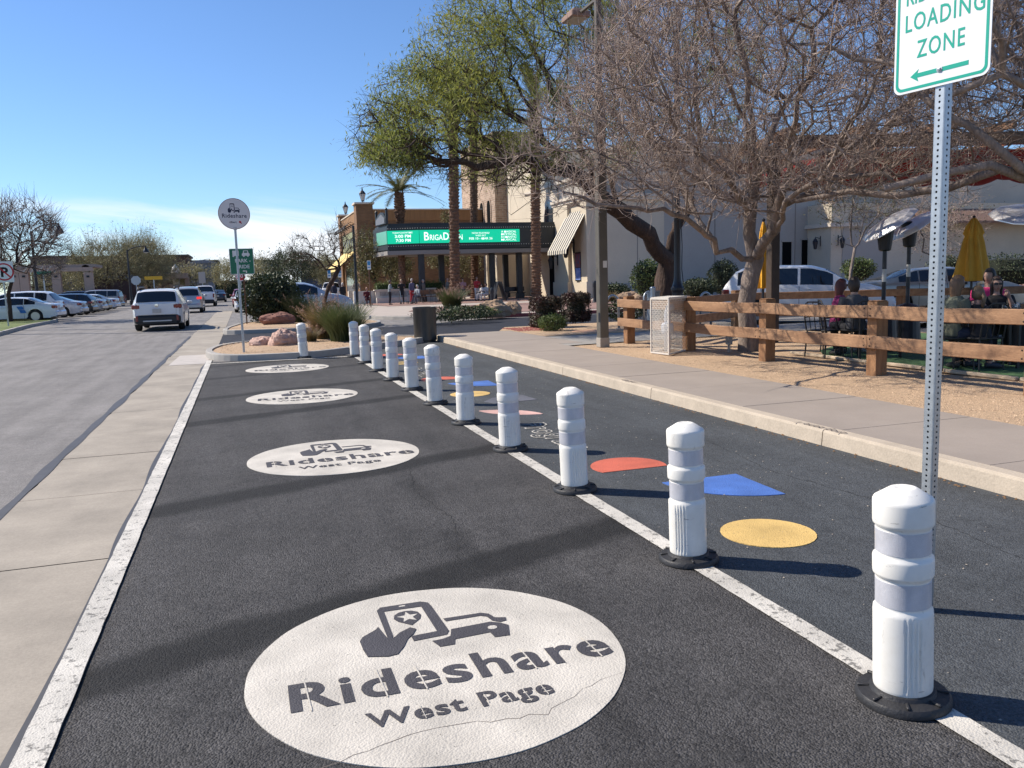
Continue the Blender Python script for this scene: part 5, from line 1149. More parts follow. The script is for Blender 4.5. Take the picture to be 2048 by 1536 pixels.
far_tree('young_tree', 'young tree with sunlit yellow leaves under the marquee behind the wide palm trunk', 910, 592, 70, [(880, 520, 28, 14, .4, 1.2), (930, 530, 32, 26, .5, 1.2), (895, 440, 10, 14, .1, .4)], 120, .08, M_ol, 1600, .20, ntw=700, ltw=.5, seed=17, rtw=.012, grp='young trees in front of the brick wall', spread=.14)
far_tree('thin_tree', 'thin leafless tree in front of the shaded white wall at right', 1870, 575, 30, [(1880, 440, 95, 75, 1, 1.6)], 240, .07, M_ol, 240, .12, ntw=1700, ltw=.6, seed=18, bark=M_barkg, tw=M_twig, rtw=.006, tipr=.007, up=.2)
far_tree('thin_tree', 'second thin tree with few yellow leaves against the shaded wall', 1700, 575, 31, [(1720, 400, 90, 60, 1, 1.6)], 200, .07, M_ol, 500, .12, ntw=1500, ltw=.6, seed=19, bark=M_barkg, tw=M_twigd, rtw=.006, tipr=.007, up=.0)
# ================================================================ palms
M_palm = mat('palm_bark', (0.23, 0.135, 0.085), .9, col2=(0.10, 0.055, 0.035), vscale=6, bump=.8, bscale=30, bdist=.03)
M_frond = leafmat('palm_fronds', (0.17, 0.17, 0.06), (0.09, 0.10, 0.035), .6, .2)
def palm(px, pyb, Y, pyt, r, lab, crown=True, bulge=0.0, seed=1, lean=0.0, rings=None):
    b = AY(px, pyb, Y); b.z = .13; tp = AY(px+lean, pyt, Y); H_ = tp.z-.13; dx = tp.x-b.x; rng = np.random.default_rng(seed)
    t = thing('palm_tree', lab, 'palm tree', (b.x, b.y, .12), 0, 'date palms around the marquee'); m = MB(); n = 18; nr = int(H_/.19); prof = []
    for i in range(nr):
        z = H_*i/nr; rr = r*(1.0+.25*math.exp(-z/.5)); 
        if bulge and z > H_-2.4: rr *= 1+bulge*math.sin(math.pi*min(1, (z-H_+2.4)/2.4))
        prof += [(rr*.92, z), (rr*1.10, z+.10*H_/nr/.19), (rr*1.16, z+.15*H_/nr/.19), (rr*.92, z+.165*H_/nr/.19)]
    def fn(q, z, a): return q*(1+.07*math.sin(a*7+z*9)+.05*math.sin(a*3-z*17))
    m.lathe(prof, n, fn=fn); m.v = [(x+dx*z/H_, y, z) for x, y, z in m.v]; obj('trunk', m, M_palm, t)
    if crown:
        V = []; F = []
        for k in range(26):
            a = 2*math.pi*k/26+rng.uniform(-.1, .1); el = rng.uniform(.05, 1.25); L_ = rng.uniform(3.0, 3.8); d0 = np.array((math.cos(a)*math.cos(el), math.sin(a)*math.cos(el), math.sin(el))); pts = []
            for i in range(13):
                f = i/12; pts.append(np.array((dx, 0, H_))+d0*L_*f+np.array((0, 0, -1.5*(f**2.2)*math.cos(el)*.9)))
            pts = np.array(pts); tt = np.gradient(pts, axis=0); tt /= np.linalg.norm(tt, axis=1)[:, None]; sd = np.cross(tt, (0, 0, 1)); sd /= np.maximum(np.linalg.norm(sd, axis=1), .1)[:, None]
            o = len(V); 
            for i in range(12):   # rachis
                pass
            for i in range(1, 12):
                for j in range(4):
                    f = j/4; p = pts[i]*(1-f)+pts[i+1 if i < 12 else i]*f; ll = .5*math.sin(math.pi*min(1, (i+f)/12.5))**.6+.05
                    for s in (-1, 1):
                        e = p+sd[i]*s*ll*.8+tt[i]*ll*.6+np.array((0, 0, -.10*ll+rng.uniform(-.05, .05))); wv = tt[i]*.035
                        o = len(V); V += [p-wv, p+wv, e]; F.append((o, o+1, o+2))
            for i in range(12):
                o = len(V); w_ = sd[i]*.03; V += [pts[i]-w_, pts[i]+w_, pts[i+1]]; F.append((o, o+1, o+2))
        o = obj('fronds', npmesh('fronds', V, F), M_frond, t); o['kind'] = 'stuff'
        m = MB()
        for k in range(60):
            a = rng.uniform(0, 6.28); z = H_-rng.uniform(0, 1.0); m.bar((dx+r*.8*math.cos(a), r*.8*math.sin(a), z-.2), (dx+r*1.5*math.cos(a), r*1.5*math.sin(a), z+.35), .07, .03)
        obj('frond_stubs', m, M_palm, t)
palm(806, 596, 62, 385, .25, 'date palm with full fronds rising behind the left end of the marquee', True, .55, 1, -8)
palm(910, 606, 48, 215, .285, 'thick ringed palm trunk covering the end of the marquee title', True, 0, 2, -4)
palm(950, 592, 66, 240, .30, 'palm trunk behind the marquee in front of the brick tower', True, .3, 3, -4)
palm(1073, 596, 55, 200, .32, 'ringed palm trunk in front of the arched window at the end of the marquee', True, 0, 4, -4)
# ================================================================ shrubs and grasses
def shrub(name, lab, c, rad, n, size, lm, seed=1, cat='shrub', grp=None, flat=.0, aspect=.5, boxy=1.0, lump=.18, stem=True, core=None, colour2=None):
    rng = np.random.default_rng(seed); v = rng.normal(0, 1, (n, 3)); v /= np.linalg.norm(v, axis=1)[:, None]
    if boxy != 1.0: v = np.sign(v)*np.abs(v)**boxy; v /= np.maximum(np.max(np.abs(v), 1), 1e-6)[:, None]**.75*np.linalg.norm(v, axis=1)[:, None]**.25
    f = rng.uniform(.62, 1.0, n)**.4; f *= np.array([1+lump*mnoise.noise(Vector(q*2.4)+Vector((seed, 0, 0))) for q in v]); P = v*f[:, None]*np.array(rad); P[:, 2] = np.maximum(P[:, 2]+rad[2], .03)
    t = thing(name, lab, cat, c, 0, grp); o = obj('foliage', leaves_mesh('foliage', P, size, aspect, rng=rng, k=1, spread=size*.3), lm, t); o['kind'] = 'stuff'
    if stem:
        m = MB(); k = 10
        for i in range(k):
            a = 6.28*i/k; m.tube([(0.05*math.cos(a), .05*math.sin(a), 0), (rad[0]*.5*math.cos(a), rad[1]*.5*math.sin(a), rad[2]*1.2)], [.02, .008], 5)
        obj('stems', m, M_barkd, t)
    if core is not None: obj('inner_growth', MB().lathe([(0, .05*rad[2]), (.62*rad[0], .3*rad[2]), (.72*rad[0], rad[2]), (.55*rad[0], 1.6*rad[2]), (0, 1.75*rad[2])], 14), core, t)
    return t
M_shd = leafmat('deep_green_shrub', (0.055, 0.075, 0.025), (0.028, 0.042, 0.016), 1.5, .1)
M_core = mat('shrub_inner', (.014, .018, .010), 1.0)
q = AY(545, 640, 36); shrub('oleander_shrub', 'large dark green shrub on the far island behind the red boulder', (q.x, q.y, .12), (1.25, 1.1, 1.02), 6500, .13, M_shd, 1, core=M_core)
m = MB()
M_pnk = leafmat('hedge_leaves', (0.055, 0.065, 0.035), (0.10, 0.035, 0.035), 2.2, .1)
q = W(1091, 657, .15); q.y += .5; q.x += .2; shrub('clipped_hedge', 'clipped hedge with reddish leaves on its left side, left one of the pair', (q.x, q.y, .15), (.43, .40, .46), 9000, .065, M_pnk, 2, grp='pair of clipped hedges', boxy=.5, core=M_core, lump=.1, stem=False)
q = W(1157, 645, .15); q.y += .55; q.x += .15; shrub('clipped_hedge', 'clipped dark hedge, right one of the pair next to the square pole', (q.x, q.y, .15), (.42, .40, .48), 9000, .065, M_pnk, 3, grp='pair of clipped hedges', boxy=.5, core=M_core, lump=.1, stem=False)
M_lg = leafmat('bright_shrub_leaves', (0.12, 0.16, 0.04), (0.06, 0.09, 0.025), 3, .2)
q = W(1108, 662, .15); shrub('low_shrub', 'small bright green shrub in front of the two clipped hedges', (q.x, q.y+.15, .15), (.42, .35, .22), 1500, .07, M_lg, 4)
q = W(1250, 640, .15); shrub('low_shrub', 'low green shrub behind the bike rack near the first fence post', (q.x, q.y, .15), (.75, .5, .32), 1800, .08, M_shd, 5)
q = W(905, 652, .1); o = W(920, 640, .13); shrub('ground_cover', 'dark green ground cover beside the metal bin at the plaza corner', (o.x-.3, o.y-.2, .13), (1.5, .9, .26), 3200, .08, M_shd, 6, cat='shrub', lump=.3)
o = W(968, 634, .13); shrub('ground_cover', 'lighter green ground cover left of the tan boulders', (o.x-.6, o.y+.2, .13), (1.2, .8, .22), 2600, .08, M_lg, 7, lump=.3)
for (px, pyb, Y, rw, rh, lab, mt) in ((1447, 580, 47, 1.0, 1.15, 'dark rounded shrub against the shaded wall behind the bike rack', M_shd), (1396, 585, 46, 1.2, .6, 'low dark shrub beside the black lantern post against the wall', M_shd), (1296, 582, 40, .9, 1.0, 'leafy green shrub left of the big dark trunk', M_lg),
      (1717, 552, 44, 1.0, .75, 'bright clipped round shrub between the two parked cars at right', M_lg), (1895, 560, 40, 1.2, .9, 'dark shrub against the wall left of the mustard umbrella', M_shd), (2010, 575, 40, 2.4, 1.1, 'dark hedge mass behind the seated group at right', M_shd), (1230, 585, 45, .9, .4, 'low shrub by the corner of the theatre wall', M_shd)):
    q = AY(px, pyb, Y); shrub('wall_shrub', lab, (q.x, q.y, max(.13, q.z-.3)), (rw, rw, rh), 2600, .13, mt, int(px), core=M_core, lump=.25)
def grass_clump(lab, c, r, h, n, mt, plume=None, npl=0, seed=1, wd=.012, grp='tall ornamental grasses', spread=.75):
    rng = np.random.default_rng(seed); t = thing('grass_clump', lab, 'grass', c, 0, grp); a = rng.uniform(0, 6.28, n); rr = r*np.sqrt(rng.uniform(0, 1, n))*.45
    b = np.stack([rr*np.cos(a), rr*np.sin(a), np.zeros(n)], 1); lean = rng.uniform(.05, 1, n)*spread; a2 = a+rng.normal(0, .5, n); H_ = h*rng.uniform(.55, 1.1, n)
    s = np.linspace(0, 1, 5); w = wd*(1-s*.9); out = []
    P = b[:, None]+np.stack([np.cos(a2)[:, None]*lean[:, None]*(s**1.7)[None]*H_[:, None], np.sin(a2)[:, None]*lean[:, None]*(s**1.7)[None]*H_[:, None], H_[:, None]*(s-.28*lean[:, None]*s**2.5)], -1)
    side = np.stack([-np.sin(a2+1), np.cos(a2+1), np.zeros(n)], 1)[:, None]*w[None, :, None]; V = np.stack([P-side, P+side], 2).reshape(-1, 3)
    i0 = (np.arange(n)*10)[:, None]+np.arange(4)[None]*2; F = np.stack([i0, i0+1, i0+3, i0+2], -1).reshape(-1, 4); o = obj('blades', npmesh('blades', V, F), mt, t); o['kind'] = 'stuff'
    if npl:
        idx = rng.choice(n, npl); e = P[idx, -1]; d = P[idx, -1]-P[idx, -2]; d /= np.linalg.norm(d, axis=1)[:, None]; k = 40; pp = np.repeat(e, k, 0)+np.repeat(d, k, 0)*rng.uniform(-.05, .22, npl*k)[:, None]
        o = obj('plumes', leaves_mesh('plumes', pp, .05, .25, rng=rng, k=1, spread=.012), plume, t); o['kind'] = 'stuff'
    return t
M_gr1 = leafmat('green_grass_blades', (0.12, 0.145, 0.05), (0.06, 0.085, 0.03), 1.5, .2); M_gr2 = leafmat('straw_grass_blades', (0.30, 0.21, 0.10), (0.15, 0.13, 0.05), 1.5, .2); M_plu = leafmat('pinkish_plumes', (0.42, 0.27, 0.20), (0.30, 0.19, 0.14), 3, .3)
q = W(692, 683, .13); grass_clump('green grass clump on the near island behind the last bollards', (q.x, q.y+.25, .13), .8, 1.05, 1500, M_gr1, None, 0, 1)
q = W(655, 680, .13); grass_clump('straw coloured grass clump with pink plumes on the near island', (q.x, q.y+.5, .13), .6, 1.05, 1000, M_gr2, M_plu, 55, 2)
q = W(745, 684, .13); grass_clump('small dry grass tuft between the bollards and the bin', (q.x, q.y+.2, .13), .35, .38, 380, M_gr2, None, 0, 3, wd=.008)
q = W(622, 684, .13); grass_clump('low brown grass at the left of the straw coloured clump', (q.x, q.y+.2, .13), .35, .40, 380, M_gr2, M_plu, 12, 4, wd=.008)
q = W(608, 645, .13); grass_clump('dark green grass clump on the far island beside the red boulder', (q.x, q.y+.2, .13), .75, 1.25, 1100, M_shd, M_plu, 10, 5)
q = W(905, 618, .13); grass_clump('sunlit fountain grass with pink plumes at the foot of the thick palm', (q.x, q.y+.1, .13), .95, 1.15, 1500, M_gr1, M_plu, 90, 6)
q = W(1222, 585, .13); q = AY(1222, 590, 44); grass_clump('dry grass tuft at the shaded wall behind the square pole', (q.x, q.y, .13), .4, .7, 300, M_gr2, None, 0, 7)
# boulders
def boulder(lab, c, dims, mt, seed, rot=0, grp=None):
    m = MB(); nu, nv = 30, 20; V = []
    for j in range(nv+1):
        ph = math.pi*j/nv
        for i in range(nu):
            th = 2*math.pi*i/nu; v = Vector((math.sin(ph)*math.cos(th), math.sin(ph)*math.sin(th), math.cos(ph))); f = 1+.30*mnoise.noise(v*1.3+Vector((seed*5.1, 0, 0)))+.20*abs(mnoise.noise(v*2.6+Vector((seed, 2, 0))))-.16*abs(mnoise.noise(v*5.1+Vector((seed, 5, 1))))
            c2 = mnoise.cell(v*1.9+Vector((seed, 0, 0))) if hasattr(mnoise, 'cell') else 0
            V.append((v.x*f*dims[0], v.y*f*dims[1], max(-.02, v.z*f*dims[2]+dims[2]*.30)))
    F = [(j*nu+i, j*nu+(i+1) % nu, (j+1)*nu+(i+1) % nu, (j+1)*nu+i) for j in range(nv) for i in range(nu)]
    m.add(V, [tuple(reversed(f)) for f in F]); o = obj('boulder', m, mt, None); o.location = c; o.rotation_euler = (0, 0, rot); smooth_angle(o, 14); return tagit(o, lab, 'boulder', grp)
M_bp = mat('pink_rock', (0.60, 0.40, 0.32), .9, col2=(0.36, 0.23, 0.19), vscale=4, bump=.9, bscale=9, bdist=.06, fine=.12, fscale=14)
M_bt = mat('tan_rock', (0.42, 0.29, 0.185), .9, col2=(0.27, 0.18, 0.115), vscale=3, bump=.6, bscale=8, bdist=.05)
M_br = mat('red_rock', (0.25, 0.115, 0.085), .9, var=.2, vscale=3, bump=.6, bscale=8, bdist=.05)
q = W(570, 692, .13); boulder('jagged pink boulder on the near gravel island beside the lone bollard', (q.x-.02, q.y+.35, .12), (.34, .32, .31), M_bp, 3)
q = W(528, 692, .13); boulder('low pale pink rock at the left of the jagged pink boulder', (q.x, q.y+.35, .10), (.34, .28, .19), M_bp, 5, .4)
q = AY(555, 643, 33.5); boulder('dull red boulder in front of the dark shrub on the far island', (q.x, 33.5, .12), (.60, .35, .36), M_br, 6)
q = W(992, 632, .13); boulder('larger rounded tan boulder at the plaza corner', (q.x, q.y+.4, .1), (.82, .55, .50), M_bt, 7, .2, 'tan boulders at the plaza corner')
q = W(1028, 628, .13); boulder('smaller tan boulder, right one at the plaza corner', (q.x, q.y+.4, .1), (.50, .45, .42), M_bt, 8, .8, 'tan boulders at the plaza corner')
for i, (px, Y, s, lab) in enumerate(((1255, 44, .8, 'left grey boulder along the shaded wall'), (1290, 43, .9, 'right grey boulder beside the leafy shrub along the shaded wall'))):
    q = AY(px, 585, Y); boulder(lab, (q.x, Y, .1), (s, .6, .45), M_bt, 9+i, 0, 'boulders along the shaded wall')
# ================================================================ buildings
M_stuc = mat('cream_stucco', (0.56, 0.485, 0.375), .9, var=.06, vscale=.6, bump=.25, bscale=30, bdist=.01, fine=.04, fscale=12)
M_stush = mat('shaded_stucco', (0.365, 0.34, 0.305), .9, var=.06, vscale=.35, bump=.25, bscale=30, bdist=.01, fine=.04, fscale=12)  # darker copy of the stucco: the side wall's shade is put into its colour
M_tbr = brick_mat('tower_brick', (0.44, 0.31, 0.22), (0.27, 0.175, 0.12), (0.42, 0.35, 0.28), .6, .2, ms=.025)
M_bbr = brick_mat('brown_brick', (0.235, 0.125, 0.058), (0.175, 0.09, 0.043), (0.16, 0.11, 0.07), .40, .14, ms=.012, bump=.2)
M_dk = mat('dark_window', (.006, .007, .008), .9, spec=.05); M_gls = mat('window_glass', (.05, .07, .09), .06, metal=.4, spec=.8)
M_mar = mat('marquee_dark', (0.022, 0.028, 0.033), .5, var=.15, vscale=1); M_marg = mat('marquee_grey', (.16, .165, .18), .5); M_sof = mat('soffit_grey', (.26, .24, .22), .8)
M_cap = mat('stone_cap', (0.58, .51, .42), .8, var=.06)
YM = 60.0; XF = AY(1117, 500, YM).x; YC = AX(1178, 500, XF).y; ZB = .13
def bx(x0, x1, y0, y1, z0, z1): return MB().box(((x0+x1)/2, (y0+y1)/2, (z0+z1)/2), (x1-x0, y1-y0, z1-z0))
th = thing('theatre_building', 'cream stucco theatre with brick tower, striped awning and long shaded side wall', 'building', (XF, YC, ZB))
def TP(name, mb, m, **k): return obj(name, mb, m, th, world=True, **k)
yA = AX(1117, 500, XF).y; zF = AX(1150, 400, XF).z; YB = YC-2.7; XB = AY(1662, 480, YB).x
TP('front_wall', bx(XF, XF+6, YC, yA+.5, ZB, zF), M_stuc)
TP('side_wall', bx(XF+.3, XB+.5, YC+.02, YC+14, ZB, 8.8), M_stush)
TP('rear_block', bx(XF+6, 85, YC+6, YC+34, ZB, 12.2), M_stush)
TP('front_wall', bx(XF+.2, XF+8, yA+.5, AX(1012, 400, XF).y, ZB, 11.6), M_stuc)
for y0, y1, d in ((YC-.12, YC+.95, .22), (AX(1140, 500, XF).y-.2, yA+.35, .25)):
    TP('pilaster', bx(XF-d, XF+.1, y0, y1, ZB, zF-.25), M_stuc); TP('plinth', bx(XF-d-.10, XF+.1, y0-.08, y1+.08, ZB, 1.3), M_stuc)
TP('cornice', bx(XF-.42, XF+6.2, YC-.3, yA+.5, zF, zF+.22), M_cap); TP('cornice', bx(XF-.30, XF+6.1, YC-.2, yA+.5, zF-.2, zF), M_cap)
TP('roof_coping', bx(XF+.1, XB+.6, YC-.12, YC+14.1, 8.8, 9.0), M_cap)
TP('base_course', bx(XF+.3, XB, YC-.06, YC+.1, ZB, 1.1), M_stush)
for px in (1275, 1430, 1590): q = AY(px, 500, YC); TP('wall_joint', bx(q.x-.03, q.x+.03, YC-.004, YC+.05, 1.1, 8.8), mat('joint_grey', (.22, .2, .18), .9))  # darker strips along the wall's panel joints
# poster case, door, arch window on the street front
def on_front(px0, px1, py0, py1, dx=.0): a = AX(px0, py0, XF-dx); b = AX(px1, py1, XF-dx); return min(a.y, b.y), max(a.y, b.y), min(a.z, b.z), max(a.z, b.z)
y0, y1, z0, z1 = on_front(1152, 1165, 505, 562); TP('poster_case', bx(XF-.10, XF, y0, y1, z0, z1), M_mar)
M_post = mat('poster_print', (.30, .06, .05), .4, col2=(.05, .10, .25), vscale=3, detail=2); TP('poster', bx(XF-.115, XF-.10, y0+.1, y1-.1, z0+1.0, z1-.1), M_post)
TP('poster', bx(XF-.115, XF-.10, y0+.1, y1-.1, z0+.1, z0+.95), mat('blue_poster', (.03, .16, .62), .4, col2=(.35, .4, .7), vscale=4, detail=2))
y0, y1, z0, z1 = on_front(1102, 1118, 500, 590, 0); TP('door', bx(XF-.06, XF+.1, y0, y1+.3, ZB, 3.6), M_dk)
y0, y1, _, _ = on_front(1085, 1117, 440, 445); zt = AX(1100, 400, XF).z; m = MB(); cy = (y0+y1)/2+.2; rw = (y1-y0)/2*.8; zb = AX(1100, 446, XF).z; zs = zt-rw*1.25
arch = lambda w, zb_, zs_, k=1.25: [(cy-w, zb_), (cy+w, zb_)]+[(cy+w*math.cos(a), zs_+k*w*math.sin(a)) for a in np.linspace(0, math.pi, 16)]
AMT = Matrix(((0, 0, 1, 0), (1, 0, 0, 0), (0, 1, 0, 0), (0, 0, 0, 1)))
TP('arch_surround', xf(MB().prism(arch(rw+.35, zb, zs), XF+.20-.12, XF+.20-.002), AMT), M_cap)
TP('arch_window', xf(MB().prism(arch(rw, zb, zs), XF+.05, XF+.09), AMT), M_gls)
m = MB(); m.box((XF+.04, cy-.35*rw, (zb+zt)/2-.2), (.06, .08, zt-zb-.6)).box((XF+.04, cy+.35*rw, (zb+zt)/2-.2), (.06, .08, zt-zb-.6)).box((XF+.04, cy, zs), (.06, 2*rw, .07)); TP('mullion', m, M_mar)
# lanterns on brackets
def wall_lantern(x, y, z, s, par, dirx=-1, diry=0):
    o = MB().lathe([(.05*s, z-.35*s), (.12*s, z-.3*s), (.2*s, z+.25*s), (.22*s, z+.27*s), (.12*s, z+.45*s), (.03*s, z+.55*s), (0, z+.7*s)], 8, (x+dirx*.5*s, y+diry*.5*s, 0)); o.bar((x, y, z+.5*s), (x+dirx*.5*s, y+diry*.5*s, z+.62*s), .05*s); o.bar((x, y, z-.1), (x, y, z+.7*s), .07*s); obj('wall_lantern', o, M_blk, par, world=True)
q = AX(1150, 495, XF); wall_lantern(XF-.1, q.y, q.z-.3, 1.3, th); q = AX(1122, 515, XF); wall_lantern(XF-.3, q.y, q.z-.5, 1.1, th)
# tower
XT = XF-.25; YT = AX(990, 400, XT).y; XT1 = AY(1013, 400, YT).x; YT2 = AX(924, 400, XT).y
TP('brick_tower', bx(XT, XT1+3, YT, YT2, ZB, 15.5), M_tbr)
TP('tower_return', bx(XT1+.05, XT1+6, YT-3.5, YT+4, ZB, 11.8), M_stuc)
for (p0, p1, pt) in ((934, 939, 417), (960, 967, 407), (974, 981, 402)):
    a = AX(p0, pt, XT); b = AX(p1, pt, XT); cy = (a.y+b.y)/2; w = abs(a.y-b.y)/2; zb = 6.2; zs = a.z-w
    TP('arch_window', xf(MB().prism(arch(w, zb, zs, 1.0), XT-.02, XT-.001), AMT), M_dk); TP('arch_surround', xf(ring(arch(w+.22, zb-.2, zs, 1.05), arch(w, zb, zs, 1.0), 0, XT-.06), AMT), M_tbr)
TP('ledge', bx(XT-.25, XT1+.4, YT-.25, YT2, 5.9, 6.15), M_cap)
# striped awning
M_sw = mat('awning_cream', (.60, .55, .45), .8, var=.05); M_sb = mat('awning_navy', (.03, .035, .06), .8)
t0, t1, b0, b1 = AX(1127, 428, XF-.05), AX(1166, 421, XF-.05), AX(1103, 503, XF-1.7), AX(1140, 499, XF-1.7)
ya_, yb_ = (t0.y+b0.y)/2, (t1.y+b1.y)/2; ns = 17
for k in range(ns):
    f0, f1 = k/ns, (k+1)/ns; u0, u1 = ya_+(yb_-ya_)*f0, ya_+(yb_-ya_)*f1; zt_ = (t0.z+t1.z)/2; zb_ = (b0.z+b1.z)/2
    P = [(XF-.05, u0, zt_), (XF-.05, u1, zt_), (XF-1.7, u1, zb_), (XF-1.7, u0, zb_), (XF-1.72, u0, zb_-.25), (XF-1.72, u1, zb_-.25)]
    P2 = [(x+.02, y, z-.03) for x, y, z in P]; TP('awning_stripe', MB().add(P+P2, [(0,1,2,3), (3,2,5,4), (9,8,7,6), (10,11,8,9), (0,3,9,6), (1,7,8,2), (3,4,10,9), (2,8,11,5)]), M_sb if k % 2 else M_sw)
# far right block with lit return face
TP('side_block', bx(XB, 95, YB, YC+14, ZB, AX(1650, 408, XB).z), M_stuc)
zc = AX(1650, 455, XB).z; TP('string_course', bx(XB-.28, XB+2.6, YB-.28, YC+.5, zc, zc+.3), M_cap)
q = AY(1880, 420, YB); TP('tile_roof', MB().add([(q.x-3, YB-.02, q.z+.1), (94, YB-.02, q.z+.1), (94, YB-2.2, q.z-1.0), (q.x-3, YB-2.2, q.z-1.0), (q.x-3, YB-.02, q.z-.2), (94, YB-.02, q.z-.2), (94, YB-2.2, q.z-1.15), (q.x-3, YB-2.2, q.z-1.15)], [(3,2,1,0), (4,5,6,7), (2,3,7,6), (0,4,7,3)]), mat('clay_tile', (.20, .115, .08), .85, var=.25, vscale=3, stretch=(6, 1, 1)))
for px0, px1, pa, pb in ((1565, 1582, 484, 530), (1604, 1623, 480, 530)):
    a, b = AY(px0, pa, YC), AY(px1, pb, YC); TP('window', bx(a.x, b.x, YC-.03, YC+.1, b.z, a.z), M_dk); TP('window_surround', ring([(a.x-.08, b.z-.08), (b.x+.08, b.z-.08), (b.x+.08, a.z+.08), (a.x-.08, a.z+.08)], [(a.x, b.z), (b.x, b.z), (b.x, a.z), (a.x, a.z)], 0, 0) and bx(a.x-.1, b.x+.1, YC-.06, YC, a.z, a.z+.12), M_stush)
q = AX(1641, 490, XB); wall_lantern(XB, q.y, q.z, .95, th); q = AY(1676, 488, YB); wall_lantern(q.x, YB, q.z, .95, th, 0, -1)
q = AY(1730, 480, YB); 
TP('arch_recess', MB().prism([(q.x-2.1, ZB), (q.x+2.1, ZB)]+[(q.x+2.1*math.cos(a), 4.2+1.9*math.sin(a)) for a in np.linspace(0, math.pi, 20)], 0, .05, Matrix(((1,0,0,0),(0,0,-1,YB),(0,1,0,0),(0,0,0,1)))), M_stush)
# ---- marquee
P1 = AY(838, 460, YM); zT, zB_ = AY(1000, 446, YM).z, AY(1000, 498, YM).z; zs1, zs0 = AY(900, 459.5, YM).z, AY(900, 485.5, YM).z
k = 1.0
for k in np.linspace(.5, 6, 60):
    p = Vector((P1.x-.95*k, YM+.31*k)); 
    c = MB3.transposed() @ Vector((p.x, p.y, 4.5-CAMH))
    if CXP+FPX*c.x/-c.z < 776: break
P2 = p; P3 = Vector((P2.x-.3, AX(754, 470, P2.x-.3).y)); P0 = Vector((XF+.1, YM)); foot = [(P0.x, P0.y), (P0.x, P3.y+2), (P3.x, P3.y+2), (P3.x, P3.y), (P2.x, P2.y), (P1.x, YM)]
mq = thing('marquee', 'long dark theatre marquee with green lit screens reading BRIGADOON showtimes', 'marquee', (P1.x, YM, ZB))
def MQ(name, mb, m, **k_): return obj(name, mb, m, mq, world=True, **k_)
def off(f, d):
    n = len(f); out = []
    for i in range(n):
        a, b, c = Vector(f[i-1]), Vector(f[i]), Vector(f[(i+1) % n]); d1 = (b-a).normalized(); d2 = (c-b).normalized(); n1 = Vector((-d1.y, d1.x)); n2 = Vector((-d2.y, d2.x)); h = (n1+n2); h = h/max(.3, h.length_squared)*2; out.append(tuple(b+h*d))
    return out
MQ('body', MB().prism(off(foot, -.0), zB_+.12, zT-.12), M_mar)
MQ('top_cornice', MB().prism(off(foot, .14), zT-.12, zT+.06), M_mar); MQ('bottom_cornice', MB().prism(off(foot, .12), zB_+.02, zB_+.30), M_mar)
MQ('soffit', MB().prism(off(foot, -.05), zB_-.28, zB_+.02), M_sof); MQ('trim_band', MB().prism(off(foot, .07), zs0-.30, zs0-.24), M_marg); MQ('trim_band', MB().prism(off(foot, .07), zs1+.22, zs1+.27), M_marg)
M_scr = mat('green_screen', (0.0, 0.25, 0.15), .4, emit=((0.0, 0.42, 0.235), 1.0)); M_scr2 = mat('dull_screen', (.10, .25, .20), .4, emit=((.08, .28, .2), .6)); M_lett = mat('screen_letters', (.7, .7, .7), .5, emit=((.85, .95, .9), .9))
X1 = AY(1039, 470, YM).x
segs = [((P1.x, YM), (X1, YM), M_scr), ((P2.x, P2.y), (P1.x, YM), M_scr), ((P3.x, P3.y), (P2.x, P2.y), M_scr2)]
FM = []
for a, b, mt in segs:
    a, b = Vector((*a, 0)), Vector((*b, 0)); m_ = face_mtx(Vector((a.x, a.y, zs0)), (b-a)); L_ = (b-a).length; FM.append((m_, L_)); nPan = max(1, int(L_/1.3))
    MQ('screen', xf(MB().prism([(0.01, 0), (L_-.01, 0), (L_-.01, zs1-zs0), (.01, zs1-zs0)], 0.01, .05), m_), mt)
hS = zs1-zs0
def MT(s, seg, f0, f1, yb_, cap, bold=.006):
    me = text_mesh(s, 1.0, bold=bold, align='LEFT'); c_ = np.array([v.co[:] for v in me.vertices]); mn, mx = c_.min(0), c_.max(0); L_ = FM[seg][1]
    me.transform(FM[seg][0] @ Matrix.Translation((L_*f0, hS*yb_, .056)) @ Matrix.Diagonal((L_*(f1-f0)/(mx[0]-mn[0]), hS*cap/mx[1], 1, 1)) @ Matrix.Translation((-mn[0], 0, 0))); MQ('lettering', me, M_lett)
hS = zs1-zs0
MT('B', 0, .045, .092, .22, .62, .012); MT('RIGA', 0, .100, .225, .22, .42, .005); MT('D', 0, .232, .285, .24, .55, .012); MT('OON', 0, .292, .42, .22, .42, .005)
MT('NOW PLAYING!', 0, .515, .69, .66, .13); MT('WED-SAT', 0, .55, .655, .47, .12); MT('FEB 10 - MAR 26', 0, .485, .72, .22, .17, .012)
for i, s in enumerate(('A MAGICAL', 'MYSTICAL', 'ROMANTIC', 'MUSICAL')): MT(s, 0, .81, .965, .74-.21*i, .15, .008)
MT("TODAY'S SHOWTIMES", 1, .17, .80, .77, .12); MT('3:00 PM', 1, .24, .74, .46, .22, .015); MT('7:30 PM', 1, .27, .73, .14, .22, .015)
bl = MB()
for (m_, L_), zz in [(f, z) for f in FM[:2] for z in (hS+.15, -.17)]:
    k = int(L_/.17)
    for i in range(k):
        c = m_ @ Vector(((i+.5)*L_/k, zz, .09)); bl.box(tuple(c), (.055, .055, .055))
for zz in (hS+.15, -.17):
    for i in range(16): bl.box((X1+(i+.5)*.2, YM-.09, zs0+zz), (.055, .055, .055))
o = MQ('bulbs', bl, mat('marquee_bulbs', (.55, .53, .48), .4)); o['kind'] = 'stuff'
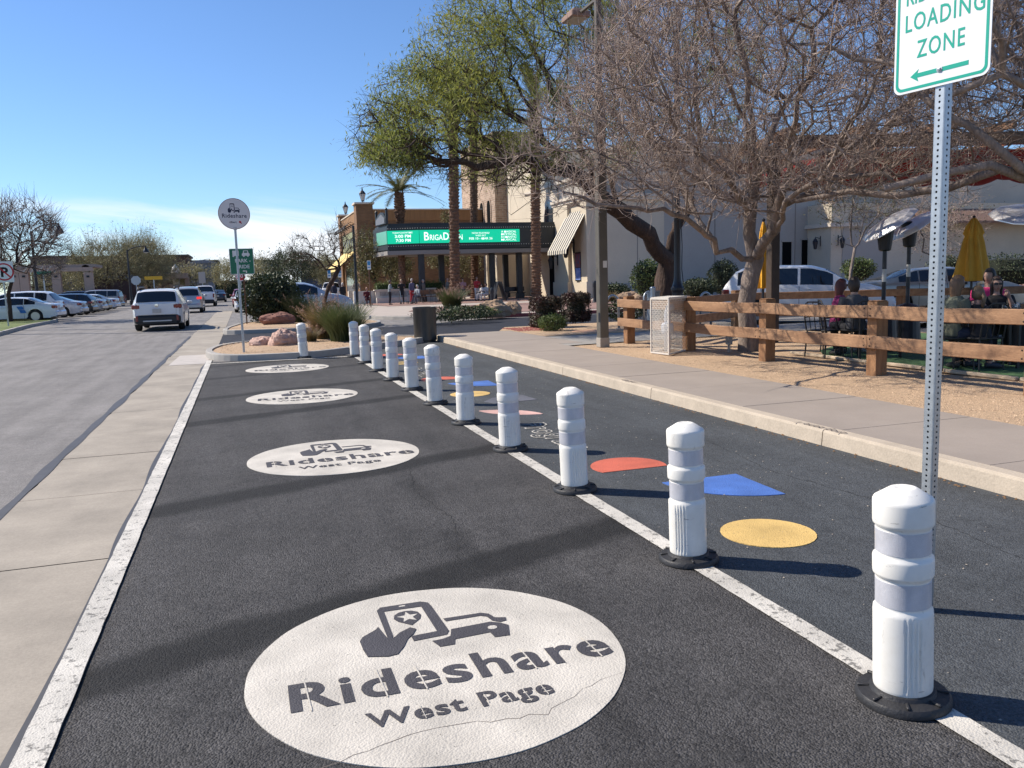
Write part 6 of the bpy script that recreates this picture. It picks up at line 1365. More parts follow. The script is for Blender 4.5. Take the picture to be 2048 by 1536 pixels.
# crest on the corner
m_ = face_mtx(Vector((P3.x+.02, P3.y, zT+.06)), Vector((P2.x-P3.x, P2.y-P3.y, 0))); Lc = (Vector((P2.x, P2.y))-P3).length
MQ('crest', xf(MB().prism([(0, 0), (Lc, 0), (Lc, .45), (Lc*.8, .8), (Lc*.55, .92), (Lc*.3, .8), (0, .45)], -.1, .1), m_), M_mar); MQ('crest_sign', xf(MB().prism([(.2, .05), (Lc-.2, .05), (Lc-.2, .4), (Lc*.6, .75), (.2, .4)], .1, .13), m_), M_marg)
for x in (0.0, Lc): MQ('crest_post', xf(MB().box((x, .5, 0), (.16, 1.0, .16)).lathe([(.0, .95), (.13, 1.05), (.0, 1.2)], 8, (x, 0, 0), axis=Matrix.Rotation(R(-90), 4, 'X')), m_), M_mar)
M_col = mat('dark_column_paint', (.022, .024, .028), .5, var=.2)
for (px, Y) in ((844, 60.3), (884, 63.0), (985, 60.8), (1039, 60.8), (1012, 65)):
    x = AY(px, 560, Y).x; MQ('column', MB().box((x, Y, (ZB+zB_-.26)/2), (.42, .42, zB_-.28-ZB), bev=.04), M_col); MQ('column_base', MB().box((x, Y, ZB+.2), (.55, .55, .4), bev=.03), M_col)
# hall behind the columns: cream piers with posters
for px, w in ((1003, .5), (1022, .45), (1058, .7)):
    q = AY(px, 560, 68); TP('pier', bx(q.x-w, q.x+w, 67.6, 68.4, ZB, 4.2), M_stuc); TP('pier_base', bx(q.x-w-.08, q.x+w+.08, 67.5, 68.45, ZB, 1.2), M_stuc)
q = AY(1012, 540, 68.3); TP('poster', bx(q.x-.35, q.x+.35, 67.9, 68.0, 1.2, 3.5), M_post); q = AY(1010, 550, 67.9); TP('poster', bx(q.x-.28, q.x+.28, 67.8, 67.88, 1.3, 2.2), MATS['blue_poster'])
TP('lobby_wall', bx(AY(975, 560, 70).x, 27, 70, 70.3, ZB, 5.5), M_stuc); TP('lobby_door', bx(AY(1045, 560, 69.9).x, AY(1078, 560, 69.9).x, 69.9, 70, ZB, 3.6), M_dk); 
# ---- brown brick building
YR = 80.0; XR = AY(721, 500, YR).x; XE = AY(940, 500, YR).x+6; zR = AY(840, 420, YR).z
bb = thing('brick_shop_building', 'low brown brick shop building with yellow awning and lamps on its parapet', 'building', (XR, YR, ZB))
def BP_(name, mb, m, **k_): return obj(name, mb, m, bb, world=True, **k_)
yE = AX(684, 500, XR).y
BP_('wall', bx(XR, XE, YR, yE, ZB, zR-1.0), M_bbr); BP_('parapet', bx(XR-.08, XE, YR-.08, yE, zR-1.0, zR), mat('soldier_brick', (.26, .14, .062), .9, var=.2, vscale=2, stretch=(6, 6, .4)))
BP_('coping', bx(XR-.16, XE, YR-.16, yE+.1, zR, zR+.12), M_cap)
for yy in (YR-.2, yE-1.6): BP_('corner_pier', bx(XR-.25, XR+1.35, yy, yy+1.7, ZB, zR+.55), M_bbr); BP_('pier_cap', bx(XR-.40, XR+1.5, yy-.15, yy+1.85, zR+.55, zR+.72), M_cap); tl = thing('x', 'x', 'x'); bpy.data.objects.remove(tl)
BP_('string_course', bx(XR-.12, XE, YR-.12, yE, zR-1.55, zR-1.4), mat('brick_course', (.27, .15, .07), .9))
BP_('panel', bx(XR-.14, XR-.02, YR+2.2, yE-2.4, 4.7, 6.9), mat('pale_green_panel', (.27, .29, .17), .8, var=.1)); BP_('panel_frame', bx(XR-.18, XR-.01, YR+2.0, yE-2.2, 6.9, 7.1), M_bbr); BP_('panel_frame', bx(XR-.18, XR-.01, YR+2.0, yE-2.2, 4.5, 4.7), M_bbr)
for i in range(6): yy = YR+3.2+i*1.7; BP_('panel_letter', bx(XR-.17, XR-.14, yy, yy+.5, 5.5, 6.2), M_marg); BP_('gooseneck_lamp', MB().tube([(XR-.1, yy, 7.3), (XR-.6, yy, 7.6), (XR-1.0, yy, 7.3)], .04, 5).lathe([(.05, 7.3), (.22, 7.0)], 8, (XR-1.0, yy, 0)), M_blk)
BP_('shop_door', bx(XR-.03, XR+.1, YR+2.4, YR+5, ZB, 3.2), M_dk); BP_('shop_window', bx(XR-.03, XR+.1, YR+6, yE-3, .9, 3.3), M_gls)
M_ya = mat('yellow_awning', (.78, .58, .22), .8, var=.08, vscale=1)
for i in range(7):
    y0 = YR+2+i*1.7; BP_('awning_panel', MB().add([(XR-.05, y0, 5.0), (XR-.05, y0+1.65, 5.0), (XR-1.9, y0+1.65, 3.3), (XR-1.9, y0, 3.3), (XR-1.92, y0, 2.95), (XR-1.92, y0+1.65, 2.95), (XR-.05, y0, 4.96), (XR-.05, y0+1.65, 4.96)], [(0,3,2,1), (3,4,5,2), (6,3,0), (7,1,2)]), M_ya)
for (yy, lab) in ((YR+.65, 'black lantern on the right corner pier of the brown brick building'), (yE-.75, 'black lantern on the left corner pier of the brown brick building')):
    t = thing('roof_lantern', lab, 'lantern', (XR+.55, yy, zR+.72), 0, 'lanterns on the brick parapet'); lantern(t, .25, 2.0); obj('stem', MB().lathe([(.14, 0), (.06, .08), (.05, .2)], 10), M_blk, t)
# ---- planter and hedge
M_pl = mat('planter_stone', (.60, .54, .46), .85, var=.07)
YP = 61.5; a = AY(751, 580, YP); b = AY(872, 580, YP)
pl = thing('planter', 'cream stone planter wall with clipped green hedge behind the waiting people', 'planter', (a.x, YP, ZB))
obj('front_wall', bx(a.x, b.x, YP, YP+.4, ZB, ZB+.95), M_pl, pl, world=True); obj('coping', bx(a.x-.1, b.x, YP-.1, YP+.5, ZB+.95, ZB+1.03), M_pl, pl, world=True); obj('seat_ledge', bx(a.x, b.x, YP-.45, YP, ZB, ZB+.42), M_pl, pl, world=True)
obj('side_wall', bx(a.x-1.6, a.x-.02, YP+.3, YP+.7, ZB, ZB+.95), M_pl, pl, world=True); obj('side_wall', bx(AY(696, 590, 68).x, a.x-.7, 67.5, 68, ZB, ZB+.95), M_pl, pl, world=True)
for i in range(5): obj('relief_panel', bx(a.x+.3+i*.85, a.x+1.0+i*.85, YP-.03, YP, ZB+.55, ZB+.85), mat('relief_dark', (.36, .32, .27), .9, var=.3, vscale=8), pl, world=True)
P_ = RNG.uniform(0, 1, (5200, 3)); P_ = np.stack([a.x+.1+P_[:, 0]*(b.x-a.x+.6), YP+.3+P_[:, 1]*1.0, ZB+.7+P_[:, 2]*.85], 1)
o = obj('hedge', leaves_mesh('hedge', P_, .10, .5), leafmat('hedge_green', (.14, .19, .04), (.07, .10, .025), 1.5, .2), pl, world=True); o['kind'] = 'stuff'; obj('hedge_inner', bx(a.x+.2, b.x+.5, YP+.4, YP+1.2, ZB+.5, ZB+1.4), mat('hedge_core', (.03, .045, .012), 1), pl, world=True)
# folding board
q = AY(998, 600, 55); t = thing('folding_board', 'black A-shaped folding notice board near the marquee column', 'sign board', (q.x, q.y, ZB)); obj('front_panel', MB().box((-.28, 0, .68), (.05, .8, 1.42), tilt=Matrix.Rotation(R(15), 4, 'Y')), M_blk, t); obj('back_panel', MB().box((.28, 0, .68), (.05, .8, 1.42), tilt=Matrix.Rotation(R(-15), 4, 'Y')), M_blk, t)
q = AY(978, 592, 56)
# speakers hung on palm trunks left out of reach ; benches
def bench(px, Y, lab, mt, w=1.4):
    q = AY(px, 600, Y); t = thing('bench', lab, 'bench', (q.x, Y, .146)); obj('seat', MB().box((0, 0, .43), (w, .42, .05)), mt, t); obj('backrest', MB().box((0, .2, .72), (w, .05, .35)), mt, t)
    for s in (-1, 1): obj('leg', MB().box((s*w*.42, 0, .21), (.06, .38, .42)), M_blk, t)
bench(862, 59.0, 'wooden bench in front of the planter between the marquee columns', M_beam, 1.6); bench(1031, 61, 'black wrought bench by the theatre doors', M_blk, 1.6)
# ================================================================ far backdrop
M_tan = mat('tan_pink_stucco', (.47, .34, .27), .9, var=.05); M_brf = mat('brown_roof', (.10, .075, .06), .9); M_gb = mat('grey_metal_wall', (.20, .21, .24), .7, var=.08); M_bgl = mat('blue_grey_glass', (.05, .07, .11), .2, var=.3, vscale=.2)
def far_box(name, lab, px0, px1, pyt, pyb, Y, mt, dep=14, cat='building', parts=()):
    a, b = AY(px0, pyt, Y), AY(px1, pyb, Y); t = thing(name, lab, cat, ((a.x+b.x)/2, Y, 0)); zb = min(b.z, 0.0)
    obj('wall', bx(a.x, b.x, Y, Y+dep, -.02, a.z), mt, t, world=True); obj('roof', bx(a.x-.3, b.x+.3, Y-.3, Y+dep, a.z, a.z+.35), M_brf, t, world=True)
    for (q0, q1, ya, yb, m2, nm) in parts: c, d = AY(q0, ya, Y), AY(q1, yb, Y); obj(nm, bx(min(c.x, d.x), max(c.x, d.x), Y-.25, Y+.1, max(0, d.z), c.z), m2, t, world=True)
    return t
far_box('far_building', 'long brown roofed building behind the pergola at the far left', 60, 142, 517, 585, 150, mat('brown_wall', (.17, .13, .11), .9), parts=((62, 140, 535, 550, M_bgl, 'window_band'),))
far_box('far_building', 'dark reddish brown building behind the olive trees and curved lamp', 145, 380, 517, 585, 165, mat('dark_brown_wall', (.12, .065, .05), .9), parts=((320, 378, 531, 560, M_bgl, 'window_band'), (150, 300, 535, 556, M_bgl, 'window_band')))
t = far_box('far_building', 'grey building with curved roof beyond the white pickup', 378, 438, 525, 585, 150, M_gb, parts=((390, 402, 535, 560, M_bgl, 'window'), (408, 432, 535, 562, M_bgl, 'window')))
a, b = AY(378, 526, 149.7), AY(438, 526, 149.7); obj('curved_roof', MB().add([(a.x+(b.x-a.x)*i/10, 149.5+y, a.z+(1.0*math.sin(math.pi*(.25+.55*i/10))-.7)*1.6) for y in (0, 14) for i in range(11)]+[(a.x+(b.x-a.x)*i/10, 149.5, a.z-.1) for i in range(11)], [(i, i+1, 12+i, 11+i) for i in range(10)]+[(22+i, 23+i, i+1, i) for i in range(10)]), M_gb, t, world=True)
far_box('far_building', 'pale grey flat roofed building behind the park and ride sign', 516, 562, 524, 585, 160, mat('pale_grey_wall', (.36, .36, .37), .9), parts=((528, 560, 536, 556, M_bgl, 'window_band'),))
far_box('far_building', 'low dark blue building beyond the small bare tree', 600, 690, 525, 585, 175, M_bgl)
far_box('far_wall', 'dark hedge like wall at the end of the street behind the cars', 430, 520, 566, 590, 140, mat('dark_far_hedge', (.02, .028, .012), 1), dep=1, cat='hedge')
def pergola():
    Y = 98; a, b = AY(40, 541, Y), AY(182, 541, Y); t = thing('pergola', 'tan pink pergola with square columns and sloping trellis slats', 'pergola', ((a.x+b.x)/2, Y, 0))
    for px in (31, 50, 114, 178): q = AY(px, 560, Y); obj('column', bx(q.x-.42, q.x+.42, Y-.4, Y+.4, 0, AY(px, 545, Y).z), M_tan, t, world=True); obj('column_lamp', bx(q.x-.14, q.x+.14, Y-.48, Y-.4, AY(px, 555, Y).z, AY(px, 551, Y).z), M_blk, t, world=True)
    obj('beam', bx(a.x-.5, AY(135, 0, Y).x, Y-.5, Y+.4, AY(50, 545, Y).z, AY(50, 537, Y).z), M_tan, t, world=True); obj('beam', bx(AY(133, 0, Y).x, b.x, Y-.4, Y+.4, AY(150, 545, Y).z, AY(150, 540, Y).z), M_tan, t, world=True)
    obj('roof_panel', bx(a.x-.3, AY(140, 0, Y).x, Y-.2, Y+5, AY(50, 537, Y).z, AY(50, 531, Y).z), mat('grey_tan_panel', (.33, .27, .23), .9), t, world=True)
    for i in range(5): q = AY(46+i*15.5, 538, Y-.55); obj('slat', MB().bar((q.x, Y-.6, q.z-.35), (q.x+.45, Y-.6, q.z+.25), .12), M_cap, t, world=True)
    q = AY(60, 520, Y+3); obj('arch_rib', MB().tube([(q.x-1.2+1.6*(1-math.cos(x)), Y+3, AY(50, 531, Y).z+1.9*math.sin(x)) for x in np.linspace(0, 1.4, 8)], .16, 6), M_cap, t, world=True)
    obj('scroll', MB().lathe([(.1, -.2), (.45, -.2), (.45, .2), (.1, .2)], 12, tuple(AY(172, 538, Y)), axis=Matrix.Rotation(R(90), 4, 'X')), M_cap, t, world=True)
pergola()
Y = 128; a, b = AY(290, 556, Y), AY(376, 556, Y); t = thing('drive_canopy', 'tan flat canopy with low arches beyond the moving cars', 'canopy', ((a.x+b.x)/2, Y, 0)); obj('roof_slab', bx(a.x, b.x, Y-1, Y+6, a.z-.2, a.z+.55), M_tan, t, world=True)
for px in (292, 374): q = AY(px, 560, Y); obj('column', bx(q.x-.3, q.x+.3, Y-.3, Y+.3, 0, a.z-.2), M_tan, t, world=True)
for px in (338, 362):
    q = AY(px, 575, Y-2); obj('arch', xf(ring([(-.95, 0)]+[(1.0*math.cos(x), 1.3+1.0*math.sin(x)) for x in np.linspace(math.pi, 0, 14)]+[(.95, 0)], [(-.6, 0)]+[(.62*math.cos(x), 1.3+.62*math.sin(x)) for x in np.linspace(math.pi, 0, 14)]+[(.6, 0)], 0, .15), face_mtx(Vector((q.x, Y-2, 0)), (1, 0, 0))), M_tan, t, world=True)
    obj('arch_pier', bx(q.x-1.5, q.x-.95, Y-2.3, Y-1.9, 0, 2.4), M_tan, t, world=True)
q = AY(350, 555, Y); obj('finial', MB().lathe([(.4, q.z-1), (.6, q.z), (.75, q.z+.3), (.5, q.z+1.4), (.1, q.z+1.9), (0, q.z+2)], 12, (q.x, Y+2, 0)), mat('white_stone', (.7, .68, .64), .8), t, world=True)
# white yellow wayfinding board and street-name plates
for px, py, Y, w, h, mt, lab in ((307, 556, 92, 1.7, .35, mat('yellow_plate', (.70, .40, .03), .6), 'yellow banner sign beside the left street lamp'), (404, 555, 110, .8, 1.4, mat('beige_board', (.5, .45, .4), .7), 'grey back of a tall sign above the pickup'), (86, 546, 80, 1.3, .28, M_dkgreen, 'green street name plate beside the left lamp post')):
    q = AY(px, py, Y); t = thing('roadside_sign', lab, 'sign', (q.x, Y, 0)); obj('sign_plate', bx(q.x-w/2, q.x+w/2, Y-.04, Y, q.z-h/2, q.z+h/2), mt, t, world=True); obj('post', bx(q.x-.05, q.x+.05, Y, Y+.08, 0, q.z), M_galv, t, world=True)
# tall light poles left of the frame whose shadows cross the road
for i, (x, y, h) in enumerate(((-12.5, 40.2, 17), (-17, 55.0, 17), (-14, 44.8, 15))):
    t = thing('tall_light_pole', ['tall pole left of the picture casting the nearest thin shadow across the road', 'tall pole left of the picture casting the farthest thin shadow', 'tall pole left of the picture casting the middle thin shadow'][i], 'light pole', (x, y, .1)); obj('pole', MB().lathe([(.16, 0), (.08, h)], 10), M_blk, t)
# ================================================================ cars
M_tyre = mat('tyre', (.018, .018, .018), .85); M_rim = mat('alloy_rim', (.42, .43, .45), .3, metal=.8); M_cglass = mat('car_glass', (.012, .018, .025), .05, spec=.9, metal=.25); M_cblk = mat('black_plastic', (.018, .019, .021), .55)
M_tail = mat('tail_lamp', (.20, .012, .012), .2, coat=.6); M_tailon = mat('lit_tail_lamp', (.6, .02, .02), .3, emit=((.9, .04, .03), .8)); M_head = mat('head_lamp', (.6, .62, .65), .1, coat=.8); M_plate = mat('number_plate', (.50, .47, .44), .5, var=.2, vscale=30); M_chrome = mat('chrome', (.6, .6, .6), .12, metal=1)
def carpaint(n, c, metal=.0, rough=.32): return mat('paint_'+n, c, rough, metal=metal, coat=.8, var=.03, vscale=1.0)
CAR = dict(
 sedan=dict(L=4.85, W=.92, top=[(0,.93),(.05,1.02),(.55,1.08),(1.0,1.20),(1.55,1.41),(2.1,1.45),(2.7,1.44),(3.1,1.35),(3.75,1.03),(4.3,.95),(4.7,.80),(4.85,.62)], belt=[(0,.98),(.8,1.0),(3.4,.92),(4.85,.7)], wr=.345, ax=(1.06,3.85), side=[(1.05,1.62),(1.66,2.42),(2.48,3.30)], rear=(.62,1.45), front=(2.95,3.68), sill=.22),
 wagon=dict(L=4.87, W=.93, top=[(0,1.10),(.04,1.16),(.32,1.56),(.55,1.64),(1.5,1.67),(2.6,1.66),(3.05,1.55),(3.7,1.14),(4.3,1.05),(4.7,.92),(4.87,.7)], belt=[(0,1.10),(.8,1.10),(3.5,1.02),(4.87,.78)], wr=.36, ax=(.98,3.75), side=[(.42,1.05),(1.12,2.12),(2.2,3.2)], rear=(.03,.33), front=(3.0,3.64), sill=.27),
 suv=dict(L=4.9, W=.97, top=[(0,1.12),(.05,1.2),(.35,1.62),(.6,1.74),(1.6,1.79),(2.6,1.76),(3.05,1.63),(3.72,1.22),(4.3,1.13),(4.7,1.0),(4.9,.75)], belt=[(0,1.14),(.8,1.16),(3.5,1.10),(4.9,.85)], wr=.385, ax=(.98,3.85), side=[(.45,1.1),(1.18,2.2),(2.28,3.2)], rear=(.04,.36), front=(3.0,3.66), sill=.30),
 boxsuv=dict(L=4.7, W=.95, top=[(0,1.15),(.03,1.25),(.15,1.68),(.3,1.76),(1.6,1.80),(2.6,1.79),(2.95,1.68),(3.3,1.2),(3.9,1.13),(4.5,1.02),(4.7,.8)], belt=[(0,1.15),(.8,1.15),(3.2,1.12),(4.7,.9)], wr=.37, ax=(.95,3.65), side=[(.25,1.0),(1.08,2.0),(2.08,3.0)], rear=(.02,.16), front=(2.94,3.26), sill=.30),
 hatch=dict(L=4.2, W=.90, top=[(0,1.02),(.04,1.1),(.35,1.45),(.6,1.52),(1.5,1.55),(2.2,1.53),(2.7,1.36),(3.25,1.03),(3.7,.96),(4.1,.82),(4.2,.65)], belt=[(0,1.02),(.8,1.02),(3.1,.95),(4.2,.72)], wr=.335, ax=(.8,3.35), side=[(.45,1.0),(1.06,1.85),(1.92,2.8)], rear=(.04,.36), front=(2.6,3.2), sill=.24),
 pickup=dict(L=5.8, W=1.0, top=[(0,1.20),(.02,1.22),(1.95,1.24),(2.05,1.28),(2.2,1.80),(2.4,1.90),(3.5,1.91),(3.9,1.75),(4.4,1.30),(5.2,1.22),(5.7,1.08),(5.8,.9)], belt=[(0,1.18),(2.0,1.2),(4.3,1.18),(5.8,1.0)], wr=.41, ax=(1.15,4.75), side=[(2.35,3.05),(3.12,4.0)], rear=(2.06,2.25), front=(3.85,4.36), sill=.42))
def car(kind, paint, lab, loc, rot, group=None, lit=False, plate=True, detail=True, extras=None, rimspokes=10, bumper_black=False):
    c = CAR[kind]; L_, Wd_, hl = c['L'], c['W'], c['L']/2; t = thing('car', lab, 'pickup truck' if kind == 'pickup' else 'car', loc, rot, group)
    t.name = 'pickup_truck' if kind == 'pickup' else ('parked_car' if group else 'car')
    xs = sorted(set([0, .02, .06, .12, .2, .3, .4, .5]+list(np.linspace(.6, L_-.4, 34))+[L_-.3, L_-.2, L_-.12, L_-.05, L_]+[p[0] for p in c['top']]+[a+c['wr']*1.17*math.cos(x) for a in c['ax'] for x in np.linspace(0, math.pi, 13)]))
    def smtop(x): return (interp(x-.04, c['top'])+interp(x, c['top'])*2+interp(x+.04, c['top']))/4 if .05 < x < L_-.05 else interp(x, c['top'])
    def sect(x):
        zt = smtop(x); zb = min(interp(x, c['belt']), zt-.035); e = min(x, L_-x); wp = Wd_*(1-.13*max(0, 1-e/.55)**2.2); arch = c['sill']
        for a in c['ax']:
            d = abs(x-a); Rr = c['wr']*1.17
            if d < Rr: arch = max(arch, c['wr']+math.sqrt(Rr*Rr-d*d)-.01)
        bot = max(arch, c['sill']+.06*(1 if e < .25 else 0)); g = clamp((zt-zb)/.60); wr_ = wp*(.97-.215*g); mid = max(bot+.02, .58)
        return [(0, zt), (wr_*.55, zt-.008), (wr_*.86, zt-.030*(.4+g)), (wr_*.955, zt-.05*(.3+g)-.004), (wp*.962, zb), (wp*.995, max(zb-.10, bot+.06)), (wp*1.0, mid+.01 if mid+.01 < zb-.1 else max(bot+.04, zb-.14)), (wp*.985, bot+.015), (wp*.93, bot), (0, bot)]
    S = [sect(x) for x in xs]; m = MB(); n = 10; K = len(xs)
    for sg in (1, -1):
        for i, x in enumerate(xs):
            for (w, z) in S[i]: m.v.append((x-hl, sg*w, z))
    for s in range(2):
        o = s*K*n
        for i in range(K-1):
            for j in range(n-1):
                f = (o+i*n+j, o+(i+1)*n+j, o+(i+1)*n+j+1, o+i*n+j+1); m.f.append(f if s == 1 else tuple(reversed(f)))
        for i in (0, K-1):
            f = tuple(o+i*n+j for j in range(n)); m.f.append(f)
    b = obj('body', m, paint, t); smooth_angle(b, 32)
    def spt(x, k, f): a, b_ = sect(x)[k], sect(x)[k+1]; return a[0]+(b_[0]-a[0])*f, a[1]+(b_[1]-a[1])*f
    for (x0, x1) in c['side']:
        for sg in (1, -1):
            q = MB(); N = 10; P = []
            for i in range(N+1):
                x = x0+(x1-x0)*i/N
                for f in (.06, .90):
                    w, z = spt(x, 3, f); P.append((x-hl, sg*(w+.006), z))
            q.add(P, [(2*i, 2*i+1, 2*i+3, 2*i+2) for i in range(N)]); obj('side_window', q, M_cglass, t)
    for nm, (x0, x1) in (('rear_window', c['rear']), ('windscreen', c['front'])):
        q = MB(); N = 8; P = []
        for i in range(N+1):
            x = x0+(x1-x0)*i/N; s_ = sect(x)
            for sg, kk in ((-1, (3, 2, 1, 0)), (1, (1, 2, 3))):
                for k in kk:
                    w = s_[k][0]*(.97 if k == 3 else 1); d = .012 if nm == 'rear_window' else .0; P.append((x-hl-(d if nm == 'rear_window' else -d), sg*w, s_[k][1]+.006))
        q.add(P, [(i*7+j, i*7+j+1, (i+1)*7+j+1, (i+1)*7+j) for i in range(N) for j in range(6)]); obj(nm, q, M_cglass, t, smooth=True)
    # lower trim, bumpers, lights
    zb0 = interp(0, c['belt']); bm = M_cblk if (bumper_black or kind in ('wagon',)) else paint
    bp_ = MB().box((-hl+.03, 0, .46), (.22, Wd_*1.84, .34), bev=.08); obj('rear_bumper', bp_, bm, t); obj('front_bumper', MB().box((hl-.04, 0, .46), (.22, Wd_*1.8, .40), bev=.08), paint if kind != 'wagon' else M_cblk, t)
    obj('lower_trim', MB().box((0, 0, c['sill']+.03), (L_*.55, Wd_*1.96, .09), bev=.02).box((-hl+.06, 0, .34), (.25, Wd_*1.6, .14), bev=.03), M_cblk, t)
    obj('underbody', MB().box((0, 0, c['sill']+.02), (L_*.86, Wd_*1.5, .16)), M_cblk, t)
    for sg in (1, -1):
        tz = zb0-.14; tl = MB().box((-hl+.10, sg*(Wd_*.80), tz), (.24, Wd_*.34, .17), -sg*.25, bev=.03)
        if kind in ('wagon',): tl.box((-hl+.035, sg*Wd_*.58, tz+.01), (.10, .22, .08), -sg*.05, bev=.02)
        if kind in ('pickup', 'boxsuv'): tl = MB().box((-hl+.04, sg*Wd_*.88, .98), (.16, .14, .36), 0, bev=.03)
        obj('tail_lamp', tl, M_tailon if lit else M_tail, t); obj('headlamp', MB().box((hl-.22, sg*Wd_*.74, interp(L_-.2, c['top'])-.14), (.28, .30, .13), sg*.3, bev=.03), M_head, t)
        obj('wing_mirror', MB().box((c['front'][1]-hl-.25, sg*(Wd_+.11), interp(c['front'][1], c['belt'])+.06), (.13, .20, .13), 0, bev=.03), paint if not bumper_black else M_cblk, t)
        if detail:
            for x in [a for a, _ in c['side'][1:]][:2]:
                w, z = spt(x+.5, 4, .9); obj('door_handle', MB().box((x+.62-hl-.4, sg*(w+.015), z+.02), (.17, .03, .03), bev=.008), paint, t)
            seam = MB()
            for x in [c['side'][-1][1]-.02]+[a-.03 for a, _ in c['side'][1:]]:
                s_ = sect(x); 
                for k in (4, 5, 6):
                    a, b_ = s_[k], s_[k+1]; seam.add([(x-hl-.006, sg*(a[0]+.002), a[1]), (x-hl+.006, sg*(a[0]+.002), a[1]), (x-hl+.006, sg*(b_[0]+.002), b_[1]), (x-hl-.006, sg*(b_[0]+.002), b_[1])], [(0, 1, 2, 3)])
            obj('door_seam', seam, M_black, t)
    if plate: obj('number_plate', MB().box((-hl-.085 if kind != 'pickup' else -hl-.05, 0, .80 if kind in ('wagon', 'hatch') else .72), (.03, .32, .16), bev=.004), M_plate, t)
    for ia, a in enumerate(c['ax']):
        for sg in (1, -1):
            wm = thing('x', None, None) if False else None; r = c['wr']; ax = Matrix.Rotation(R(90), 4, 'X')
            ct = (a-hl, sg*(Wd_-.125), r); wh = obj('wheel', MB().lathe([(r*.64, -.11), (r*.9, -.115), (r, -.085), (r, .085), (r*.9, .115), (r*.64, .11)], 26, ct, axis=ax), M_tyre, t, smooth=False)
            rm = MB().lathe([(.0, 0), (r*.60, 0)], 20, (ct[0], ct[1]+sg*.04, r), axis=ax); obj('wheel_dark', rm, M_cblk, wh)
            rm = MB().lathe([(r*.58, 0), (r*.68, .0), (r*.68, .03), (r*.60, .03)], 24, (ct[0], ct[1]+(sg*.10 if sg > 0 else sg*.10+.0), r), axis=Matrix.Rotation(R(-90 if sg > 0 else 90), 4, 'X'))
            for k in range(rimspokes):
                an = 2*math.pi*k/rimspokes; d = Vector((math.cos(an), 0, math.sin(an))); p = Vector((ct[0], ct[1]+sg*.105, r)); rm.bar(p+d*r*.05, p+d*r*.62, .03, .035, up=(0, 1, 0))
            obj('rim', rm, M_rim, wh)
    if extras: extras(t, c)
    return t
P_white = carpaint('white', (.72, .73, .75)); P_silver = carpaint('silver', (.40, .41, .43), .5); P_black = carpaint('black', (.012, .013, .016)); P_bluish = carpaint('light_silver', (.48, .50, .54), .4); P_tan = carpaint('tan', (.33, .30, .26), .4); P_red = carpaint('red', (.22, .02, .02)); P_champ = carpaint('champagne', (.36, .34, .29), .5); P_dark = carpaint('dark_grey', (.03, .033, .04), .3); P_pearl = carpaint('pearl_white', (.66, .69, .74))
def wagon_x(t, c):
    hl = c['L']/2
    for s in (1, -1): obj('roof_rail', MB().tube([(-hl+.5, s*.66, 1.64), (-hl+.6, s*.67, 1.73), (-hl+2.6, s*.67, 1.74), (-hl+2.8, s*.66, 1.64)], .03, 8), M_cblk, t)
    obj('shark_fin', MB().box((-hl+.75, 0, 1.71), (.18, .03, .07), bev=.01), M_cblk, t); obj('badge', MB().lathe([(.0, 0), (.07, 0), (.07, .012), (0, .014)], 16, (-hl-.03, 0, 1.0), axis=Matrix.Rotation(R(-90), 4, 'Y')), M_chrome, t)
    obj('tailgate_trim', MB().box((-hl-.005, 0, .93), (.03, .85, .03), bev=.008), P_silver, t); obj('skid_strip', MB().box((-hl-.075, 0, .40), (.03, 1.05, .06), bev=.01), P_silver, t)
    obj('tailgate', MB().box((-hl-.005, 0, .86), (.05, 1.42, .46), bev=.05), P_white, t)
    for s in (1, -1): obj('reflector', MB().box((-hl-.07, s*.74, .50), (.03, .09, .20), bev=.01), M_tail, t)
def carat(kind, paint, lab, px, Y, rot, **k):
    q = AY(px, 600, Y); return car(kind, paint, lab, (q.x, Y, .008), rot, **k)
# moving cars
q = W(322, 660); car('wagon', P_white, 'white crossover wagon with black bumper driving away in the left lane', (q.x, q.y+1.45, .008), R(90), plate=True, extras=wagon_x)
carat('suv', P_silver, 'silver sport utility car with lit red tail lamps ahead of the white wagon', 378, 62, R(90), lit=True, bumper_black=False)
carat('pickup', P_white, 'white pickup truck ahead of the silver sport utility car', 410, 82, R(90), lit=False, bumper_black=True)
carat('sedan', P_dark, 'dark car ahead of the white pickup at the far end of the street', 437, 104, R(90))
# left parked row: tails towards the street
def tailpark(kind, paint, lab, pxt, Y, **k):
    q = AY(pxt, 600, Y); c = CAR[kind]; ang = R(180-6); car(kind, paint, lab, (q.x-c['L']/2*math.cos(R(6)), Y+.25, .008), ang, group='cars parked nose in along the left side', **k)
def decal_x(t, c):
    sg = 1; m = MB()
    for s, z0, z1 in ((0, .62, .80), (1, .42, .60)): m.add([(-.45+.10*s-.0, .955, z1), (-.15+.10*s, .955, z1), (-.07+.10*s, .955, z0), (-.37+.10*s, .955, z0)], [(0, 1, 2, 3)])
    m.v = [(-x-1.15+.25, y, z+.12) for x, y, z in m.v]; o = obj('door_decal', m, mat('blue_decal', (.02, .16, .50), .4), t)
tailpark('sedan', P_white, 'nearest white parked sedan with a blue decal on its rear door', 119, 53.5, extras=decal_x)
tailpark('suv', P_white, 'white sport utility car parked just beyond the white sedan with blue decal', 119, 57.2)
tailpark('sedan', P_bluish, 'silver parked sedan third from the camera in the left row', 167, 61.5)
tailpark('hatch', P_black, 'black parked hatchback beyond the silver sedan', 188, 66)
tailpark('sedan', P_silver, 'dull silver parked sedan beyond the black hatchback', 208, 70.0)
tailpark('sedan', P_dark, 'dark parked sedan between two pale cars far up the left row', 217, 74)
tailpark('sedan', P_pearl, 'small white parked sedan near the end of the left row', 235, 78)
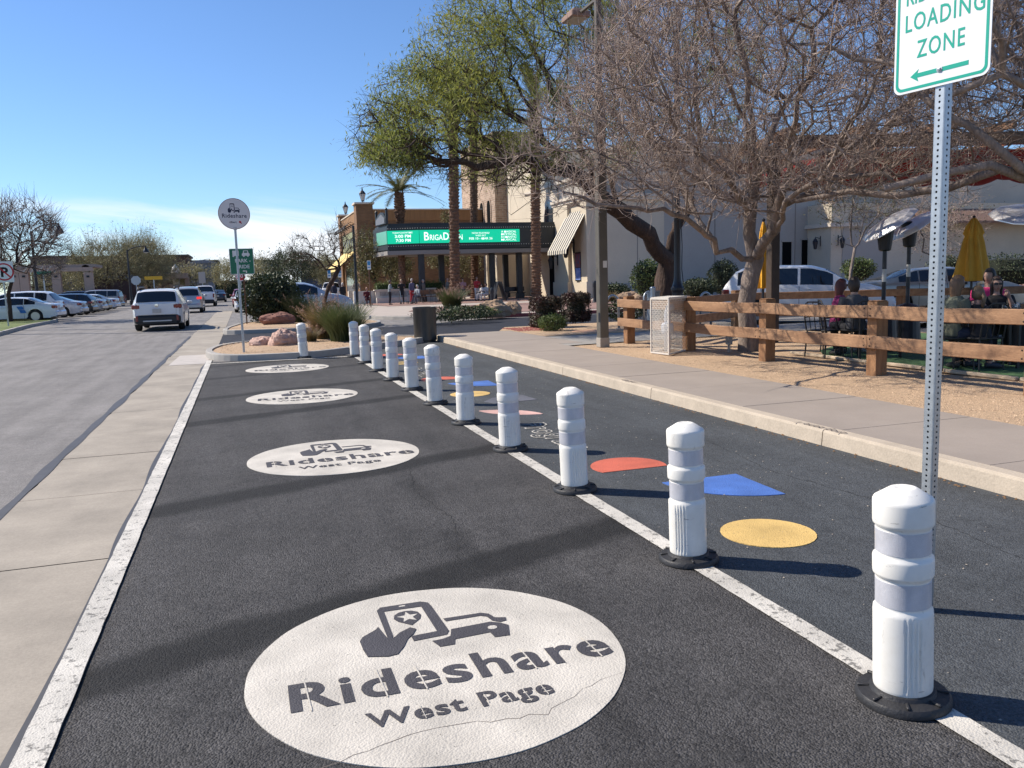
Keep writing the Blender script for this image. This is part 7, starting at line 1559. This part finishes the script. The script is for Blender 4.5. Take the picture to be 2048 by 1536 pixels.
tailpark('boxsuv', P_tan, 'boxy tan sport utility car last in the left row', 244, 84)
q = AY(262, 600, 102); car('pickup', P_red, 'red pickup seen side on behind the end of the left row', (q.x-3.5, 102, .008), R(180))
carat('suv', P_dark, 'dark sport utility car beyond the parked row under the pergola', 140, 92, R(178), detail=False)
carat('hatch', P_dark, 'dark car at the left edge behind the white parked cars', 5, 84, R(178), detail=False)
carat('suv', P_dark, 'dark car roof showing behind the black hatchback', 178, 97, R(178), detail=False)
# right side of the street and by the bush
carat('suv', P_bluish, 'pale silver sport utility car leaving the driveway behind the dark shrub and small bare tree', 604, 42, R(-3), detail=True)
carat('sedan', P_white, 'white car parked on the right side of the street left of the dark shrub', 497, 58, R(90), detail=False)
carat('hatch', P_red, 'red car parked on the right side of the street beyond the white one', 487, 74, R(90), detail=False)
carat('pickup', P_white, 'white vehicle behind the driveway car near the small parking signs', 664, 88, R(85), detail=False)
# right behind the patio
ry = AY(1612, 600, 1.0).x; Yc = 25.3/(.944+.305*ry); car('suv', P_white, 'white sport utility car parked behind the patio with dappled shade', (ry*Yc, Yc, .008), R(-38), bumper_black=False, plate=False)
ry = AY(1868, 600, 1.0).x; Yc = 25.5/(.944+.305*ry); car('sedan', P_champ, 'champagne silver sedan parked behind the patio heaters', (ry*Yc, Yc, .16), R(-24), plate=False)
# ================================================================ people
def remesh(mb, vox, smooth_it=4):
    me = mb.mesh('tmp'); o = bpy.data.objects.new('tmp', me); COL.objects.link(o)
    md = o.modifiers.new('r', 'REMESH'); md.mode = 'VOXEL'; md.voxel_size = vox
    ms = o.modifiers.new('s', 'SMOOTH'); ms.iterations = smooth_it; ms.factor = .5
    dg = bpy.context.evaluated_depsgraph_get(); out = bpy.data.meshes.new_from_object(o.evaluated_get(dg)); bpy.data.objects.remove(o); return out
def blob(m, pts, n=12):
    """closed loft of ellipses: (center, rx, ry)"""
    P = []; k = len(pts)
    for c, rx, ry in pts:
        for j in range(n): a = 2*math.pi*j/n; P.append((c[0]+rx*math.cos(a), c[1]+ry*math.sin(a), c[2]))
    F = [(i*n+j, i*n+(j+1) % n, (i+1)*n+(j+1) % n, (i+1)*n+j) for i in range(k-1) for j in range(n)]+[tuple(range(n-1, -1, -1)), tuple(range((k-1)*n, k*n))]
    m.add(P, F)
def head_mesh(m, c, s=1.0, yaw=0.0):
    nu, nv = 20, 14; V = []
    for j in range(nv+1):
        ph = math.pi*j/nv
        for i in range(nu):
            a = 2*math.pi*i/nu; x, y, z = math.sin(ph)*math.sin(a), -math.sin(ph)*math.cos(a), math.cos(ph); rx, ry, rz = .073, .092, .112
            if z < 0: k = 1-.30*(-z)**1.3; x *= k; y *= (k if y > 0 else 1-.12*(-z))
            p = Vector((x*rx, y*ry, z*rz)); f = math.exp(-((x/.22)**2))*(y < 0)
            p.y -= f*(.022*math.exp(-((z+.12)/.16)**2)+.006*math.exp(-((z+.55)/.12)**2)-.008*math.exp(-((z-.12)/.1)**2))
            V.append(p)
    rz_ = Matrix.Rotation(yaw, 3, 'Z'); V = [rz_ @ (p*s)+Vector(c) for p in V]
    F = [(j*nu+i, (j+1)*nu+i, (j+1)*nu+(i+1) % nu, j*nu+(i+1) % nu) for j in range(nv) for i in range(nu)]; m.add(V, F)
    for sg in (-1, 1): e = Vector(c)+rz_ @ (Vector((sg*.074, .005, 0))*s); m.box(tuple(e), (.018*s, .035*s, .055*s), yaw)
SK = {}
def skinmat(c): return mat('skin_%d' % int(c[0]*1000), c, .55, var=.05)
def clothmat(n, c): return mat('cloth_'+n, c, .9, var=.12, vscale=6, bump=.3, bscale=18, bdist=.02)
def person(lab, loc, rot, pose='stand', h=1.68, shirt=('x', (.2,.2,.2)), pants=('x', (.05,.05,.06)), hair=('x', (.05,.03,.02)), skin=(.42,.26,.19), hairlen=0.0, shoes=(.03,.03,.03), sleeve=1.0, coat=0.0, vox=.022, yaw=0.0, glasses=False, armpose='down', lean=0.0, near=False, group=None, bald=False):
    s = h/1.70; t = thing('person', lab, 'person', loc, rot, group); t.scale = (s, s, s)
    sit = pose == 'sit'; pz = .52 if sit else .93; fy = -.05-lean
    pel = Vector((0, 0, pz)); chest = Vector((0, fy*.7, pz+.33)); neck = Vector((0, fy, pz+.53)); hd = Vector((0, fy-.02, pz+.665))
    J = {}
    for sg in (-1, 1):
        sh = Vector((sg*.185, fy, pz+.46)); hip = Vector((sg*.09, -.01, pz-.03))
        if sit: kn = Vector((sg*.12, -.43, .52)); an = Vector((sg*.12, -.40+.08*sg, .09))
        else: kn = Vector((sg*.10, -.02, .50)); an = Vector((sg*.11, .03, .09))
        if armpose == 'down': el = sh+Vector((sg*.05, .04, -.28)); wr = el+Vector((0, -.07, -.24))
        elif armpose == 'fwd': el = sh+Vector((sg*.05, -.06, -.27)); wr = el+Vector((-sg*.05, -.23, .04))
        elif armpose == 'cross': el = sh+Vector((sg*.06, -.05, -.27)); wr = el+Vector((-sg*.24, -.16, .06))
        elif armpose == 'chin': el = sh+Vector((sg*.02, -.2, -.18)); wr = el+Vector((-sg*.09, -.05, .20)) if sg > 0 else el+Vector((-sg*.08, -.18, -.02))
        else: el = sh+Vector((sg*.13, .02, -.25)); wr = el+Vector((-sg*.1, -.14, -.12))
        J[sg] = (sh, el, wr, hip, kn, an)
    b = MB()
    blob(b, [((0, 0, pz-.10), .13, .095), ((0, 0, pz), .155, .105), ((0, fy*.3, pz+.13), .135, .095), (tuple(chest), .155, .105), ((0, fy, pz+.44), .165, .085), ((0, fy, pz+.50), .08, .06)])
    b.tube([neck-Vector((0, 0, .06)), neck+Vector((0, 0, .05)), hd-Vector((0, 0, .03))], [.06, .052, .05], 12); head_mesh(b, hd, 1.0, yaw)
    for sg in (-1, 1):
        sh, el, wr, hip, kn, an = J[sg]; b.tube([sh, (sh+el)/2, el, (el*.6+wr*.4), wr], [.052, .045, .036, .036, .026], 10); b.tube([hip, (hip*.5+kn*.5), kn, (kn*.65+an*.35), an], [.085, .072, .052, .055, .035], 12)
        d = (wr-el).normalized(); pal = wr+d*.05; b.tube([wr-d*.01, pal, wr+d*.085], [.026, .036, .030], 8)
        u = d.cross(Vector((0, 1, .3))).normalized()
        if near:
            for k in range(4): f0 = wr+d*.08+u*(.024-.016*k); L_ = (.062, .072, .066, .05)[k]; b.tube([f0, f0+d*L_*.5, f0+d*L_*.9+Vector((0, -.012, -.015))], [.0095, .009, .007], 6)
            b.tube([wr+d*.02+u*.02, wr+d*.05+u*.05, wr+d*.075+u*.055], [.012, .010, .008], 6)
        else: b.tube([wr+d*.07, wr+d*.16], [.026, .012], 8)
        b.tube([an, an+Vector((0, -.05, -.05)), an+Vector((0, -.15, -.06))], [.036, .035, .025], 8)
    v_ = .012 if near else vox
    obj('body', remesh(b, v_, 3), skinmat(skin), t, smooth=True)
    c = MB(); lw = .02
    blob(c, [((0, 0, pz-.06-coat), .165+.04*coat, .125+.02*coat+(.05 if sit and coat else 0)), ((0, 0, pz+.02), .175, .125), ((0, fy*.3, pz+.14), .158, .118), (tuple(chest), .178, .125), ((0, fy, pz+.44), .185, .103), ((0, fy, pz+.505), .085, .07)])
    for sg in (-1, 1):
        sh, el, wr = J[sg][:3]
        if sleeve > .6: c.tube([sh, (sh+el)/2, el, el*.5+wr*.5, wr], [.072, .062, .053, .047, .040], 10)
        else: c.tube([sh, sh*.4+el*.6], [.070, .066], 10)
    obj('top', remesh(c, v_, 3), clothmat(*shirt), t, smooth=True)
    p = MB(); blob(p, [((0, 0, pz-.11), .15, .11), ((0, 0, pz+.04), .165, .115)])
    for sg in (-1, 1): hip, kn, an = J[sg][3:]; p.tube([hip, hip*.5+kn*.5, kn, kn*.5+an*.5, an+Vector((0, 0, .02))], [.10, .088, .068, .062, .052], 12)
    obj('trousers', remesh(p, v_, 3), clothmat(*pants), t, smooth=True)
    for sg in (-1, 1): an = J[sg][5]; q = MB(); q.tube([an+Vector((0, .05, -.04)), an+Vector((0, -.02, -.035)), an+Vector((0, -.12, -.05)), an+Vector((0, -.19, -.062))], [.036, .045, .042, .022], 10); obj('shoe', q, mat('shoe_%d' % int(shoes[0]*100), shoes, .6), t, smooth=True)
    if not bald:
        hm = MB(); nu, nv = 24, 16; V = []
        for j in range(nv+1):
            ph = math.pi*j/nv
            for i in range(nu):
                a = 2*math.pi*i/nu; x, y, z = math.sin(ph)*math.sin(a), -math.sin(ph)*math.cos(a), math.cos(ph); r = 1.15+.09*mnoise.noise(Vector((x*3, y*3, z*2+loc[0])))+.05*mnoise.noise(Vector((x*11, y*11, z*2)))
                q = Vector((x*.075*r, y*.094*r+.006, z*.116*r))
                face = y < -.15 and z < .45
                if face and abs(x) < .80: q = Vector((x*.060, y*.05, z*.10))
                if z < -.05 and not face:
                    q.z -= hairlen*(-z+.05)*1.05; q.x *= 1+.35*min(hairlen*3, 1)*(-z); 
                    if hairlen < .02: q *= (.93 if z < -.45 else 1)
                V.append(q)
        rz_ = Matrix.Rotation(yaw, 3, 'Z'); V = [rz_ @ q+hd for q in V]
        hm.add(V, [(j*nu+i, (j+1)*nu+i, (j+1)*nu+(i+1) % nu, j*nu+(i+1) % nu) for j in range(nv) for i in range(nu)])
        o = obj('hair', hm, mat('hair_'+hair[0], hair[1], .55, var=.3, vscale=14, bump=.6, bscale=60, stretch=(1, 1, .15)), t, smooth=True)
        if armpose == 'pony' or hair[0] == 'ponytail': obj('ponytail', MB().tube([hd+Vector((0, .09, .02)), hd+Vector((0, .13, -.05)), hd+Vector((.01, .12, -.16)), hd+Vector((.0, .10, -.24))], [.028, .034, .028, .008], 8), MATS['hair_'+hair[0]], t, smooth=True)
    rz_ = Matrix.Rotation(yaw, 3, 'Z')
    if glasses: g = MB(); [g.box(tuple(hd+rz_ @ Vector((sg*.032, -.096, .012))), (.052, .012, .034), yaw+sg*.12) for sg in (-1, 1)]; g.box(tuple(hd+rz_ @ Vector((0, -.10, .016))), (.02, .006, .006), yaw); [g.bar(hd+rz_ @ Vector((sg*.06, -.09, .016)), hd+rz_ @ Vector((sg*.078, .01, .018)), .006) for sg in (-1, 1)]; obj('sunglasses', g, M_blk, t)
    elif near: obj('eyes', MB().lathe([(0, 0), (.008, .003), (0, .006)], 8, tuple(hd+rz_ @ Vector((-.03, -.088, .01)))).lathe([(0, 0), (.008, .003), (0, .006)], 8, tuple(hd+rz_ @ Vector((.03, -.088, .01)))), M_blk, t)
    if near: obj('lips', MB().box(tuple(hd+rz_ @ Vector((0, -.088, -.055))), (.036, .010, .010), yaw, bev=.004), mat('lip_colour', (.32, .10, .09), .5), t)
    return t
def pat(px, Y): q = AY(px, 600, Y); return (q.x, Y, .165)
G_S = 'people seated on the patio'
SC = [(1672, 11.6, 75, 'auburn'), ]
# facing: rot 0 looks towards -Y (the camera side)
person('woman in magenta with long auburn hair and sunglasses seated at the left patio table', pat(1674, 11.7), R(62), 'sit', 1.66, ('magenta', (.22, .02, .10)), ('navy', (.03, .03, .05)), ('auburn', (.10, .025, .02)), (.36, .2, .15), .16, (.4, .38, .36), glasses=True, armpose='fwd', near=True, yaw=.15)
person('dark haired person in a grey jacket seated with back turned beside the magenta top', pat(1712, 11.0), R(175), 'sit', 1.70, ('grey_jacket', (.085, .085, .09)), ('black', (.02, .02, .025)), ('brown', (.045, .028, .018)), (.40, .25, .18), .02, armpose='fwd', near=True)
person('blond woman in an olive jacket and sunglasses seated in profile', pat(1905, 8.95), R(72), 'sit', 1.70, ('olive_jacket', (.105, .115, .085)), ('dark_jeans', (.025, .03, .05)), ('blond', (.15, .088, .048)), (.42, .25, .19), .17, (.04, .04, .05), glasses=True, armpose='fwd', near=True)
person('person in a bright pink shirt with short dark hair facing left behind the table', pat(1972, 10.2), R(-20), 'sit', 1.80, ('hot_pink', (.62, .03, .17)), ('black', (.02, .02, .025)), ('black', (.015, .012, .012)), (.42, .26, .19), .0, sleeve=.4, armpose='fwd', near=True, yaw=-.9)
person('woman with long dark hair and sunglasses resting her chin on her hand', pat(1990, 9.5), R(-35), 'sit', 1.64, ('black_top', (.02, .02, .022)), ('black', (.02, .02, .025)), ('darkbrown', (.035, .018, .014)), (.42, .25, .18), .20, glasses=True, armpose='chin', near=True, sleeve=.4)
person('ponytailed person in black seated with back turned in front of the pink shirt', pat(1962, 8.7), R(178), 'sit', 1.50, ('black_top', (.02, .02, .022)), ('black', (.02, .02, .025)), ('ponytail', (.14, .09, .05)), (.42, .26, .19), .0, armpose='fwd', near=True)
for px, Y, rt, lab in ((1674, 11.7, R(62), 'black metal chair under the woman in magenta'), (1712, 11.0, R(175), 'black metal chair under the person in the grey jacket'), (1905, 8.95, R(72), 'black metal chair under the blond woman'), (1972, 10.2, R(-20), 'black metal chair under the pink shirt'), (1990, 9.5, R(-35), 'black metal chair under the sunglasses woman at right'), (1962, 8.7, R(178), 'black metal chair under the ponytailed person'), (1650, 11.3, R(100), 'empty black metal chair left of the woman in magenta')):
    q = pat(px, Y); pchair(q[0], q[1], rt, lab)
G_W = 'people waiting outside the theatre'
Y = 57.0
def far_person(px, lab, rot, Yp=57.0, **k): q = AY(px, 600, Yp); return person(lab, (q.x, Yp, .135), rot, group=G_W, vox=.03, **k)
far_person(669, 'person in dark clothes near the parking signs left of the white haired woman', R(-30), 62, shirt=('navy', (.02, .025, .04)), pants=('black', (.02, .02, .025)), h=1.68)
far_person(686, 'white haired woman in a long black coat beside the planter end', R(20), 60, shirt=('black_top', (.02, .02, .022)), coat=.35, hair=('white', (.6, .56, .5)), hairlen=.05, h=1.6)
far_person(713, 'tall man in a beige jacket and pale jeans behind the dark pole', R(35), 57, shirt=('beige', (.27, .23, .18)), pants=('pale_jeans', (.32, .36, .42)), hair=('grey', (.35, .32, .3)), h=1.82, armpose='akimbo')
far_person(734, 'person in dark red seated on a rollator in front of the planter', R(5), 56.5, pose='sit', shirt=('dark_red', (.10, .012, .02)), pants=('maroon', (.05, .012, .018)), hair=('ginger', (.30, .16, .10)), h=1.62, armpose='fwd', coat=.1)
far_person(780, 'woman in a grey jacket and black trousers with short brown hair', R(70), 56, shirt=('light_grey', (.27, .30, .31)), pants=('black', (.02, .02, .025)), hair=('darkbrown', (.035, .018, .014)), hairlen=.03, h=1.66, armpose='cross')
far_person(804, 'blond woman in black standing with a walker', R(-10), 57, shirt=('black_top', (.02, .02, .022)), coat=.25, hair=('light_blond', (.38, .26, .15)), hairlen=.1, h=1.70, armpose='fwd')
far_person(824, 'man in a blue patterned jacket and red trousers near the palm', R(40), 58, shirt=('dusk_blue', (.12, .12, .20)), pants=('bright_red', (.38, .03, .04)), hair=('grey', (.35, .32, .3)), h=1.74)
far_person(838, 'white haired person in a pale shirt seated at the marquee column', R(-60), 56.6, pose='sit', shirt=('pale_grey', (.34, .37, .39)), pants=('grey_trousers', (.12, .12, .14)), hair=('white', (.6, .56, .5)), h=1.7, armpose='fwd', lean=.05)
far_person(849, 'grey haired person half hidden behind the first marquee column', R(-80), 60, shirt=('tweed', (.14, .12, .1)), hair=('grey', (.35, .32, .3)), h=1.66)
far_person(895, 'bald man in a grey jacket left of the thick palm trunk', R(60), 60, shirt=('stone_grey', (.17, .18, .17)), hair=('grey', (.35, .32, .3)), h=1.72, bald=True, armpose='cross')
far_person(927, 'woman in a pink checked shirt and dark jeans right of the thick palm trunk', R(-20), 59, shirt=('soft_pink', (.42, .22, .22)), pants=('dark_jeans', (.025, .03, .05)), hair=('brown', (.045, .028, .018)), h=1.66, armpose='cross')
far_person(954, 'person in a bright red jacket and white trousers by the palm', R(15), 58, shirt=('bright_red', (.48, .015, .025)), pants=('off_white', (.58, .55, .52)), hair=('brown', (.045, .028, .018)), h=1.74, armpose='cross')
far_person(966, 'seated person in a white top and white trousers, left one of the pair', R(-70), 57, pose='sit', shirt=('off_white', (.58, .55, .52)), pants=('off_white', (.58, .55, .52)), hair=('brown', (.045, .028, .018)), h=1.6, armpose='fwd')
far_person(974, 'seated woman in a pale grey top with dark hair, right one of the pair', R(-60), 56.6, pose='sit', shirt=('pale_grey', (.34, .37, .39)), pants=('off_white', (.58, .55, .52)), hair=('darkbrown', (.035, .018, .014)), h=1.66, armpose='fwd')
# rollators and chairs near the marquee
def rollator(px, Y, lab):
    q = AY(px, 600, Y); t = thing('rollator', lab, 'walker', (q.x, Y-.45, .146)); obj('seat', MB().box((0, 0, .55), (.42, .3, .04)), M_blk, t); fr = MB()
    for s in (-1, 1): fr.tube([(s*.24, -.25, .08), (s*.24, -.05, .55), (s*.24, .12, .92)], .018, 6).tube([(s*.24, .25, .08), (s*.24, -.02, .55)], .018, 6)
    obj('frame', fr, M_galv, t)
    for s in (-1, 1):
        for y in (-.25, .25): obj('wheel', MB().lathe([(.09, -.015), (.09, .015)], 14, (s*.24, y, .09), axis=Matrix.Rotation(R(90), 4, 'Y')), M_blk, t)
rollator(734, 57.0, 'black rollator under the seated person in dark red'); rollator(806, 57, 'grey walker held by the blond woman in black')
for px, Y, rt, lab, in ((838, 56.6, R(-60), 'chair under the white haired person at the marquee column'), (868, 56, R(60), 'empty dark chair right of the first marquee column'), (880, 56.5, R(-70), 'blue backed dark chair beside the second marquee column'), (970, 57.2, R(-60), 'dark chair under the pair in white near the folding board')):
    q = AY(px, 600, Y); pchair(q.x, Y, rt, lab, 'dark chairs outside the theatre', .146)
